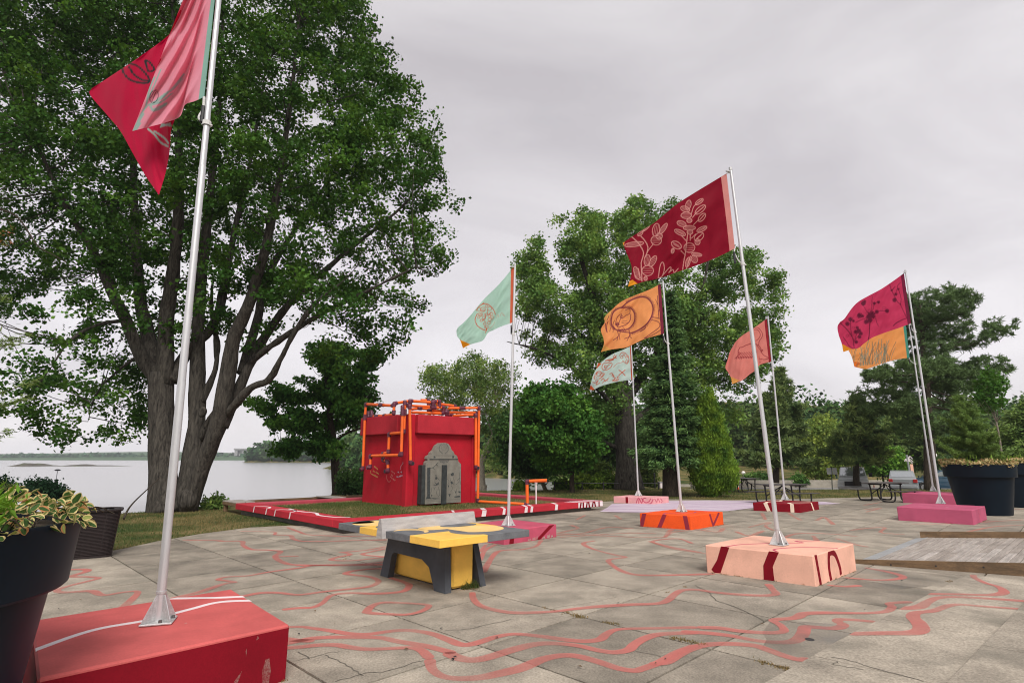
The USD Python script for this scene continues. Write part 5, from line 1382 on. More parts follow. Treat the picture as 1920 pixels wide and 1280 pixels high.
def inflate(polys, D, n, rng, T, R, thr=.42, freq=.8, seed=0, shell=.55, clump=None):
    """points in the volume that swells out of outlines of the crown standing at the distance D: polys = [(outline, density)]"""
    if clump:                                   # boughs first, then the sprigs of each bough
        per, spread = clump
        c = inflate(polys, D, int(n / per) + 1, rng, T, R, thr, freq, seed, shell)
        sz = rng.uniform(.55, 1.3, (len(c), 1, 1))
        q = rng.normal(size=(len(c), per, 3))
        q = q / np.linalg.norm(q, axis=2, keepdims=True) * rng.uniform(.2, 1, (len(c), per, 1)) ** .6
        return (c[:, None] + q * sz * spread * np.array([1.25, 1.25, .8])).reshape(-1, 3)
    out = []
    areas = []
    shapes = []
    for item in polys:
        outl, dens = item[0], item[1]
        w = np.array([at_y(x, y, D)[[0, 2]] for x, y in outl])
        g = Polygon(w).buffer(0)
        shapes.append((g, dens, item[2] if len(item) > 2 else 0.0))
        areas.append(g.area * dens)
    for (g, dens, dy), a in zip(shapes, areas):
        want = int(n * a / sum(areas))
        x0, z0, x1, z1 = g.bounds
        got = []
        total = 0
        for _ in range(40):
            q = rng.uniform([x0, z0], [x1, z1], (want * 3 + 200, 2))
            pts = shapely.points(q)
            ok = shapely.contains(g, pts)
            q, pts = q[ok], pts[ok]
            d = shapely.distance(g.boundary, pts)
            t = T * np.sqrt(np.clip(1 - (1 - np.minimum(d / R, 1)) ** 2, 0, 1))
            u = rng.uniform(-1, 1, len(q))
            u = np.sign(u) * np.abs(u) ** shell
            p = np.column_stack([q[:, 0], D + dy + u * t, q[:, 1]])
            nz = meshkit.fbm(p * freq, 3, seed)
            nz2 = meshkit.noise(p * freq * 3.1, seed + 9)
            keep = (nz * .75 + nz2 * .25) > thr + .05 * (1 - np.minimum(d / (.4 * R), 1)) - .12 * np.minimum(d / R, 1)
            got.append(p[keep]); total += keep.sum()
            if total >= want:
                break
        out.append(np.vstack(got)[:want])
    return np.vstack(out)

def limb(px, D, dys, radii, per=6):
    P = np.array([at_y(x, y, D + dy) for (x, y), dy in zip(px, dys)])
    return smooth_path(P, per), np.interp(np.linspace(0, 1, (len(px) - 1) * per + 1), np.linspace(0, 1, len(px)), radii)

def twigs(nodes, targets, rng, r=.02, n=5):
    """thin branches from the nearest limb node to points of the crown"""
    from scipy.spatial import cKDTree
    tree = cKDTree(nodes)
    ms = []
    low = targets - np.array([0, 0, .8])
    _, i = tree.query(low)
    for k, t in zip(i, targets):
        a = nodes[k]
        L = np.linalg.norm(t - a)
        if L < .3 or L > 7:
            continue
        m = (a + t) / 2 + np.array([0, 0, -.10 * L]) + rng.normal(size=3) * .06 * L
        pts = smooth_path([a, m, t], n)
        ms.append(tube(pts, np.linspace(r * min(1.6, .5 + L * .3), r * .25, len(pts)), 5, caps=False))
    return ms

def trunk_mesh(limbs, n=14):
    return cat(*[tube(p, r, n) for p, r in limbs])

def rough_trunk(mesh, amp, freq=2.2, seed=0):
    v, f = mesh
    nz = meshkit.fbm(v * np.array([freq * 2, freq * 2, freq * .5]), 3, seed) - .5
    tm = trimesh.Trimesh(v, f, process=False)
    return v + tm.vertex_normals * (nz * amp * 2)[:, None], f

GREEN = (0.040, 0.085, 0.024)

# ---- the big many-stemmed tree at the left
D = 20.0
rt = np.random.default_rng(101)
big = thing('broadleaf_tree', 'huge dark many stemmed tree filling the upper left, standing on the lake bank', 'tree', at_z(318, 955, -.05))
main = [(-190, -190), (650, -190), (680, -60), (702, 0), (690, 25), (722, 60), (714, 118), (745, 150), (775, 140), (770, 205), (812, 205), (818, 262), (800, 290), (832, 305), (838, 345), (812, 362), (852, 395), (838, 425), (800, 440), (835, 470), (818, 505), (775, 520), (740, 545), (640, 560), (540, 545), (470, 520), (400, 535), (330, 520), (280, 545), (220, 520), (170, 535), (120, 520), (70, 530), (15, 525), (-60, 590), (-150, 560)]
right_low = [(520, 500), (660, 520), (780, 525), (792, 560), (772, 592), (792, 625), (765, 660), (730, 650), (690, 668), (640, 690), (600, 660), (560, 655), (520, 600)]
left_low = [(185, 545), (130, 548), (108, 600), (120, 640), (62, 672), (28, 735), (50, 790), (75, 830), (110, 818), (150, 858), (195, 838), (215, 800), (268, 792), (280, 735), (225, 705), (285, 660), (262, 600), (240, 565)]
mid = [(225, 470), (520, 470), (520, 600), (470, 650), (420, 620), (330, 640), (285, 640), (250, 580)]
strip = [(-20, 540), (28, 545), (32, 575), (18, 605), (-30, 600)]
C = inflate([(main, 1.0), (right_low, .55), (left_low, .75), (mid, .45), (strip, .4)], D, 31000, rt, 4.2, 3.2, thr=.455, freq=.55, seed=4, clump=(15, .48))
stemsA = [limb([(312, 962), (306, 900), (302, 800), (302, 700)], D, (0, 0, 0, 0), (.66, .50, .44, .46)),
          limb([(300, 715), (262, 662), (236, 600), (216, 560), (180, 480), (120, 380), (60, 250)], D, (0, -.2, -.5, -.7, -1.2, -2, -2.6), (.34, .25, .21, .19, .15, .09, .04)),
          limb([(296, 715), (274, 610), (262, 560), (254, 430), (248, 250), (240, 80)], D, (0, .3, .5, 1, 1.6, 2), (.32, .25, .22, .17, .1, .04)),
          limb([(310, 720), (312, 600), (326, 500), (336, 350), (330, 150), (320, -60)], D, (0, -.4, -.8, -1.3, -1.6, -2), (.34, .27, .23, .18, .11, .05)),
          limb([(322, 715), (352, 660), (400, 610), (420, 540), (440, 430), (470, 300), (500, 120)], D, (0, .4, .8, 1.0, 1.3, 1.8, 2), (.26, .21, .18, .16, .12, .08, .03)),
          limb([(236, 600), (180, 610), (130, 640), (95, 690)], D, (-.5, -.9, -1.3, -1.7), (.09, .07, .05, .02)),
          limb([(262, 665), (215, 700), (180, 740), (165, 790)], D, (-.2, .3, .8, 1.2), (.07, .05, .035, .015)),
          limb([(346, 962), (356, 880), (368, 800), (370, 700), (374, 560), (390, 400), (410, 200), (420, 0)], D, (.2, .3, .4, .5, .6, .2, -.2, -.5), (.44, .36, .32, .30, .24, .17, .1, .04)),
          limb([(378, 752), (404, 692), (406, 640), (396, 580), (400, 520)], D, (.4, .6, .9, 1.2, 1.6), (.14, .12, .11, .09, .05)),
          limb([(350, 955), (380, 870), (408, 800), (420, 745), (438, 640), (470, 560), (508, 420), (540, 230), (560, 40)], D, (.1, -.1, -.3, -.5, -.7, -1, -1.4, -1.8, -2), (.36, .32, .32, .31, .26, .21, .15, .1, .04)),
          limb([(416, 800), (442, 740), (480, 660), (540, 572), (640, 480), (740, 400), (800, 340)], D, (-.3, 0, .3, .7, 1.2, 1.6, 1.9), (.24, .22, .19, .15, .11, .06, .025)),
          limb([(426, 775), (470, 728), (504, 712), (528, 670), (548, 630), (590, 570), (640, 530)], D, (-.4, -.8, -1.2, -1.6, -1.8, -1.9, -2), (.17, .14, .12, .10, .085, .06, .025)),
          limb([(456, 690), (520, 640), (600, 590), (690, 545), (780, 500)], D, (.3, -.3, -.9, -1.4, -1.7), (.15, .12, .09, .06, .02)),
          limb([(452, 700), (482, 600), (500, 520), (560, 420), (640, 300), (700, 150)], D, (.1, 1.0, 1.6, 2, 2.2, 2.3), (.2, .17, .14, .1, .06, .025)),
          limb([(378, 820), (395, 790), (412, 768)], D, (.4, .1, -.3), (.22, .2, .18))]
stemsA = [(p, r * .9) for p, r in stemsA]
nodes = np.vstack([p for p, r in stemsA])
part(big, 'trunk', rough_trunk(trunk_mesh(stemsA, 18), .055, 2.0), BARK, smooth=True)
knot = []
for px_, py_, rr in ((300, 800, .15), (288, 760, .12), (374, 884, .16), (420, 797, .12), (380, 772, .15), (298, 820, .09), (352, 935, .3), (300, 935, .34), (408, 795, .12)):
    m = trimesh.creation.icosphere(3, rr); m.vertices *= [1, .8, 1.25]
    m.apply_translation(at_y(px_, py_, D - .18))
    part(big, 'knot', rough_trunk(arr(m), .05, 4), BARK, smooth=True)
tw = twigs(nodes, C[rt.choice(len(C), 520, replace=False)], rt, .017)
part(big, 'branches', cat(*tw), BARK, kind='stuff')
v, f, c = sprigs(C, 9, .12, .135, (0.034, 0.088, 0.0145), rt, .38, up=.5, aspect=.8)
part(big, 'crown', (v, f), LEAF, cd=c, kind='stuff')

def broadleaf(label, name, base_px, base_z, D, polys, n, k, spread, size, color, T, R, limbs, mat_bark, thr=.43, freq=.8, seed=1, up=.35, ntw=90, group=None, aspect=.65, trunk_n=10, rough=.03, clump=None):
    r = np.random.default_rng(seed)
    b = at_y(*base_px, D); b[2] = base_z
    t = thing(name, label, 'tree', b, group=group)
    C = inflate(polys, D, n, r, T, R, thr, freq, seed, clump=clump)
    ls = [limb(px, D, dy, rad) for px, dy, rad in limbs]
    if ls:
        P0, R0 = ls[0]
        P0 = np.vstack([[P0[0][0], P0[0][1], base_z - .15], P0]); R0 = np.concatenate([[R0[0] * 1.25], R0])
        ls[0] = (P0, R0)
        tm = trunk_mesh(ls, trunk_n)
        part(t, 'trunk', rough_trunk(tm, rough, 2.5, seed), mat_bark, smooth=True)
        nodes = np.vstack([p for p, q in ls])
        if ntw:
            ms = twigs(nodes, C[r.choice(len(C), min(ntw, len(C)), replace=False)], r, .02)
            if ms:
                part(t, 'branches', cat(*ms), mat_bark, kind='stuff')
    v, f, c = sprigs(C, k, spread, size, color, r, .25, up=up, aspect=aspect)
    part(t, 'crown', (v, f), LEAF, cd=c, kind='stuff')
    return t

# ---- maple behind the kiosk
broadleaf('dark green maple with one trunk between the lake and the red kiosk', 'maple_tree', (631, 924), -.05, 30.0,
          [(Z(460, 650, .2266, p), d_, y_) for p, d_, y_ in (
              ([(30, 400), (120, 440), (200, 470), (300, 520), (300, 585), (230, 565), (130, 500), (50, 460)], 1.0, -.6),
              ([(180, 350), (300, 270), (330, 330), (420, 390), (520, 330), (540, 420), (430, 475), (330, 475), (220, 440)], 1.0, .5),
              ([(250, 585), (330, 555), (430, 520), (560, 535), (640, 600), (560, 680), (440, 725), (350, 725), (270, 695)], 1.0, -.2),
              ([(390, 250), (480, 300), (560, 230), (640, 150), (720, 330), (650, 420), (560, 400), (500, 340)], 1.0, .7),
              ([(500, 0), (700, -20), (900, 30), (860, 180), (760, 260), (650, 200), (560, 150)], 1.0, .2),
              ([(720, 420), (800, 300), (980, 240), (1080, 280), (1080, 560), (950, 620), (860, 690), (790, 640), (820, 540), (730, 500)], 1.0, -.4),
              ([(560, 730), (640, 690), (700, 740), (800, 830), (790, 930), (700, 950), (640, 900), (560, 870)], 1.0, -.5),
              ([(210, 840), (300, 820), (420, 790), (560, 770), (560, 850), (450, 885), (350, 905), (230, 885)], 1.0, -.3),
              ([(900, 250), (1050, 180), (1120, 60), (1060, -60), (940, 0)], .8, .6),
              ([(560, 420), (700, 430), (740, 560), (700, 690), (600, 600)], .8, .9))],
          3100, 9, .13, .18, (0.046, 0.125, 0.024), 1.2, .8,
          [([(632, 922), (626, 840), (620, 790), (617, 740), (612, 690), (640, 640)], (0, 0, .1, .2, .4, .6), (.26, .2, .17, .13, .09, .03)), ([(624, 830), (650, 812), (680, 802), (690, 800)], (0, -.3, -.6, -.7), (.09, .06, .04, .02)),
           ([(620, 800), (640, 770), (652, 735)], (.1, .4, .7), (.08, .06, .03)), ([(622, 815), (580, 780), (530, 765)], (0, .3, .5), (.06, .05, .02)), ([(626, 840), (580, 835), (530, 845)], (0, -.5, -.8), (.05, .04, .02))], BARK2, thr=.475, freq=1.0, seed=21, aspect=.95, clump=(10, .36))

# ---- pale thin tree right of the kiosk
broadleaf('light green open tree leaning over the inlet just right of the kiosk', 'birch_tree', (903, 915), -.2, 46.0,
          [([(795, 730), (800, 695), (822, 680), (850, 690), (865, 668), (900, 664), (935, 682), (965, 690), (985, 705), (990, 760), (965, 800), (930, 822), (905, 800), (880, 790), (872, 775), (840, 768), (808, 765)], 1.0), ([(900, 800), (950, 800), (985, 840), (980, 880), (930, 880), (905, 850)], .6)],
          2700, 8, .2, .2, (0.10, 0.165, 0.042), 3.5, 2.2,
          [([(905, 925), (903, 880), (908, 850), (925, 815), (935, 790), (930, 740), (910, 700)], (0, 0, 0, 0, .2, .4, .6), (.3, .26, .22, .17, .14, .09, .04)), ([(912, 848), (950, 832), (968, 810), (975, 790)], (0, -.4, -.8, -1), (.12, .08, .05, .03)), ([(925, 815), (915, 790), (912, 775)], (0, .1, .2), (.1, .06, .03)),
           ([(930, 760), (880, 725), (830, 715)], (.3, .6, .9), (.08, .05, .02))], BARK3, thr=.5, freq=.6, seed=22, clump=(9, .5))

# ---- big poplar behind the flags
D = 34.0
broadleaf('tall broad poplar with a thick dark trunk behind the pale pink block', 'poplar_tree', (1178, 920), -.03, D,
          [(Z(900, 340, .46875, p), d_, y_) for p, d_, y_ in (
              ([(145, 320), (178, 262), (190, 245), (232, 238), (268, 300), (290, 420), (240, 470), (170, 430)], 1.0, .5),
              ([(300, 190), (330, 155), (352, 165), (378, 170), (405, 112), (418, 120), (440, 155), (478, 150), (510, 260), (460, 400), (360, 420), (300, 340)], 1.0, -.8),
              ([(540, 165), (568, 118), (598, 58), (612, 66), (640, 62), (678, 105), (700, 180), (660, 300), (560, 330), (520, 260)], 1.0, .6),
              ([(715, 90), (740, 58), (758, 62), (800, 92), (840, 200), (800, 300), (720, 300)], 1.0, 1.2),
              ([(880, 330), (960, 300), (1040, 305), (1085, 320), (1095, 390), (1040, 480), (940, 480), (880, 400)], 1.0, -.6),
              ([(1080, 350), (1110, 342), (1160, 350), (1200, 430), (1190, 560), (1222, 640), (1200, 705), (1120, 680), (1080, 560)], 1.0, .4),
              ([(150, 440), (260, 430), (350, 480), (420, 560), (380, 650), (280, 600), (200, 585), (150, 520)], 1.0, -.9),
              ([(85, 645), (160, 600), (260, 620), (330, 690), (260, 720), (140, 665)], .55, .6),
              ([(350, 420), (520, 330), (700, 310), (860, 320), (900, 480), (860, 650), (700, 700), (560, 760), (430, 680), (400, 560)], 1.0, .3),
              ([(230, 690), (400, 660), (540, 760), (600, 880), (560, 1000), (450, 900), (350, 800)], .9, -.7),
              ([(880, 500), (1080, 560), (1150, 700), (1100, 800), (1040, 950), (960, 900), (900, 760), (850, 650)], .9, .2),
              ([(560, 740), (700, 700), (860, 680), (960, 800), (900, 900), (700, 900)], .7, .9))],
          13500, 9, .17, .19, (0.095, 0.18, 0.044), 2.7, 1.7,
          [([(1180, 922), (1176, 870), (1170, 800), (1165, 740), (1160, 690), (1130, 610), (1100, 520), (1080, 450)], (0, 0, 0, 0, 0, -.6, -1.2, -1.6), (.95, .66, .58, .5, .42, .28, .16, .06)), ([(1163, 720), (1190, 600), (1200, 490), (1198, 400)], (0, .6, 1, 1.2), (.36, .26, .16, .05)), ([(1166, 760), (1250, 640), (1330, 540), (1400, 500)], (0, .3, .6, .6), (.34, .24, .14, .04)),
           ([(1160, 690), (1090, 630), (1040, 590), (980, 570)], (0, .8, 1.2, 1.6), (.2, .14, .09, .03)), ([(1160, 840), (1110, 820), (1070, 800)], (0, -.5, -1), (.16, .1, .05)), ([(1172, 800), (1260, 740), (1340, 690), (1420, 640)], (0, .8, 1.4, 1.8), (.24, .17, .11, .04)), ([(1168, 780), (1090, 700), (1020, 660), (950, 640)], (0, -.6, -1, -1.3), (.16, .12, .08, .03)), ([(1225, 680), (1300, 600), (1330, 480)], (.2, -1, -1.6), (.16, .12, .05))],
          BARK, thr=.475, freq=.55, seed=23, clump=(9, .40), up=.55, ntw=260, trunk_n=16, rough=.07)

# ---- round medium green tree
broadleaf('rounded medium green tree with a slim straight trunk behind the listening pipe', 'ash_tree', (1073, 922), -.03, 30.5,
          [([(985, 770), (985, 745), (1002, 728), (1030, 713), (1058, 712), (1085, 740), (1112, 778), (1128, 815), (1122, 855), (1095, 878), (1060, 870), (1040, 885), (1005, 868), (985, 840), (975, 800)], 1.0)],
          3600, 10, .17, .19, (0.046, 0.125, 0.022), 2.2, 1.4,
          [([(1073, 922), (1071, 870), (1068, 820), (1058, 760), (1050, 730)], (0, 0, 0, .1, .2), (.15, .11, .09, .06, .03)), ([(1070, 850), (1040, 810), (1010, 790)], (0, .3, .5), (.06, .04, .02)), ([(1069, 830), (1095, 800), (1110, 790)], (0, -.3, -.5), (.05, .04, .02))], BARK2, thr=.475, freq=1.1, seed=24, aspect=.8, clump=(11, .36), up=.5)
broadleaf('slim leaning trunk tree at the edge of the inlet', 'leaning_tree', (1024, 920), -.1, 36.0,
          [([(930, 790), (975, 770), (1010, 780), (1040, 830), (1040, 880), (1000, 895), (960, 880), (940, 840)], 1.0)], 1500, 8, .32, .24, (0.034, 0.08, 0.02), 2.5, 2.0,
          [([(1024, 922), (1012, 890), (1004, 860), (995, 820)], (0, 0, 0, .2), (.15, .13, .1, .05))], BARK3, thr=.4, seed=25)
broadleaf('dark leafy tree filling the gap behind the ash and poplar', 'dark_tree', (1110, 905), -.1, 52.0,
          [([(955, 770), (1010, 740), (1080, 760), (1160, 750), (1210, 800), (1200, 862), (1140, 872), (1060, 880), (990, 885), (950, 850)], 1.0)], 3000, 8, .5, .36, (0.036, 0.08, 0.022), 4, 3,
          [([(1110, 905), (1105, 850), (1100, 800)], (0, 0, 0), (.3, .25, .15))], BARK2, thr=.38, seed=26)

# ---- conifers
def conifer(label, name, base_px, base_z, D, top_px, half_px, start_px, tiers, per, color, tipc, seed, droop=.35, trunk_r=.25, needle=.20, tuft=16, group=None, irregular=.25, pine=False):
    """whorls of drooping branches that carry sprays of needles"""
    r = np.random.default_rng(seed)
    b = at_y(*base_px, D); b[2] = base_z
    tp = at_y(*top_px, D)
    H = tp[2] - b[2]
    Rm = half_px / F_PX * D
    z0 = at_y(base_px[0], start_px, D)[2] - b[2]
    t = thing(name, label, 'tree', b, group=group)
    ax = np.array([b, (b + tp) / 2 + r.normal(size=3) * [.1, .1, 0], tp])
    part(t, 'trunk', tube(smooth_path(ax, 8), np.linspace(trunk_r, .02, 17), 10), BARK2, smooth=True)
    brs, C, A, tone = [], [], [], []
    for k in range(tiers):
        q = (k + .5) / tiers
        z = z0 + (H - z0) * q ** .92
        Lr = Rm * (1 - q) ** .8 * (1 + .12 * math.sin(k * 1.9)) + .12
        n = max(4, int(per * (1 - .45 * q)))
        for j in range(n):
            a = 2 * math.pi * (j + r.uniform(-.35, .35)) / n + k * 1.3
            L = Lr * r.uniform(1 - irregular, 1 + irregular * .55)
            o = np.array([np.interp(z, [0, H], [b[0], tp[0]]), np.interp(z, [0, H], [b[1], tp[1]]), b[2] + z])
            e = np.array([math.cos(a), math.sin(a), 0])
            s = np.linspace(0, 1, 7)[:, None]
            rise = droop * L * (-.9 * s + .55 * s ** 2) + r.uniform(-.04, .06) * L * s
            pts = o + e * L * s + UP * rise
            brs.append(tube(pts, np.linspace(.035 * min(1, L / 2) + .008, .004, 7), 4, caps=False))
            m = max(6, int(tuft * L / Rm * 2.2))
            sp = r.uniform(.4, 1, m) ** .6 if pine else r.uniform(.18, 1, m) ** .8
            side = np.cross(e, UP)
            lat = r.normal(size=m) * (.20 * L * (1.1 - sp) + .05)
            c = o + e * (L * sp)[:, None] + UP * np.interp(sp, s[:, 0], rise[:, 0])[:, None] + side * lat[:, None] - UP * (np.abs(r.normal(size=m)) * .10)[:, None]
            C.append(c); A.append(e * .8 + side * np.sign(lat)[:, None] * .5 - UP * .15); tone.append(sp)
    C, A, tone = np.vstack(C), np.vstack(A), np.concatenate(tone)
    part(t, 'branches', cat(*brs), BARK2, kind='stuff')
    K = 9 if pine else 5
    n = len(C)
    P = (C[:, None] + r.normal(size=(n, K, 3)) * needle * .42).reshape(-1, 3)
    mixw = np.repeat(smoothstep(.45, .95, tone) * r.uniform(.2, 1.0, n), K)[:, None]
    col = (np.asarray(color) * (1 - mixw) + np.asarray(tipc) * mixw) * r.uniform(.75, 1.25, (n * K, 1))
    if pine:
        dirs = r.normal(size=(n, K, 3)); dirs[:, :, 2] += .9
        dirs /= np.linalg.norm(dirs, axis=2, keepdims=True)
        P = (C[:, None] + dirs * needle * .5).reshape(-1, 3)
        v, f, c = leaf_mesh(P, needle * 1.15 * r.uniform(.7, 1.3, n * K), col, r, .1, .2, dirs.reshape(-1, 3) * 1.3)
    else:
        v, f, c = leaf_mesh(P, needle * r.uniform(.7, 1.3, n * K), col, r, .6, .28, np.repeat(A, K, 0))
    part(t, 'crown', (v, f), NEEDLE, cd=c, kind='stuff')
    return t

conifer('tall dark blue green spruce behind the orange flag pole', 'spruce_tree', (1258, 926), -.03, 28.0, (1258, 540), 64, 862, 20, 15, (0.03, 0.085, 0.028), (0.14, 0.25, 0.065), 41, droop=.62, trunk_r=.42, needle=.20, tuft=34)
conifer('dark pine with pale shoots behind the coral flag pole', 'pine_tree', (1455, 912), -.05, 43.0, (1462, 690), 62, 880, 15, 11, (0.045, 0.095, 0.03), (0.21, 0.28, 0.085), 42, droop=-.12, trunk_r=.25, needle=.42, tuft=13, irregular=.55, pine=True)
conifer('dark pine between the two picnic tables with an open pale green top', 'pine_tree', (1606, 914), -.05, 39.0, (1606, 742), 60, 872, 11, 9, (0.05, 0.105, 0.03), (0.23, 0.30, 0.085), 43, droop=-.10, trunk_r=.22, needle=.40, tuft=12, irregular=.55, pine=True)
conifer('small pine behind the right picnic table under the tall pine', 'pine_tree', (1690, 900), -.3, 52.0, (1690, 745), 60, 875, 12, 11, (0.055, 0.115, 0.033), (0.23, 0.31, 0.08), 44, droop=-.05, trunk_r=.2, needle=.44, tuft=13, irregular=.55, pine=True)
conifer('bushy pine behind the front right planter', 'pine_tree', (1795, 890), .0, 50.0, (1790, 752), 74, 885, 12, 12, (0.045, 0.10, 0.034), (0.15, 0.23, 0.075), 45, droop=-.05, trunk_r=.2, needle=.44, tuft=13, irregular=.55, pine=True)
conifer('bright yellow green conifer at the right edge behind the rear planter', 'larch_tree', (1925, 880), .0, 36.0, (1935, 738), 92, 885, 15, 14, (0.085, 0.165, 0.035), (0.21, 0.30, 0.06), 46, droop=.15, trunk_r=.2, needle=.28, tuft=26, irregular=.25)
conifer('pointed dark fir seen above the far pines', 'fir_tree', (1520, 880), .3, 75.0, (1521, 776), 26, 868, 13, 9, (0.022, 0.06, 0.028), (0.04, 0.09, 0.035), 47, droop=.3, trunk_r=.2, needle=.4, tuft=18)

# ---- the golden cedar: upright sprays
def cedar():
    r = np.random.default_rng(51)
    D = 27.5
    b = at_y(1336, 930, D); b[2] = -.03
    t = thing('cedar_tree', 'bright green pointed cedar bush standing alone on the strip of grass', 'tree', b)
    poly = [(1316, 722), (1320, 738), (1330, 726), (1338, 745), (1344, 768), (1352, 785), (1356, 810), (1366, 830), (1368, 855), (1378, 872), (1380, 900), (1366, 916), (1345, 920), (1332, 928), (1312, 920), (1298, 900), (1294, 872), (1302, 850), (1297, 828), (1308, 800), (1305, 775), (1312, 750)]
    C = inflate([(poly, 1.0)], D, 7000, r, .95, .8, thr=.40, freq=2.2, seed=51, shell=.35)
    part(t, 'trunk', tube([b, b + UP * 3.5], [.12, .03], 8), BARK2)
    K = 7
    n = len(C)
    P = (C[:, None] + r.normal(size=(n, K, 3)) * np.array([.07, .07, .10])).reshape(-1, 3)
    ax = np.array([b[0], b[1], 0])
    out = P - ax; out[:, 2] = 0; out /= np.maximum(np.linalg.norm(out, axis=1, keepdims=True), 1e-6)
    tone = np.clip(meshkit.noise(P * 3.2, 7) * 1.3 - .15, 0, 1)[:, None]
    col = (np.array([.045, .115, .014]) * (1 - tone) + np.array([.20, .32, .03]) * tone) * r.uniform(.8, 1.2, (n * K, 1))
    v, f, c = leaf_mesh(P, .13 * r.uniform(.7, 1.3, n * K), col, r, .1, .42, out * .45 + UP * 1.0)
    part(t, 'crown', (v, f), NEEDLE, cd=c, kind='stuff')
cedar()

# ---- the tall pine at the right with flat tiers
D = 33.0
r = np.random.default_rng(61)
b = at_y(1744, 924, D); b[2] = -.05
tp = thing('pine_tree', 'tall pine with flat open tiers of branches behind the magenta flag', 'tree', b)
tiers = [([(1704, 562), (1712, 548), (1738, 552), (1745, 545), (1782, 558), (1802, 565), (1806, 590), (1780, 600), (1745, 610), (1712, 600)], 1.0, 0), ([(1716, 600), (1780, 590), (1808, 600), (1812, 622), (1780, 640), (1740, 640), (1718, 630)], .8, .8), ([(1800, 620), (1830, 612), (1850, 612), (1850, 640), (1815, 655), (1790, 650)], .8, -.5), ([(1716, 640), (1760, 640), (1800, 655), (1760, 670), (1722, 668)], .6, .6),
         ([(1618, 698), (1640, 688), (1690, 684), (1735, 672), (1738, 700), (1715, 722), (1670, 722), (1635, 715)], 1.0, -.6), ([(1740, 672), (1775, 688), (1815, 675), (1860, 672), (1872, 700), (1862, 726), (1815, 730), (1765, 722), (1742, 705)], 1.0, .6), ([(1636, 765), (1660, 752), (1680, 735), (1715, 742), (1730, 762), (1705, 780), (1665, 778)], .9, .4), ([(1755, 752), (1790, 735), (1822, 742), (1832, 760), (1795, 772), (1765, 768)], .35, -.8), ([(1690, 790), (1745, 778), (1800, 786), (1795, 815), (1710, 818)], .7, .5), ([(1640, 722), (1700, 720), (1715, 740), (1660, 752), (1632, 742)], .6, .9), ([(1745, 715), (1830, 722), (1840, 742), (1770, 745)], .6, -.9)]
C = inflate(tiers, D, 5200, r, 2.2, .6, thr=.45, freq=1.3, seed=61, clump=(5, .26))
axp = np.array([at_y(x, y, D) for x, y in ((1745, 922), (1742, 820), (1737, 740), (1732, 660), (1728, 600), (1722, 556))])
axs = smooth_path(axp, 8)
part(tp, 'trunk', rough_trunk(tube(axs, np.linspace(.34, .04, len(axs)), 12), .03, 3), BARK2, smooth=True)
brs = []
for (x0, y0), (x1, y1), dy in (((1731, 700), (1640, 700), -.8), ((1735, 712), (1660, 712), -.3), ((1735, 705), (1860, 690), .8), ((1736, 715), (1850, 715), .3), ((1737, 745), (1660, 768), .4), ((1740, 730), (1820, 745), -.8), ((1738, 735), (1800, 762), -.5), ((1729, 650), (1840, 630), -.5), ((1728, 640), (1780, 612), .6), ((1727, 610), (1795, 572), .2), ((1726, 600), (1712, 560), 0), ((1740, 790), (1790, 800), .5), ((1740, 760), (1830, 770), -.6), ((1731, 668), (1775, 655), .7)):
    p, q = at_y(x0, y0, D), at_y(x1, y1, D + dy)
    brs.append(tube(smooth_path([p, (p + q) / 2 - UP * .12, q], 5), np.linspace(.06, .012, 11), 5, caps=False))
part(tp, 'branches', cat(*brs, *twigs(axs, C[r.choice(len(C), 60, replace=False)], r, .015)), BARK2, kind='stuff')
K = 11
n = len(C)
dirs = r.normal(size=(n, K, 3)); dirs[:, :, 2] += .8; dirs /= np.linalg.norm(dirs, axis=2, keepdims=True)
P = (C[:, None] + dirs * .13).reshape(-1, 3)
col = np.array([.10, .165, .055]) * np.repeat(r.uniform(.75, 1.35, (n, 1)), K, 0) * r.uniform(.85, 1.15, (n * K, 1))
v, f, c = leaf_mesh(P, .27 * r.uniform(.8, 1.2, n * K), col, r, .1, .20, dirs.reshape(-1, 3) * 1.2)
part(tp, 'crown', (v, f), NEEDLE, cd=c, kind='stuff')

# ---- light deciduous trees and shrubs on the right
broadleaf('yellow green birch sapling between two dark pines', 'birch_tree', (1528, 900), -.3, 56.0,
          [([(1505, 815), (1518, 792), (1540, 780), (1562, 795), (1580, 830), (1574, 870), (1550, 892), (1515, 892), (1502, 850)], 1.0)], 1900, 8, .3, .26, (0.14, 0.21, 0.045), 2.2, 1.6, [([(1530, 900), (1530, 860), (1532, 820)], (0, 0, 0), (.12, .1, .05))], BARK3, thr=.4, seed=31)
broadleaf('bright green maple bush in front of the dark right hand trees', 'maple_bush', (1655, 888), -.4, 46.0,
          [([(1628, 862), (1650, 838), (1672, 846), (1690, 866), (1682, 882), (1655, 888), (1635, 884)], 1.0)], 700, 8, .28, .24, (0.09, 0.2, 0.028), 1.6, 1.0, [([(1655, 892), (1655, 870)], (0, 0), (.06, .03))], BARK2, thr=.36, seed=32, ntw=10)
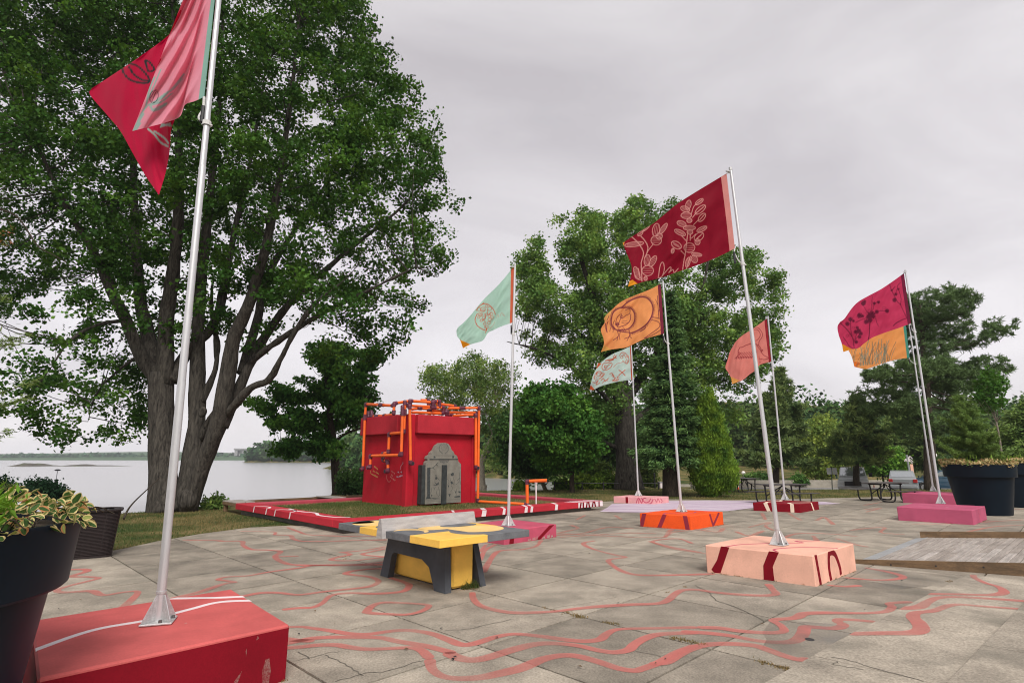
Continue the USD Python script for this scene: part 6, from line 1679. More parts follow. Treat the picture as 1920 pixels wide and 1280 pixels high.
for k, (lab, bx, Dk, poly, colr, nn) in enumerate((
        ('pale lime shrub at the left of the low black fence', (1095, 914), 37, [(1075, 918), (1078, 898), (1095, 890), (1108, 898), (1112, 916)], (0.12, 0.19, 0.03), 420),
        ('lime green shrub in front of the poplar trunk', (1135, 914), 36, [(1112, 918), (1116, 895), (1135, 884), (1152, 896), (1156, 916)], (0.10, 0.18, 0.028), 480),
        ('tall pale green shrub right of the poplar trunk', (1215, 912), 40, [(1198, 915), (1200, 875), (1212, 862), (1226, 880), (1234, 912)], (0.10, 0.15, 0.04), 420),
        ('green bush left of the poplar trunk behind the fence', (1105, 895), 44, [(1080, 900), (1085, 870), (1110, 858), (1140, 870), (1150, 898)], (0.075, 0.13, 0.03), 600),
        ('small lime bush by the water behind the listening pipe', (976, 918), 33, [(966, 922), (968, 908), (978, 903), (986, 910), (988, 922)], (0.10, 0.18, 0.025), 160),
        ('bright bush by the water right of the listening pipe', (1058, 916), 34, [(1040, 922), (1046, 905), (1060, 900), (1070, 908), (1072, 922)], (0.085, 0.16, 0.025), 240),
        ('dark juniper bush beside the left planter near the lake', (82, 925), 24, [(50, 940), (55, 912), (68, 898), (85, 908), (98, 905), (112, 918), (114, 940)], (0.016, 0.045, 0.020), 520),
        ('low dark bush at the left edge behind the near planter', (5, 925), 22, [(-40, 945), (-30, 905), (-5, 895), (10, 905), (14, 940)], (0.016, 0.045, 0.020), 420),
        ('left one of two small cedars behind the wooden frame', (648, 918), 27, [(637, 924), (640, 895), (645, 876), (652, 890), (656, 924)], (0.03, 0.07, 0.022), 260),
        ('right one of two small cedars behind the wooden frame', (672, 918), 27, [(657, 924), (660, 900), (670, 876), (680, 885), (684, 924)], (0.03, 0.075, 0.022), 320),
        ('leafy weed at the foot of the big tree beside the wooden frame', (402, 944), 21, [(388, 950), (392, 938), (404, 932), (412, 940), (416, 950)], (0.10, 0.17, 0.04), 120),
        ('low green bush behind the left picnic table', (1500, 900), 50, [(1480, 908), (1484, 896), (1500, 890), (1510, 898), (1512, 908)], (0.06, 0.14, 0.03), 260),
        ('green bush at the end of the kerb behind the left picnic table', (1425, 898), 52, [(1395, 908), (1400, 890), (1425, 886), (1445, 892), (1452, 908)], (0.045, 0.10, 0.025), 420))):
    r = np.random.default_rng(200 + k)
    b = at_y(*bx, Dk); b[2] = at_y(poly[0][0], max(p[1] for p in poly), Dk)[2]
    t = thing('shrub', lab, 'shrub', b)
    C = inflate([(poly, 1.0)], Dk, nn, r, .8, .6, thr=.36, freq=1.6, seed=k)
    part(t, 'stem', cat(*[tube([b - UP * .1, C[i]], [.02, .006], 4, caps=False) for i in r.choice(len(C), 12)]), BARK2, kind='stuff')
    v, f, c = sprigs(C, 7, .13, .13 if Dk < 30 else .2, colr, r, .3)
    part(t, 'foliage', (v, f), LEAF, cd=c, kind='stuff')

# ------------------------------------------------------------------ plants in the planters
r = np.random.default_rng(301)
PC, PR, PH = np.array([-3.6, 3.26, 0]), .955, 1.41
vp = thing('variegated_plant', 'cream edged variegated leaves spilling over the near planter', 'plant', PC + UP * PH)
CREAMC, MID, DARKG, RUST = np.array([.58, .48, .22]), np.array([.30, .34, .10]), np.array([.055, .115, .03]), np.array([.50, .24, .10])

def big_leaf(c, d, n, L, W, rr):
    """a broad pointed leaf with a cream margin round a green centre"""
    d = d / np.linalg.norm(d); s = np.cross(d, n); s /= max(np.linalg.norm(s), 1e-6); n = np.cross(s, d)
    t = np.array([0, .1, .28, .5, .72, .9, 1.0]); wv = np.array([.05, .55, .95, 1.0, .78, .38, .02])
    v, f, col = [], [], []
    k1 = rr.uniform(.48, .68)
    cream = CREAMC * rr.uniform(.8, 1.2) if rr.random() > .10 else RUST * rr.uniform(.8, 1.2)
    grn = (DARKG if rr.random() > .35 else MID * .7) * rr.uniform(.7, 1.3)
    curl = rr.uniform(-.10, .28)
    for q, w in zip(t, wv):
        mid = c + d * L * (q - .1) - n * L * curl * q * q
        for k, cc in ((-1, cream), (-k1 - .05, cream), (-k1 + .05, grn), (0, grn * 1.25), (k1 - .05, grn), (k1 + .05, cream), (1, cream)):
            wob = 1 + .1 * math.sin(q * 17 + k * 5)
            v.append(mid + s * W * .5 * w * k * wob + n * W * .16 * abs(k) ** 1.5 * w)
            col.append(cc if q < .93 else cream)
    for i in range(len(t) - 1):
        for j in range(6):
            a = i * 7 + j
            f.append([a, a + 1, a + 8, a + 7])
    return np.array(v), np.array(f), np.array(col)

leaves, rest = [], []
for k in range(760):
    a = r.uniform(-2.6, 1.2)
    rad = PR * math.sqrt(r.uniform(.12, 1.10))
    hump = .10 * math.exp(-((rad - .55) / .4) ** 2) + .05 * math.sin(a * 5)
    base = PC + np.array([rad * math.cos(a), rad * math.sin(a), PH - .01 + r.uniform(0, .08) + max(0, hump) * r.uniform(.3, 1.1)])
    if rad > PR * .97:
        base[2] = PH + r.uniform(-.03, .07)
    out = np.array([math.cos(a), math.sin(a), 0])
    d = out * r.uniform(.3, 1.0) + r.normal(size=3) * .55 + UP * (.25 if rad < .85 else -.25)
    n = UP * .7 + out * .6 + r.normal(size=3) * .5
    L = r.uniform(.045, .09)
    lf = big_leaf(base, d, n, L, L * r.uniform(.55, .75), r)
    s = proj(base)
    near = s[2] > .3 and -60 < s[0] < 260 and s[1] > 850
    leaves.append((s[2] if near else 99, lf))
leaves.sort(key=lambda t: t[0])
for dist, (v, f, c) in leaves[:260]:
    part(vp, 'leaf', (v, f), LEAF, cd=c, smooth=True)
vs, fs, cs, o = [], [], [], 0
for dist, (v, f, c) in leaves[260:]:
    vs.append(v); fs.append(f + o); cs.append(c); o += len(v)
part(vp, 'foliage', (np.vstack(vs), np.vstack(fs)), LEAF, cd=np.vstack(cs), kind='stuff')
stems = []
for k in range(70):
    a = r.uniform(-2.6, 1.2); rad = r.uniform(.4, .95)
    p = PC + np.array([rad * math.cos(a), rad * math.sin(a), PH - .03])
    e = np.array([math.cos(a), math.sin(a), 0])
    stems.append(tube(smooth_path([p, p + e * .07 + UP * .09, p + e * .18 + UP * r.uniform(.03, .12)], 3), .004, 4, caps=False))
part(vp, 'stems', cat(*stems), BARK2, kind='stuff')

gp_ = thing('leafy_plant', 'bright green pointed grass like plant at the left end of the near planter', 'plant', PC + UP * PH)
C = np.array([at_y(-8, 955, 2.75), at_y(2, 940, 2.85), at_y(-25, 935, 2.9)])
P = C[r.integers(0, 3, 90)] + r.normal(size=(90, 3)) * [.035, .05, .035]
dd = r.normal(size=(90, 3)) * .5 + UP * .7 + np.array([.5, 0, 0])
v, f, c = leaf_mesh(P, r.uniform(.06, .12, 90), np.array([.13, .26, .03]) * r.uniform(.7, 1.3, (90, 1)), r, .2, .22, dd)
part(gp_, 'foliage', (v, f), LEAF, cd=c)

def small_cover(label, c, R, H, seed):
    rr = np.random.default_rng(seed)
    t = thing('cover_plant', label, 'plant', (c[0], c[1], H))
    n = 2600
    a, rad = rr.uniform(0, 6.283, n), R * np.sqrt(rr.uniform(.2, 1.08, n))
    P = np.column_stack([c[0] + rad * np.cos(a), c[1] + rad * np.sin(a), H + rr.uniform(-.03, .14, n) + .05 * np.sin(a * 6)])
    pick = rr.random((n, 1))
    col = np.where(pick < .62, [[.52, .43, .21]], np.where(pick < .8, [[.40, .27, .13]], [[.13, .19, .05]])) * rr.uniform(.75, 1.2, (n, 1))
    v, f, cc = leaf_mesh(P, rr.uniform(.06, .11, n), col, rr, .8, .7)
    part(t, 'foliage', (v, f), LEAF, cd=cc, kind='stuff')
    m = 120
    a, rad = rr.uniform(0, 6.283, m), R * np.sqrt(rr.uniform(.1, .9, m))
    P = np.column_stack([c[0] + rad * np.cos(a), c[1] + rad * np.sin(a), H + rr.uniform(.08, .28, m)])
    v, f, cc = leaf_mesh(P, rr.uniform(.1, .2, m), np.array([[.16, .26, .04]]) * rr.uniform(.7, 1.2, (m, 1)), rr, .1, .25, np.tile(UP, (m, 1)))
    part(t, 'shoots', (v, f), LEAF, cd=cc, kind='stuff')
small_cover('cream coloured ground cover plants in the front right planter', (15.45, 18.85), .98, 1.58, 311)
small_cover('cream coloured ground cover plants in the rear right planter', (19.0, 21.9), 1.02, 1.60, 312)

def feathery(label, base, top, half, seed, color, n=150, needle=.055):
    """a young larch: fine side branches with short tufts"""
    rr = np.random.default_rng(seed)
    base, top = np.asarray(base, float), np.asarray(top, float)
    t = thing('larch_sapling', label, 'sapling', base)
    H = top[2] - base[2]
    part(t, 'trunk', tube(smooth_path([base - UP * .03, (base + top) / 2 + rr.normal(size=3) * .03, top], 6), np.linspace(.02, .004, 13), 6), BARK2)
    br, P, A = [], [], []
    for k in range(n):
        q = rr.uniform(.04, .98)
        o = base + (top - base) * q
        a = rr.uniform(0, 6.283)
        L = half * (1.05 - q) ** .7 * rr.uniform(.5, 1.1)
        e = np.array([math.cos(a), math.sin(a), rr.uniform(.05, .5)])
        pts = smooth_path([o, o + e * L * .5, o + e * L + UP * L * rr.uniform(-.15, .15)], 5)
        br.append(tube(pts, np.linspace(.006, .002, len(pts)), 4, caps=False))
        m = max(6, int(70 * L))
        s = rr.uniform(.1, 1, m)
        c = np.column_stack([np.interp(s, np.linspace(0, 1, len(pts)), pts[:, j]) for j in range(3)])
        for j in range(6):
            P.append(c + rr.normal(size=c.shape) * needle * .3); A.append(np.tile(e, (m, 1)) * .5 + rr.normal(size=(m, 3)) * .8)
    P, A = np.vstack(P), np.vstack(A)
    part(t, 'branches', cat(*br), BARK2, kind='stuff')
    v, f, c = leaf_mesh(P, needle * rr.uniform(.7, 1.3, len(P)), np.asarray(color) * rr.uniform(.7, 1.3, (len(P), 1)), rr, .3, .16, A)
    part(t, 'foliage', (v, f), NEEDLE, cd=c, kind='stuff')

feathery('light green young larch growing in the front right planter', (15.35, 18.9, 1.55), at_y(1798, 742, 18.9), 1.05, 321, (.12, .20, .04), 120, .12)
lb_ = PC + np.array([-.25, .0, PH])
feathery('light green larch twigs reaching in from the left edge above the near planter', lb_, lb_ + np.array([.05, 0, 2.1]), .95, 322, (.16, .23, .06), 95, .04)
sap0 = np.array([18.75, 21.9, 1.58])
broadleaf('thin young tree with pale trunk in the rear right planter', 'sapling', (1880, 858), 1.58, 21.9,
          [([(1836, 740), (1840, 710), (1852, 690), (1866, 702), (1878, 720), (1876, 745), (1868, 770), (1855, 775), (1842, 765)], 1.0)], 190, 7, .09, .14, (0.05, 0.13, 0.02), .5, .4,
          [([(1880, 866), (1874, 820), (1867, 785), (1860, 750), (1855, 712)], (0, 0, 0, 0, 0), (.035, .03, .025, .018, .008)), ([(1862, 760), (1845, 735)], (0, .1), (.01, .004)), ([(1861, 750), (1876, 725)], (0, -.1), (.01, .004))], BARK3, thr=.35, freq=2.5, seed=33, ntw=16, trunk_n=8, rough=.0)
# bare twigs that enter at the left edge
tw_ = thing('bare_branch', 'thin bare branches crossing the sky at the far left edge', 'branch', at_y(0, 400, 7))
for pts, rr_ in (([(-30, 385), (30, 405), (70, 460), (100, 478), (125, 492)], .012), ([(-20, 410), (15, 412), (34, 408)], .006), ([(-10, 400), (5, 390), (20, 425)], .004), ([(-30, 465), (0, 458), (28, 440)], .006)):
    p = np.array([at_y(x, y, 7.0) for x, y in pts])
    part(tw_, 'twig', tube(smooth_path(p, 5), np.linspace(rr_, rr_ * .4, (len(pts) - 1) * 5 + 1), 5), BARK2)
P = np.array([at_y(x, y, 7.0) for x, y in ((5, 440), (12, 437), (20, 432), (28, 428), (8, 455), (18, 452), (2, 450), (10, 460), (22, 455), (-5, 445))]).repeat(5, 0) + r.normal(size=(50, 3)) * .02
v, f, c = leaf_mesh(P, r.uniform(.03, .06, 50), np.where(r.random((50, 1)) < .55, [[.30, .11, .05]], [[.18, .22, .06]]), r, .3, .3)
part(tw_, 'leaves', (v, f), LEAF, cd=c)

# ------------------------------------------------------------------ woods far behind
def wood(name, label, line, depth, hmin, hmax, n, base, size, seed, zoff=0.0):
    """a far wood: crowns of leaf clumps along a line"""
    rr = np.random.default_rng(seed)
    ln = LineString(line)
    vs, fs, cs, o = [], [], [], 0
    for k in range(n):
        q = ln.interpolate(rr.uniform(0, 1), normalized=True)
        y = q.y + rr.uniform(0, depth)
        x = q.x + rr.uniform(-3, 3)
        z = float(land_height(x, y)) + zoff
        h = rr.uniform(hmin, hmax) * (1 if rr.random() < .85 else 1.25)
        wdt = h * rr.uniform(.28, .5)
        m = int(max(30, 46 * (h / size) ** .6))
        u = rr.normal(size=(m, 3)); u /= np.linalg.norm(u, axis=1, keepdims=True)
        rad = rr.uniform(.55, 1, (m, 1)) ** .5
        P = np.array([x, y, z + h * .5]) + u * rad * [wdt, wdt, h * .52]
        col = np.asarray(base) * rr.uniform(.65, 1.4) * rr.uniform(.8, 1.2, (m, 1)) * np.array([rr.uniform(.8, 1.35), 1, rr.uniform(.8, 1.2)])
        v, f, c = leaf_mesh(P, size * rr.uniform(.6, 1.4, m), col, rr, .5, .8)
        vs.append(v); fs.append(f + o); cs.append(c); o += len(v)
    single(name, (np.vstack(vs), np.vstack(fs)), FOREST, label, 'wood', kind='stuff', cd=np.vstack(cs))

wood('far_wood', 'bluish strip of forest on the far lake shore at the left', [(-1500, 880), (-900, 930), (-520, 900), (-320, 880)], 60, 7, 12, 520, (.045, .105, .05), 5.0, 401, 1.0)
wood('peninsula_wood', 'wooded green point across the water behind the maple', [(-207, 437), (-160, 432), (-118, 424), (-94, 392)], 26, 5, 12, 420, (.045, .10, .035), 2.6, 402)
wood('shore_wood', 'green wooded shore between the far point and the inlet', [(-108, 415), (-86, 302), (-56, 188), (-30, 126)], 4, 4, 9, 330, (.05, .11, .035), 1.6, 406)
wood('inlet_wood', 'wood on the far bank of the inlet behind the thin birch', [(-34, 122), (-18, 114), (-2, 106), (8, 96), (14, 86)], 22, 5, 10, 240, (.045, .095, .028), 1.1, 403)
wood('park_wood', 'dense park trees and undergrowth closing the background behind the picnic tables', [(16, 84), (34, 82), (60, 84), (100, 90), (150, 100)], 22, 6, 10.5, 430, (.06, .115, .032), .62, 404)
wood('reeds', 'pale reeds along the far bank of the inlet', [(-12, 105.5), (-2, 102.5), (4, 95), (9, 82), (10.5, 72)], 2.5, .8, 1.5, 420, (.11, .17, .045), .5, 405, .2)

# far shore land under the strip of forest, and the low rocks
fx = np.linspace(-2200, -200, 60)
fv = np.vstack([np.column_stack([fx, 860 + 40 * np.sin(fx * .004), np.full(60, -1.75)]), np.column_stack([fx, 880 + 40 * np.sin(fx * .004), 1.0 + 0 * fx]), np.column_stack([fx, 1000 + 0 * fx, 6 + 2 * np.sin(fx * .01)]), np.column_stack([fx, 1250 + 0 * fx, 10 + 5 * np.sin(fx * .006)])])
single('far_shore', (fv, grid_faces(4, 60)), FOREST, kind='structure', cd=np.tile(np.array([.06, .11, .05]), (len(fv), 1)))
ROCK = surface('lake_rock', (0.09, 0.08, 0.065), rough=.9, var=.35, scale=.4, grain=4, stain=(.08, .11, .04), stain_amount=.8, stain_scale=.25)
def rocks(label, x0, x1, y, hs, seed):
    gx, gy = np.meshgrid(np.linspace(0, 1, 60), np.linspace(-1, 1, 14), indexing='ij')
    X = x0 + (x1 - x0) * gx; Y = y + gy * 9
    h = np.interp(gx, np.linspace(0, 1, len(hs)), hs) * (1 - gy ** 2) * (0.4 + 1.2 * meshkit.fbm(np.stack([X * .12, Y * .2, X * 0], -1), 3, seed)) - 1.85
    single('rock_islet', (np.column_stack([X.ravel(), Y.ravel(), h.ravel()]), grid_faces(60, 14)), ROCK, label, 'islet', loc=((x0 + x1) / 2, y, -1.7))
yr = 245.0
rocks('low bare rock islet in the lake, the higher left one', -(960 - 55) / 1040 * yr, -(960 - 132) / 1040 * yr, yr, [0, .5, 1.0, 1.5, 1.3, .7, .5, .2, 0], 1)
rocks('low green topped rock islet in the lake, right of the higher one', -(960 - 128) / 1040 * yr, -(960 - 252) / 1040 * yr, yr + 3, [0, .35, .7, .8, .4, .35, .4, .3, .25, 0], 2)

# slab block far across the lake
GREYB = surface('far_grey_wall', (0.28, 0.28, 0.28), rough=.8, scale=.2)
PALEB = surface('far_pale_wall', (0.62, 0.61, 0.6), rough=.8, scale=.2)
fb = thing('far_building', 'long pale slab building on legs above the far forest', 'building', (-418, 905, 8))
bx = lambda px: (px - 960) / 1040 * 905
part(fb, 'roof_slab', box(bx(448), bx(483), 905, 917, 14.0, 16.6), GREYB)
for k, (a0, a1) in enumerate(((449, 454.5), (463.5, 466), (473, 475), (480, 482.5))):
    part(fb, 'pier', box(bx(a0), bx(a1), 906, 916, 5.0, 14.0), GREYB)
part(fb, 'wall', box(bx(454), bx(480), 912, 915, 5.0, 14.0), PALEB)

# ------------------------------------------------------------------ brick buildings behind the trees
BRICK = mat('brick_wall', {'tc': ('texture_coordinate', {}), 'g': ('geometry', {}), 'm': ('mapping', {'rotation': (math.pi / 2, 0, 0)}),
    'b': ('brick_texture', {'scale': 1.6, 'color1': (0.36, 0.13, 0.075), 'color2': (0.28, 0.095, 0.06), 'mortar': (0.3, 0.25, 0.2), 'mortar_size': 0.02}), 'p': ('principled_bsdf', {'roughness': .9})},
    [('g.position', 'm.vector'), ('m.vector', 'b.vector'), ('b.color', 'p.base_color')])
WINDOW = mat('window_pane', {'f': ('fresnel', {'IOR': 1.5}), 't': ('transparent_bsdf', {'color': (.5, .55, .58)}), 'g': ('glossy_bsdf', {'roughness': .03}), 'x': ('mix_closure', {})}, [('f.fac', 'x.fac'), ('t.BSDF', 'x.closure1'), ('g.BSDF', 'x.closure2')], surface='x.closure')
GLASSD = mat('dark_glass', {'p': ('principled_bsdf', {'base_color': (.3, .33, .34), 'roughness': .08}), 'g': ('glossy_bsdf', {'color': (.8, .82, .84), 'roughness': .06}), 'x': ('mix_closure', {'fac': .4})}, [('p.BSDF', 'x.closure1'), ('g.BSDF', 'x.closure2')], surface='x.closure')
ROOF = surface('brown_roof_edge', (0.07, 0.05, 0.042), rough=.8)
def brick_building(label, x0, x1, y, depth, z1, floors, wstep):
    t = thing('brick_building', label, 'building', ((x0 + x1) / 2, y, 0))
    part(t, 'wall', box(x0, x1, y, y + depth, -.5, z1), BRICK)
    part(t, 'roof', box(x0 - .5, x1 + .5, y - .5, y + depth + .5, z1 + .003, z1 + .55), ROOF)
    fh = z1 / floors
    n = int((x1 - x0) / wstep)
    for fl in range(floors):
        for k in range(n):
            xc = x0 + (k + .5) * (x1 - x0) / n
            zc = fl * fh + fh * .55
            w_ = part(t, 'window', box(xc - .95, xc + .95, y - .05, y + .02, zc - .85, zc + .85), PALEB)
            part(w_, 'pane', box(xc - .82, xc - .04, y - .065, y - .052, zc - .72, zc + .72), GLASSD)
            part(w_, 'pane', box(xc + .04, xc + .82, y - .065, y - .052, zc - .72, zc + .72), GLASSD)
brick_building('orange brick building showing between the poplar and the dark pine', 43, 58, 112, 14, 10.2, 3, 3.4)
brick_building('long low brick building with a dark flat roof line above the right hand pines', 64, 118, 118, 18, 8.6, 3, 4.2)

# ------------------------------------------------------------------ road, kerb and cars on the lower ground
rd = Polygon([(13, 37.5), (40, 36), (75, 40), (110, 44), (110, 58), (70, 54), (40, 52), (24, 51), (14, 48)])
gr = []
v, f = trimesh.creation.triangulate_polygon(rd.buffer(0), engine='earcut')
xx, yy = np.meshgrid(np.linspace(13, 110, 90), np.linspace(36, 58, 34), indexing='ij')
inside = shapely.contains_xy(rd, xx.ravel(), yy.ravel())
zz = land_height(xx.ravel(), yy.ravel()) + .05
ff = grid_faces(*xx.shape); ff = ff[inside[ff].all(1)]
keep, inv = np.unique(ff, return_inverse=True)
single('road', (np.column_stack([xx.ravel(), yy.ravel(), zz])[keep], inv.reshape(ff.shape)), ASPHALT, kind='structure', smooth=True)
KERB = surface('pale_kerb', (0.34, 0.31, 0.26), rough=.85, var=.2, scale=2)
def kerb(name, pts, w, h):
    p = smooth_path(np.array(pts, float), 10)
    z = land_height(p[:, 0], p[:, 1])
    vv, fs = [], []
    d = np.gradient(p, axis=0); d /= np.linalg.norm(d, axis=1, keepdims=True)
    nn = np.column_stack([-d[:, 1], d[:, 0]]) * w / 2
    q = [np.column_stack([p + nn * s, z + hh]) for s, hh in ((-1, -.2), (-1, h), (1, h), (1, -.2))]
    v = np.stack(q, 1).reshape(-1, 3)
    f = []
    for i in range(len(p) - 1):
        for j in range(3):
            a = i * 4 + j
            f.append([a, a + 4, a + 5, a + 1])
    single(name, (v, np.array(f)), KERB, kind='structure')
kerb('kerb', [(15, 52.5), (24, 53.2), (40, 54.5), (70, 57), (105, 60)], .4, .22)
kerb('kerb', [(15, 37.2), (40, 35.8), (75, 39.6)], .3, .12)
lowwall = thing('low_wall', 'long low pale concrete wall behind the left picnic table', 'wall', (22, 50, -.7))
for k in range(5):
    x0 = 15.5 + k * 4.5
    part(lowwall, 'block', bevbox(x0, x0 + 4.47, 49.3 + k * .2, 49.75 + k * .2, -.9, -.12, .03), KERB)

CARM = {}
def car_paint(name, col):
    return mat(name, {'p': ('principled_bsdf', {'base_color': col, 'roughness': .35, 'coat_weight': .6, 'coat_roughness': .06})}, [])
TYRE = surface('tyre', (0.02, 0.02, 0.02), rough=.85)
CHROME = surface('dull_chrome', (.5, .5, .5), rough=.25, metallic=.8)
TAIL = surface('red_lamp_glass', (.45, .02, .02), rough=.2, spec=.6)
HEAD = surface('clear_lamp_glass', (.6, .62, .62), rough=.15, spec=.6)
def car(label, loc, rot, col, kind='suv', rear_in_view=False):
    """x forward. A lofted body with wheel wells, cabin glass, lights, mirrors, wheels"""
    t = thing('parked_car', label, 'car', loc, group='parked vehicles beyond the grass')
    fr = frame(loc, turn(rot), turn(rot + 90), UP)
    L, W = (5.3, 1.95) if kind == 'pickup' else (4.5, 1.82)
    m = car_paint('car_paint_' + str(len(CARM)), col); CARM[len(CARM)] = m
    if kind == 'pickup':
        side = [(-2.6, .55), (-2.6, 1.15), (-.75, 1.18), (-.72, 1.17), (1.0, 1.15), (2.45, 1.08), (2.62, .95), (2.62, .5)]
        cab = [(-.72, 1.17), (-.6, 1.82), (.35, 1.86), (1.05, 1.16)]
    else:
        side = [(-2.2, .5), (-2.22, 1.0), (-2.1, 1.08), (1.0, 1.02), (2.05, .9), (2.22, .75), (2.22, .42)]
        cab = [(-2.05, 1.07), (-1.75, 1.58), (.1, 1.6), (1.05, 1.02)]
    g = Polygon(side + [(L / 2 - .05, .3), (-L / 2 + .05, .3)])
    for wx in (-L * .3, L * .3):
        g = g.difference(Point(wx, .34).buffer(.40))
    v, f = prism(g.buffer(-.03).buffer(.03), W)
    v = np.column_stack([v[:, 0], v[:, 2] - W / 2, v[:, 1]])
    v[:, 1] *= 1 - .10 * smoothstep(.75, 1.2, v[:, 2]) - .05 * smoothstep(.75, 1.0, np.abs(v[:, 0]) / (L / 2))
    part(t, 'body', fr((v, f)), m, smooth=25)
    v, f = prism(Polygon(cab), W)
    v = np.column_stack([v[:, 0], v[:, 2] - W / 2, v[:, 1]])
    v[:, 1] *= .89 - .14 * smoothstep(1.1, 1.7, v[:, 2])
    part(t, 'cabin', fr((v, f)), m, smooth=25)
    (x0, z0), (x1, z1), (x2, z2), (x3, z3) = cab
    def pane(nm, a, b, c, d):
        part(t, nm, fr((np.array([a, b, c, d], float), np.array([[0, 1, 2, 3]]))), GLASSD)
    hw0, hw1 = W * .5 * .88, W * .5 * .75
    e = .012
    k = lambda a, b, q: a + (b - a) * q
    pane('windscreen', (k(x3, x2, .12) + e, -hw0 * .92, k(z3, z2, .12) + e), (k(x3, x2, .12) + e, hw0 * .92, k(z3, z2, .12) + e), (k(x3, x2, .92) + e, hw1 * .95, k(z3, z2, .92) + e), (k(x3, x2, .92) + e, -hw1 * .95, k(z3, z2, .92) + e))
    pane('rear_window', (k(x0, x1, .15) - e, hw0 * .9, k(z0, z1, .15) + e), (k(x0, x1, .15) - e, -hw0 * .9, k(z0, z1, .15) + e), (k(x0, x1, .88) - e, -hw1 * .93, k(z0, z1, .88)), (k(x0, x1, .88) - e, hw1 * .93, k(z0, z1, .88)))
    for s in (-1, 1):
        for a0, a1 in ((.08, .50), (.54, .93)):
            xa0, xa1 = k(k(x0, x1, .2), k(x3, x2, .2), a0), k(k(x0, x1, .2), k(x3, x2, .2), a1)
            xb0, xb1 = k(k(x0, x1, .85), k(x3, x2, .85), a0), k(k(x0, x1, .85), k(x3, x2, .85), a1)
            zl, zh = k(z0, z1, .2), k(z0, z1, .85)
            yl, yh = s * (W * .5 * (.89 - .14 * float(smoothstep(1.1, 1.7, zl))) + .008), s * (W * .5 * (.89 - .14 * float(smoothstep(1.1, 1.7, zh))) + .008)
            pane('side_window', (xa0, yl, zl), (xa1, yl, zl), (xb1, yh, zh), (xb0, yh, zh))
        mr = trimesh.convex.convex_hull(np.array(bevbox(x3 - .32, x3 - .18, s * (W / 2 + .02) - .1 if s < 0 else W / 2 + .0, s * (W / 2 + .02) if s < 0 else W / 2 + .22, z3 + .05, z3 + (.32 if kind == 'pickup' else .18), .03)[0]))
        part(t, 'mirror', fr(mr), BLACK)
        part(t, 'headlight', fr(bevbox(L / 2 - .12, L / 2 + .0, s * W * .36 - .16, s * W * .36 + .16, .74, .9, .02)), HEAD)
        part(t, 'tail_light', fr(bevbox(-L / 2 - .015, -L / 2 + .08, s * W * .40 - .13, s * W * .40 + .13, .78, 1.02, .02)), TAIL)
        for wx in (-L * .3, L * .3):
            wy = s * (W / 2 - .12)
            ty = part(t, 'wheel', tube(fr((np.array([(wx, wy - .1, .34), (wx, wy + .1, .34)]), np.zeros((0, 3), int)))[0], [.34, .34], 20), TYRE, smooth=40)
            part(ty, 'rim', tube(fr((np.array([(wx, wy + s * .101, .34), (wx, wy + s * .115, .34)]), np.zeros((0, 3), int)))[0], [.2, .19], 14), CHROME, smooth=40)
    part(t, 'bumper', fr(bevbox(L / 2 - .1, L / 2 + .05, -W * .46, W * .46, .38, .58, .03)), CHROME if kind == 'pickup' else m)
    part(t, 'bumper', fr(bevbox(-L / 2 - .05, -L / 2 + .1, -W * .46, W * .46, .40, .60, .03)), CHROME if kind == 'pickup' else m)
    if kind == 'pickup':
        part(t, 'grille', fr(bevbox(L / 2 - .06, L / 2 + .012, -.5, .5, .62, .92, .01)), BLACK)
        for q in range(5):
            part(t, 'roof_light', fr(bevbox(.18, .26, -.5 + q * .25 - .04, -.5 + q * .25 + .04, 1.862, 1.90, .01)), TAIL)
    return t
car('white pickup truck facing the camera with black mirrors, behind the right picnic table', (24.8, 41.5, -.72), -122, (.62, .64, .64), 'pickup')
car('silver white car with red tail lights seen between the legs of the right picnic table', (29.3, 42.8, -.72), 55, (.3, .32, .33))
car('dark blue car behind the rear magenta block', (32.6, 43.5, -.72), 160, (.02, .06, .10))
car('dark green car at the right of the other parked vehicles behind the poles', (36.6, 44.0, -.72), 168, (.02, .055, .06))
car('small blue car far off between the ash tree and the poplar', (13.5, 78, .9), 150, (.03, .16, .32))

# ------------------------------------------------------------------ picnic tables
t1 = at_y(1456, 930, 23.6); t2 = at_y(1662, 930, 25.0)
picnic_table('left picnic table, black and long side on, behind the low crimson block', (10.8, 22.9, -.0), 14)
picnic_table('right picnic table with curved black legs, seen end on beside the magenta blocks', (15.9, 24.4, -.0), 22)
picnic_table('far picnic table half hidden behind the bright cedar bush', (12.6, 31.0, -.04), 100)

# ------------------------------------------------------------------ lamps, signs, fence, cones
GLOBE = mat('white_globe', {'p': ('principled_bsdf', {'base_color': (.78, .77, .74), 'roughness': .35, 'subsurface_weight': .2})}, [])
GREYM = surface('grey_post_metal', (0.33, 0.34, 0.34), rough=.5, metallic=.3)
GREENM = surface('dark_green_metal', (0.02, 0.05, 0.04), rough=.5)
def globe_lamp(label, px, D, top_y, rad, m):
    b = at_y(px, 905, D); b[2] = float(land_height(b[0], b[1]))
    tp = at_y(px, top_y, D)
    t = thing('globe_lamp', label, 'street lamp', b, group='globe street lamps in the park')
    part(t, 'pole', lathe([(.09, 0), (.09, .5), (.055, .55), (.045, tp[2] - b[2] - rad), (.09, tp[2] - b[2] - rad + .02), (.09, tp[2] - b[2] - rad + .06)], 12, b), m)
    s = trimesh.creation.icosphere(2, rad); s.apply_translation([b[0], b[1], tp[2]])
    part(t, 'globe', s, GLOBE, smooth=True)
globe_lamp('white globe lamp on a black pole just right of the cedar bush', 1377.5, 46, 858, .21, BLACK)
globe_lamp('small white globe lamp on a grey pole left of the picnic tables', 1395.5, 58, 886, .18, GREYM)
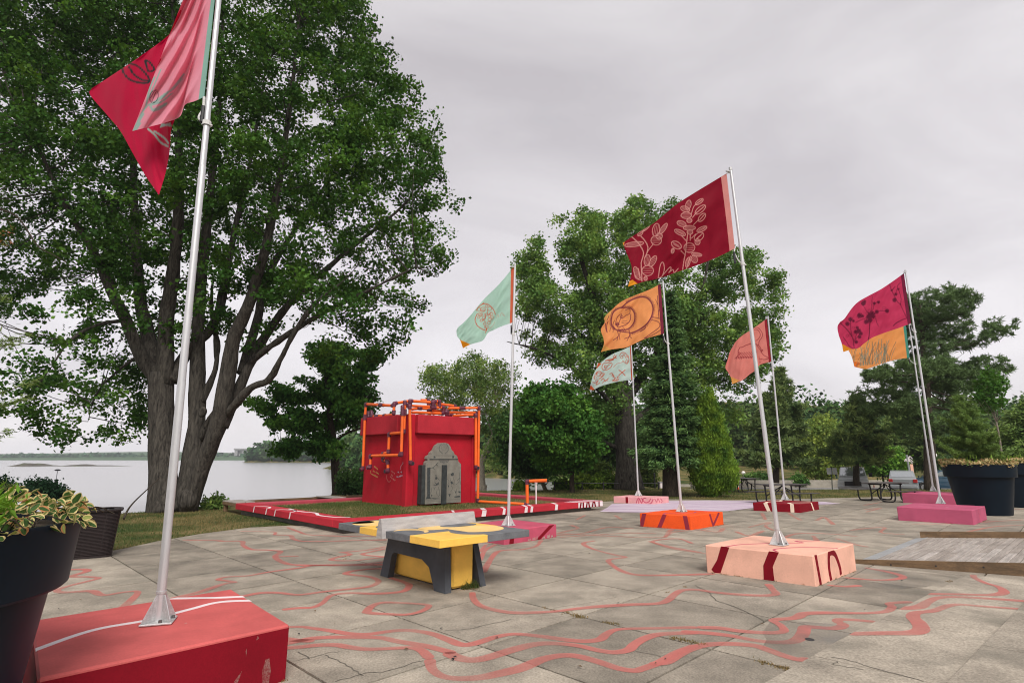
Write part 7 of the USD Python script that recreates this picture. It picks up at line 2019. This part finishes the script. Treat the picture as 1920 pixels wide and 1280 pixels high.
globe_lamp('white globe lamp among trees behind the road sign', 1570, 62, 880, .18, GREENM)
globe_lamp('white globe lamp beside the front right planter', 1760, 44, 853, .17, GREENM)
sg = thing('road_sign', 'square grey sign seen from behind on a thin green post between the picnic tables', 'road sign', at_y(1560, 917, 38))
b = at_y(1560, 918, 38); tp_ = at_y(1559, 878, 38)
part(sg, 'post', tube([b - UP * .3, np.array([tp_[0], tp_[1], tp_[2] + .1])], [.03, .03], 8), GREENM)
for dx in (-.2, .17):
    part(sg, 'plate', bevbox(tp_[0] + dx - .155, tp_[0] + dx + .155, tp_[1] - .05, tp_[1] - .03, tp_[2] - .38, tp_[2] + .05, .01), GREYM)
fs_ = thing('banner_post', 'pale post with white curved arms, peach banner and orange band near the cars', 'post', at_y(1710, 915, 44))
b = at_y(1711, 915, 44)
zt = lambda y: at_y(1710, y, 44)[2]
part(fs_, 'post', tube([[b[0], 44, zt(922)], [b[0] - .1, 44, zt(852)]], [.09, .07], 10), GREYM)
part(fs_, 'orange_band', tube([[b[0] - .02, 44, zt(893)], [b[0] - .03, 44, zt(889)]], [.1, .1], 10), P_ORANGE)
part(fs_, 'banner', bevbox(b[0] + .05, b[0] + .28, 43.97, 44.0, zt(888), zt(870), .01), P_PEACH)
for k, (dx, dz) in enumerate(((.42, .30), (.42, .08), (.36, -.05), (-.22, .1))):
    c = np.array([b[0] - .1, 44, zt(866)])
    part(fs_, 'arm', tube(smooth_path([c, c + [dx * .5, 0, dz + .12], c + [dx, 0, dz - .06]], 5), np.linspace(.05, .03, 11), 6), P_WHITE)
ub = thing('utility_box', 'white utility box with dark scribbles near the spruce trunk', 'utility box', at_y(1246, 920, 35))
b = at_y(1246, 920, 35)
part(ub, 'cabinet', bevbox(b[0] - .25, b[0] + .25, 35, 35.4, b[2], b[2] + .5, .02), P_WHITE)
part(ub, 'lid', bevbox(b[0] - .28, b[0] + .28, 34.96, 35.44, b[2] + .502, b[2] + .54, .01), GREYM)
for q in ([(.02, .1), (.1, .35), (.16, .12), (.2, .38)], [(.0, .4), (.2, .42)]):
    v, f = prism(LineString(q).buffer(.02), .004)
    part(ub, 'scribble', (np.column_stack([v[:, 0] + b[0], 34.998 - v[:, 2], v[:, 1] + b[2]]), f[:, ::-1]), BLACK)
dp = thing('dark_post', 'short dark post standing right of the pale pink block flag pole', 'post', at_y(1228.5, 921, 34))
b = at_y(1228.5, 921, 34)
part(dp, 'post', lathe([(.06, 0), (.06, .05), (.045, .06), (.045, 1.0), (.055, 1.01), (.055, 1.06), (.0, 1.08)], 10, b), BLACK)
fn = thing('low_fence', 'low black post and rail fence between the lawn and the shrubs', 'fence', at_y(1100, 920, 33.5))
fx_ = [1040, 1062, 1092, 1132, 1170, 1205, 1235]
for k, px in enumerate(fx_):
    b = at_y(px, 921, 33.5)
    part(fn, 'post', bevbox(b[0] - .035, b[0] + .035, 33.47, 33.53, -.1, .42, .008), BLACK)
    if k:
        a = at_y(fx_[k - 1], 921, 33.5)
        part(fn, 'rail', tube([[a[0] + .037, 33.5, .34], [b[0] - .037, 33.5, .34]], [.025, .025], 6), BLACK)
def cone(label, px, py, D, h):
    b = at_y(px, py, D)
    t = thing('traffic_cone', label, 'traffic cone', b)
    part(t, 'base', bevbox(b[0] - h * .28, b[0] + h * .28, b[1] - h * .28, b[1] + h * .28, b[2], b[2] + h * .06, .01), P_ORANGE)
    part(t, 'cone', lathe([(h * .2, h * .062), (h * .04, h), (0.001, h)], 16, b), P_ORANGE)
    part(t, 'white_band', lathe([(h * .137, h * .45), (h * .102, h * .66)], 16, b), P_WHITE)
cone('orange traffic cone by the cedar bush', 1384, 918, 40, .42)
cone('orange traffic cone on the road right of the pickup truck', 1640, 921, 39.5, .45)
# little navigation light and post at the lake edge on the left
nl = thing('lake_light', 'dark post with a small flat lamp on a thin rod at the lake edge', 'lamp post', at_y(106, 930, 30))
b = at_y(105, 930, 30); p1 = at_y(105.5, 898, 30); p2 = at_y(108, 881, 30)
part(nl, 'post', tube([b - UP * .3, p1], [.08, .075], 10), BLACK)
part(nl, 'rod', tube([p1, p2], [.012, .012], 6), BLACK)
part(nl, 'lamp_head', lathe([(.10, -.03), (.13, -.01), (.13, .02), (.05, .05), (.0, .05)], 16, p2), BLACK)
dbr = thing('dead_branch', 'thin dead branch leaning on the foot of the big tree by the litter bin', 'branch', at_y(236, 975, 18))
p = np.array([at_y(x, y, dd_) for (x, y), dd_ in zip([(232, 972), (240, 955), (252, 940), (275, 918), (300, 895)], (17, 17.3, 17.8, 18.6, 19.3))])
part(dbr, 'stick', tube(smooth_path(p, 5), np.linspace(.035, .012, 21), 6), BARK2)

# ------------------------------------------------------------------ grass blades and weeds
BLADE = leafy('grass_blade', .25, .6, .2)
def blades(name, label, pts, h, rng, green, dry, cat_='grass'):
    n = len(pts)
    a = rng.uniform(0, 6.283, n)
    d = np.column_stack([np.cos(a), np.sin(a), np.zeros(n)])
    hh = h * rng.uniform(.4, 1.2, n)
    lean = d * (hh * rng.uniform(.2, .9, n))[:, None]
    s = np.column_stack([-d[:, 1], d[:, 0], np.zeros(n)]) * (.004 + .05 * h)
    v = np.stack([pts - s, pts + s, pts + lean + UP * hh[:, None]], 1).reshape(-1, 3)
    f = np.arange(n * 3).reshape(-1, 3)
    tone = meshkit.noise(pts * np.array([.8, .8, 0]), 4) + rng.uniform(-.3, .3, n)
    k = np.clip((tone - .28) * 2.2, 0, 1)[:, None]
    col = (np.asarray(green) * (1 - k) + np.asarray(dry) * k) * rng.uniform(.7, 1.2, (n, 1))
    single(name, (v, f), BLADE, label, cat_, kind='stuff', cd=np.repeat(col, 3, 0))
rg = np.random.default_rng(501)
reg = Polygon([(-8.3, 9.5), (-7.9, 11.9), (-7.85, 12.9), (-7.55, 14.1), (-6.95, 15.35), (-6.0, 15.8), (-9.6, 19.6), (-11, 22.5), (-14, 22), (-18.5, 14), (-14, 8)])
q = rg.uniform([-19, 8], [-5, 24], (60000, 2)); q = q[shapely.contains_xy(reg, q[:, 0], q[:, 1])]
blades('lawn_grass', 'worn green and dry lawn grass between the plaza and the lake', np.column_stack([q, land_height(q[:, 0], q[:, 1])]), .055, rg, (.055, .095, .022), (.25, .19, .08))
q = rg.uniform([CW, CW], [LA - CW, LB - CW], (42000, 2))
zq = island_z(q[:, 0], q[:, 1])
q = np.column_stack([q, zq])
inK = lambda P_: (lambda l: (l[:, 0] > 0) & (l[:, 0] < KLX) & (l[:, 1] > 0) & (l[:, 1] < KLY))(np.column_stack([(P_ - K0) @ KX, (P_ - K0) @ KY]))
qq = wf((q, np.zeros((0, 3), int)))[0]
qq = qq[~inK(qq)]
blades('kiosk_grass', 'short dry grass round the red kiosk inside the low wall', qq, .05, rg, (.07, .105, .025), (.29, .225, .105))
reg = Polygon([(2.8, 24.0), (6.9, 25.6), (9.4, 25.1), (12.3, 25.7), (17.5, 27.1), (24, 29.6), (30, 31), (30, 36), (12, 36), (4, 34), (-2, 33)])
q = rg.uniform([-2, 24], [30, 36], (52000, 2)); q = q[shapely.contains_xy(reg, q[:, 0], q[:, 1])]
blades('strip_grass', 'strip of yellowish grass between the plaza and the trees', np.column_stack([q, land_height(q[:, 0], q[:, 1])]), .07, rg, (.075, .11, .028), (.27, .23, .09))
# weeds in the joints, at the blocks and at the foot of the table
W = []
def clump(x, y, n, s, z=0.0):
    W.append(np.column_stack([np.array([x, y]) + rg.normal(size=(n, 2)) * s, np.full(n, z)]))
for zone, pts, n, s in ((B_, [(700, 715), (750, 735), (800, 750), (820, 755), (780, 745)], 90, .03), (B_, [(1010, 795), (1050, 803), (1090, 808)], 60, .025), (B_, [(1560, 925), (1620, 935), (1680, 948)], 60, .03), (C_, [(860, 960), (920, 980), (1000, 1005), (1060, 1018), (1080, 1025)], 70, .03), (C_, [(60, 750), (150, 765), (250, 790), (320, 805)], 60, .025),
                        (B_, [(1640, 512), (1500, 555)], 30, .02), (B_, [(520, 680), (600, 700)], 30, .02), (A_, [(360, 290), (400, 270)], 30, .03), (D_, [(870, 520), (890, 515)], 40, .02)):
    for p in Z(*zone, pts):
        c = at_z(*p, 0); clump(c[0], c[1], n, s)
blades('joint_weeds', 'small dry weeds growing in the joints of the plaza slabs', np.vstack(W)[::2], .018, rg, (.16, .13, .05), (.36, .22, .09), 'weeds')
W = []
for (nx, ny), la_, lb_, da, db in (((4.33, 8.44), 1.71, 1.58, 42, 139.9), ((4.56, 14.77), 1.72, 1.36, 43, 147), ((12.6, 15.82), 2.05, 1.73, 42.5, 137.2), ((-.16, 12.3), 1.7, 1.5, 45.3, 135), ((9.63, 19.28), 1.76, 1.47, 43.5, 148), ((-3.0, 3.87), 1.63, 1.7, 45.9, 131.2)):
    for d_, l_ in ((da, la_), (db, lb_)):
        for k in range(34):
            s = rg.uniform(0, 1) ** .6 * l_
            e = turn(d_) * s
            o_ = -turn(da if d_ == db else db) * .012
            if rg.random() < .6:
                clump(nx + e[0] + o_[0], ny + e[1] + o_[1], int(rg.integers(2, 7)), rg.uniform(.006, .03))
for k in range(3):
    cc = tf((np.array([[.85, .44, 0]]), np.zeros((0, 3), int)))[0][0]
    clump(cc[0] + k * .05 - .05, cc[1], 40, .04)
blades('edge_weeds', 'thin line of weeds along the feet of the painted blocks and the table', np.vstack(W), .022, rg, (.13, .12, .05), (.26, .17, .07), 'weeds')
tf_ = tf((np.array([[.82, .46, 0], [.90, .45, 0], [.97, .44, 0]]), np.zeros((0, 3), int)))[0]
P = np.repeat(tf_, 26, 0) + rg.normal(size=(78, 3)) * [.035, .03, 0]
blades('grass_tuft', 'tuft of grass at the foot of the table tennis table', P, .11, rg, (.05, .09, .02), (.12, .13, .04))
# fallen leaves and little stones
LV = []
r = np.random.default_rng(601)
px = [(627, 1170), (828, 1180), (931, 1197), (762, 1219), (849, 1238), (853, 1234), (1087, 1252), (1300, 1040), (1160, 1132), (1430, 1172), (1670, 1110), (1692, 1090), (1782, 1219), (1622, 1145), (1105, 1039), (590, 1147), (1408, 1060), (700, 1060), (1230, 1245), (1248, 1237), (560, 1190), (150, 1126), (110, 1142)]
bits = thing('fallen_leaves', 'a few dark fallen leaves and bits scattered over the plaza slabs', 'leaves', (0, 8, 0), kind='stuff')
for k, p in enumerate(px):
    c = at_z(*p, .0)
    if RAISE1.buffer(.05).contains(Point(c[0], c[1])):
        continue
    a = r.uniform(0, 360)
    fr = frame(c + UP * .014, turn(a), turn(a + 90), UP)
    m = fr((np.array([(-.022, 0, 0), (0, -.012, .008), (.024, 0, .002), (0, .012, .008)]) * r.uniform(.7, 1.3), np.array([[0, 1, 2, 3]])))
    part(bits, 'fallen_leaf', m, BLACK if k % 3 else WOOD_BROWN)

# ------------------------------------------------------------------ air
HAZE = usdkit.material(stage, '/World/Looks/air', {'v': ('principled_volume', {'color': (0.86, 0.9, 0.95), 'density': 0.00028, 'anisotropy': 0.2})}, [], volume='v.volume')
USE_HAZE = True
if USE_HAZE:
    single('haze', box(-2400, 1600, -330, 1400, -5.9, 34), HAZE, 'thin summer haze over the lake', 'haze', kind='stuff')
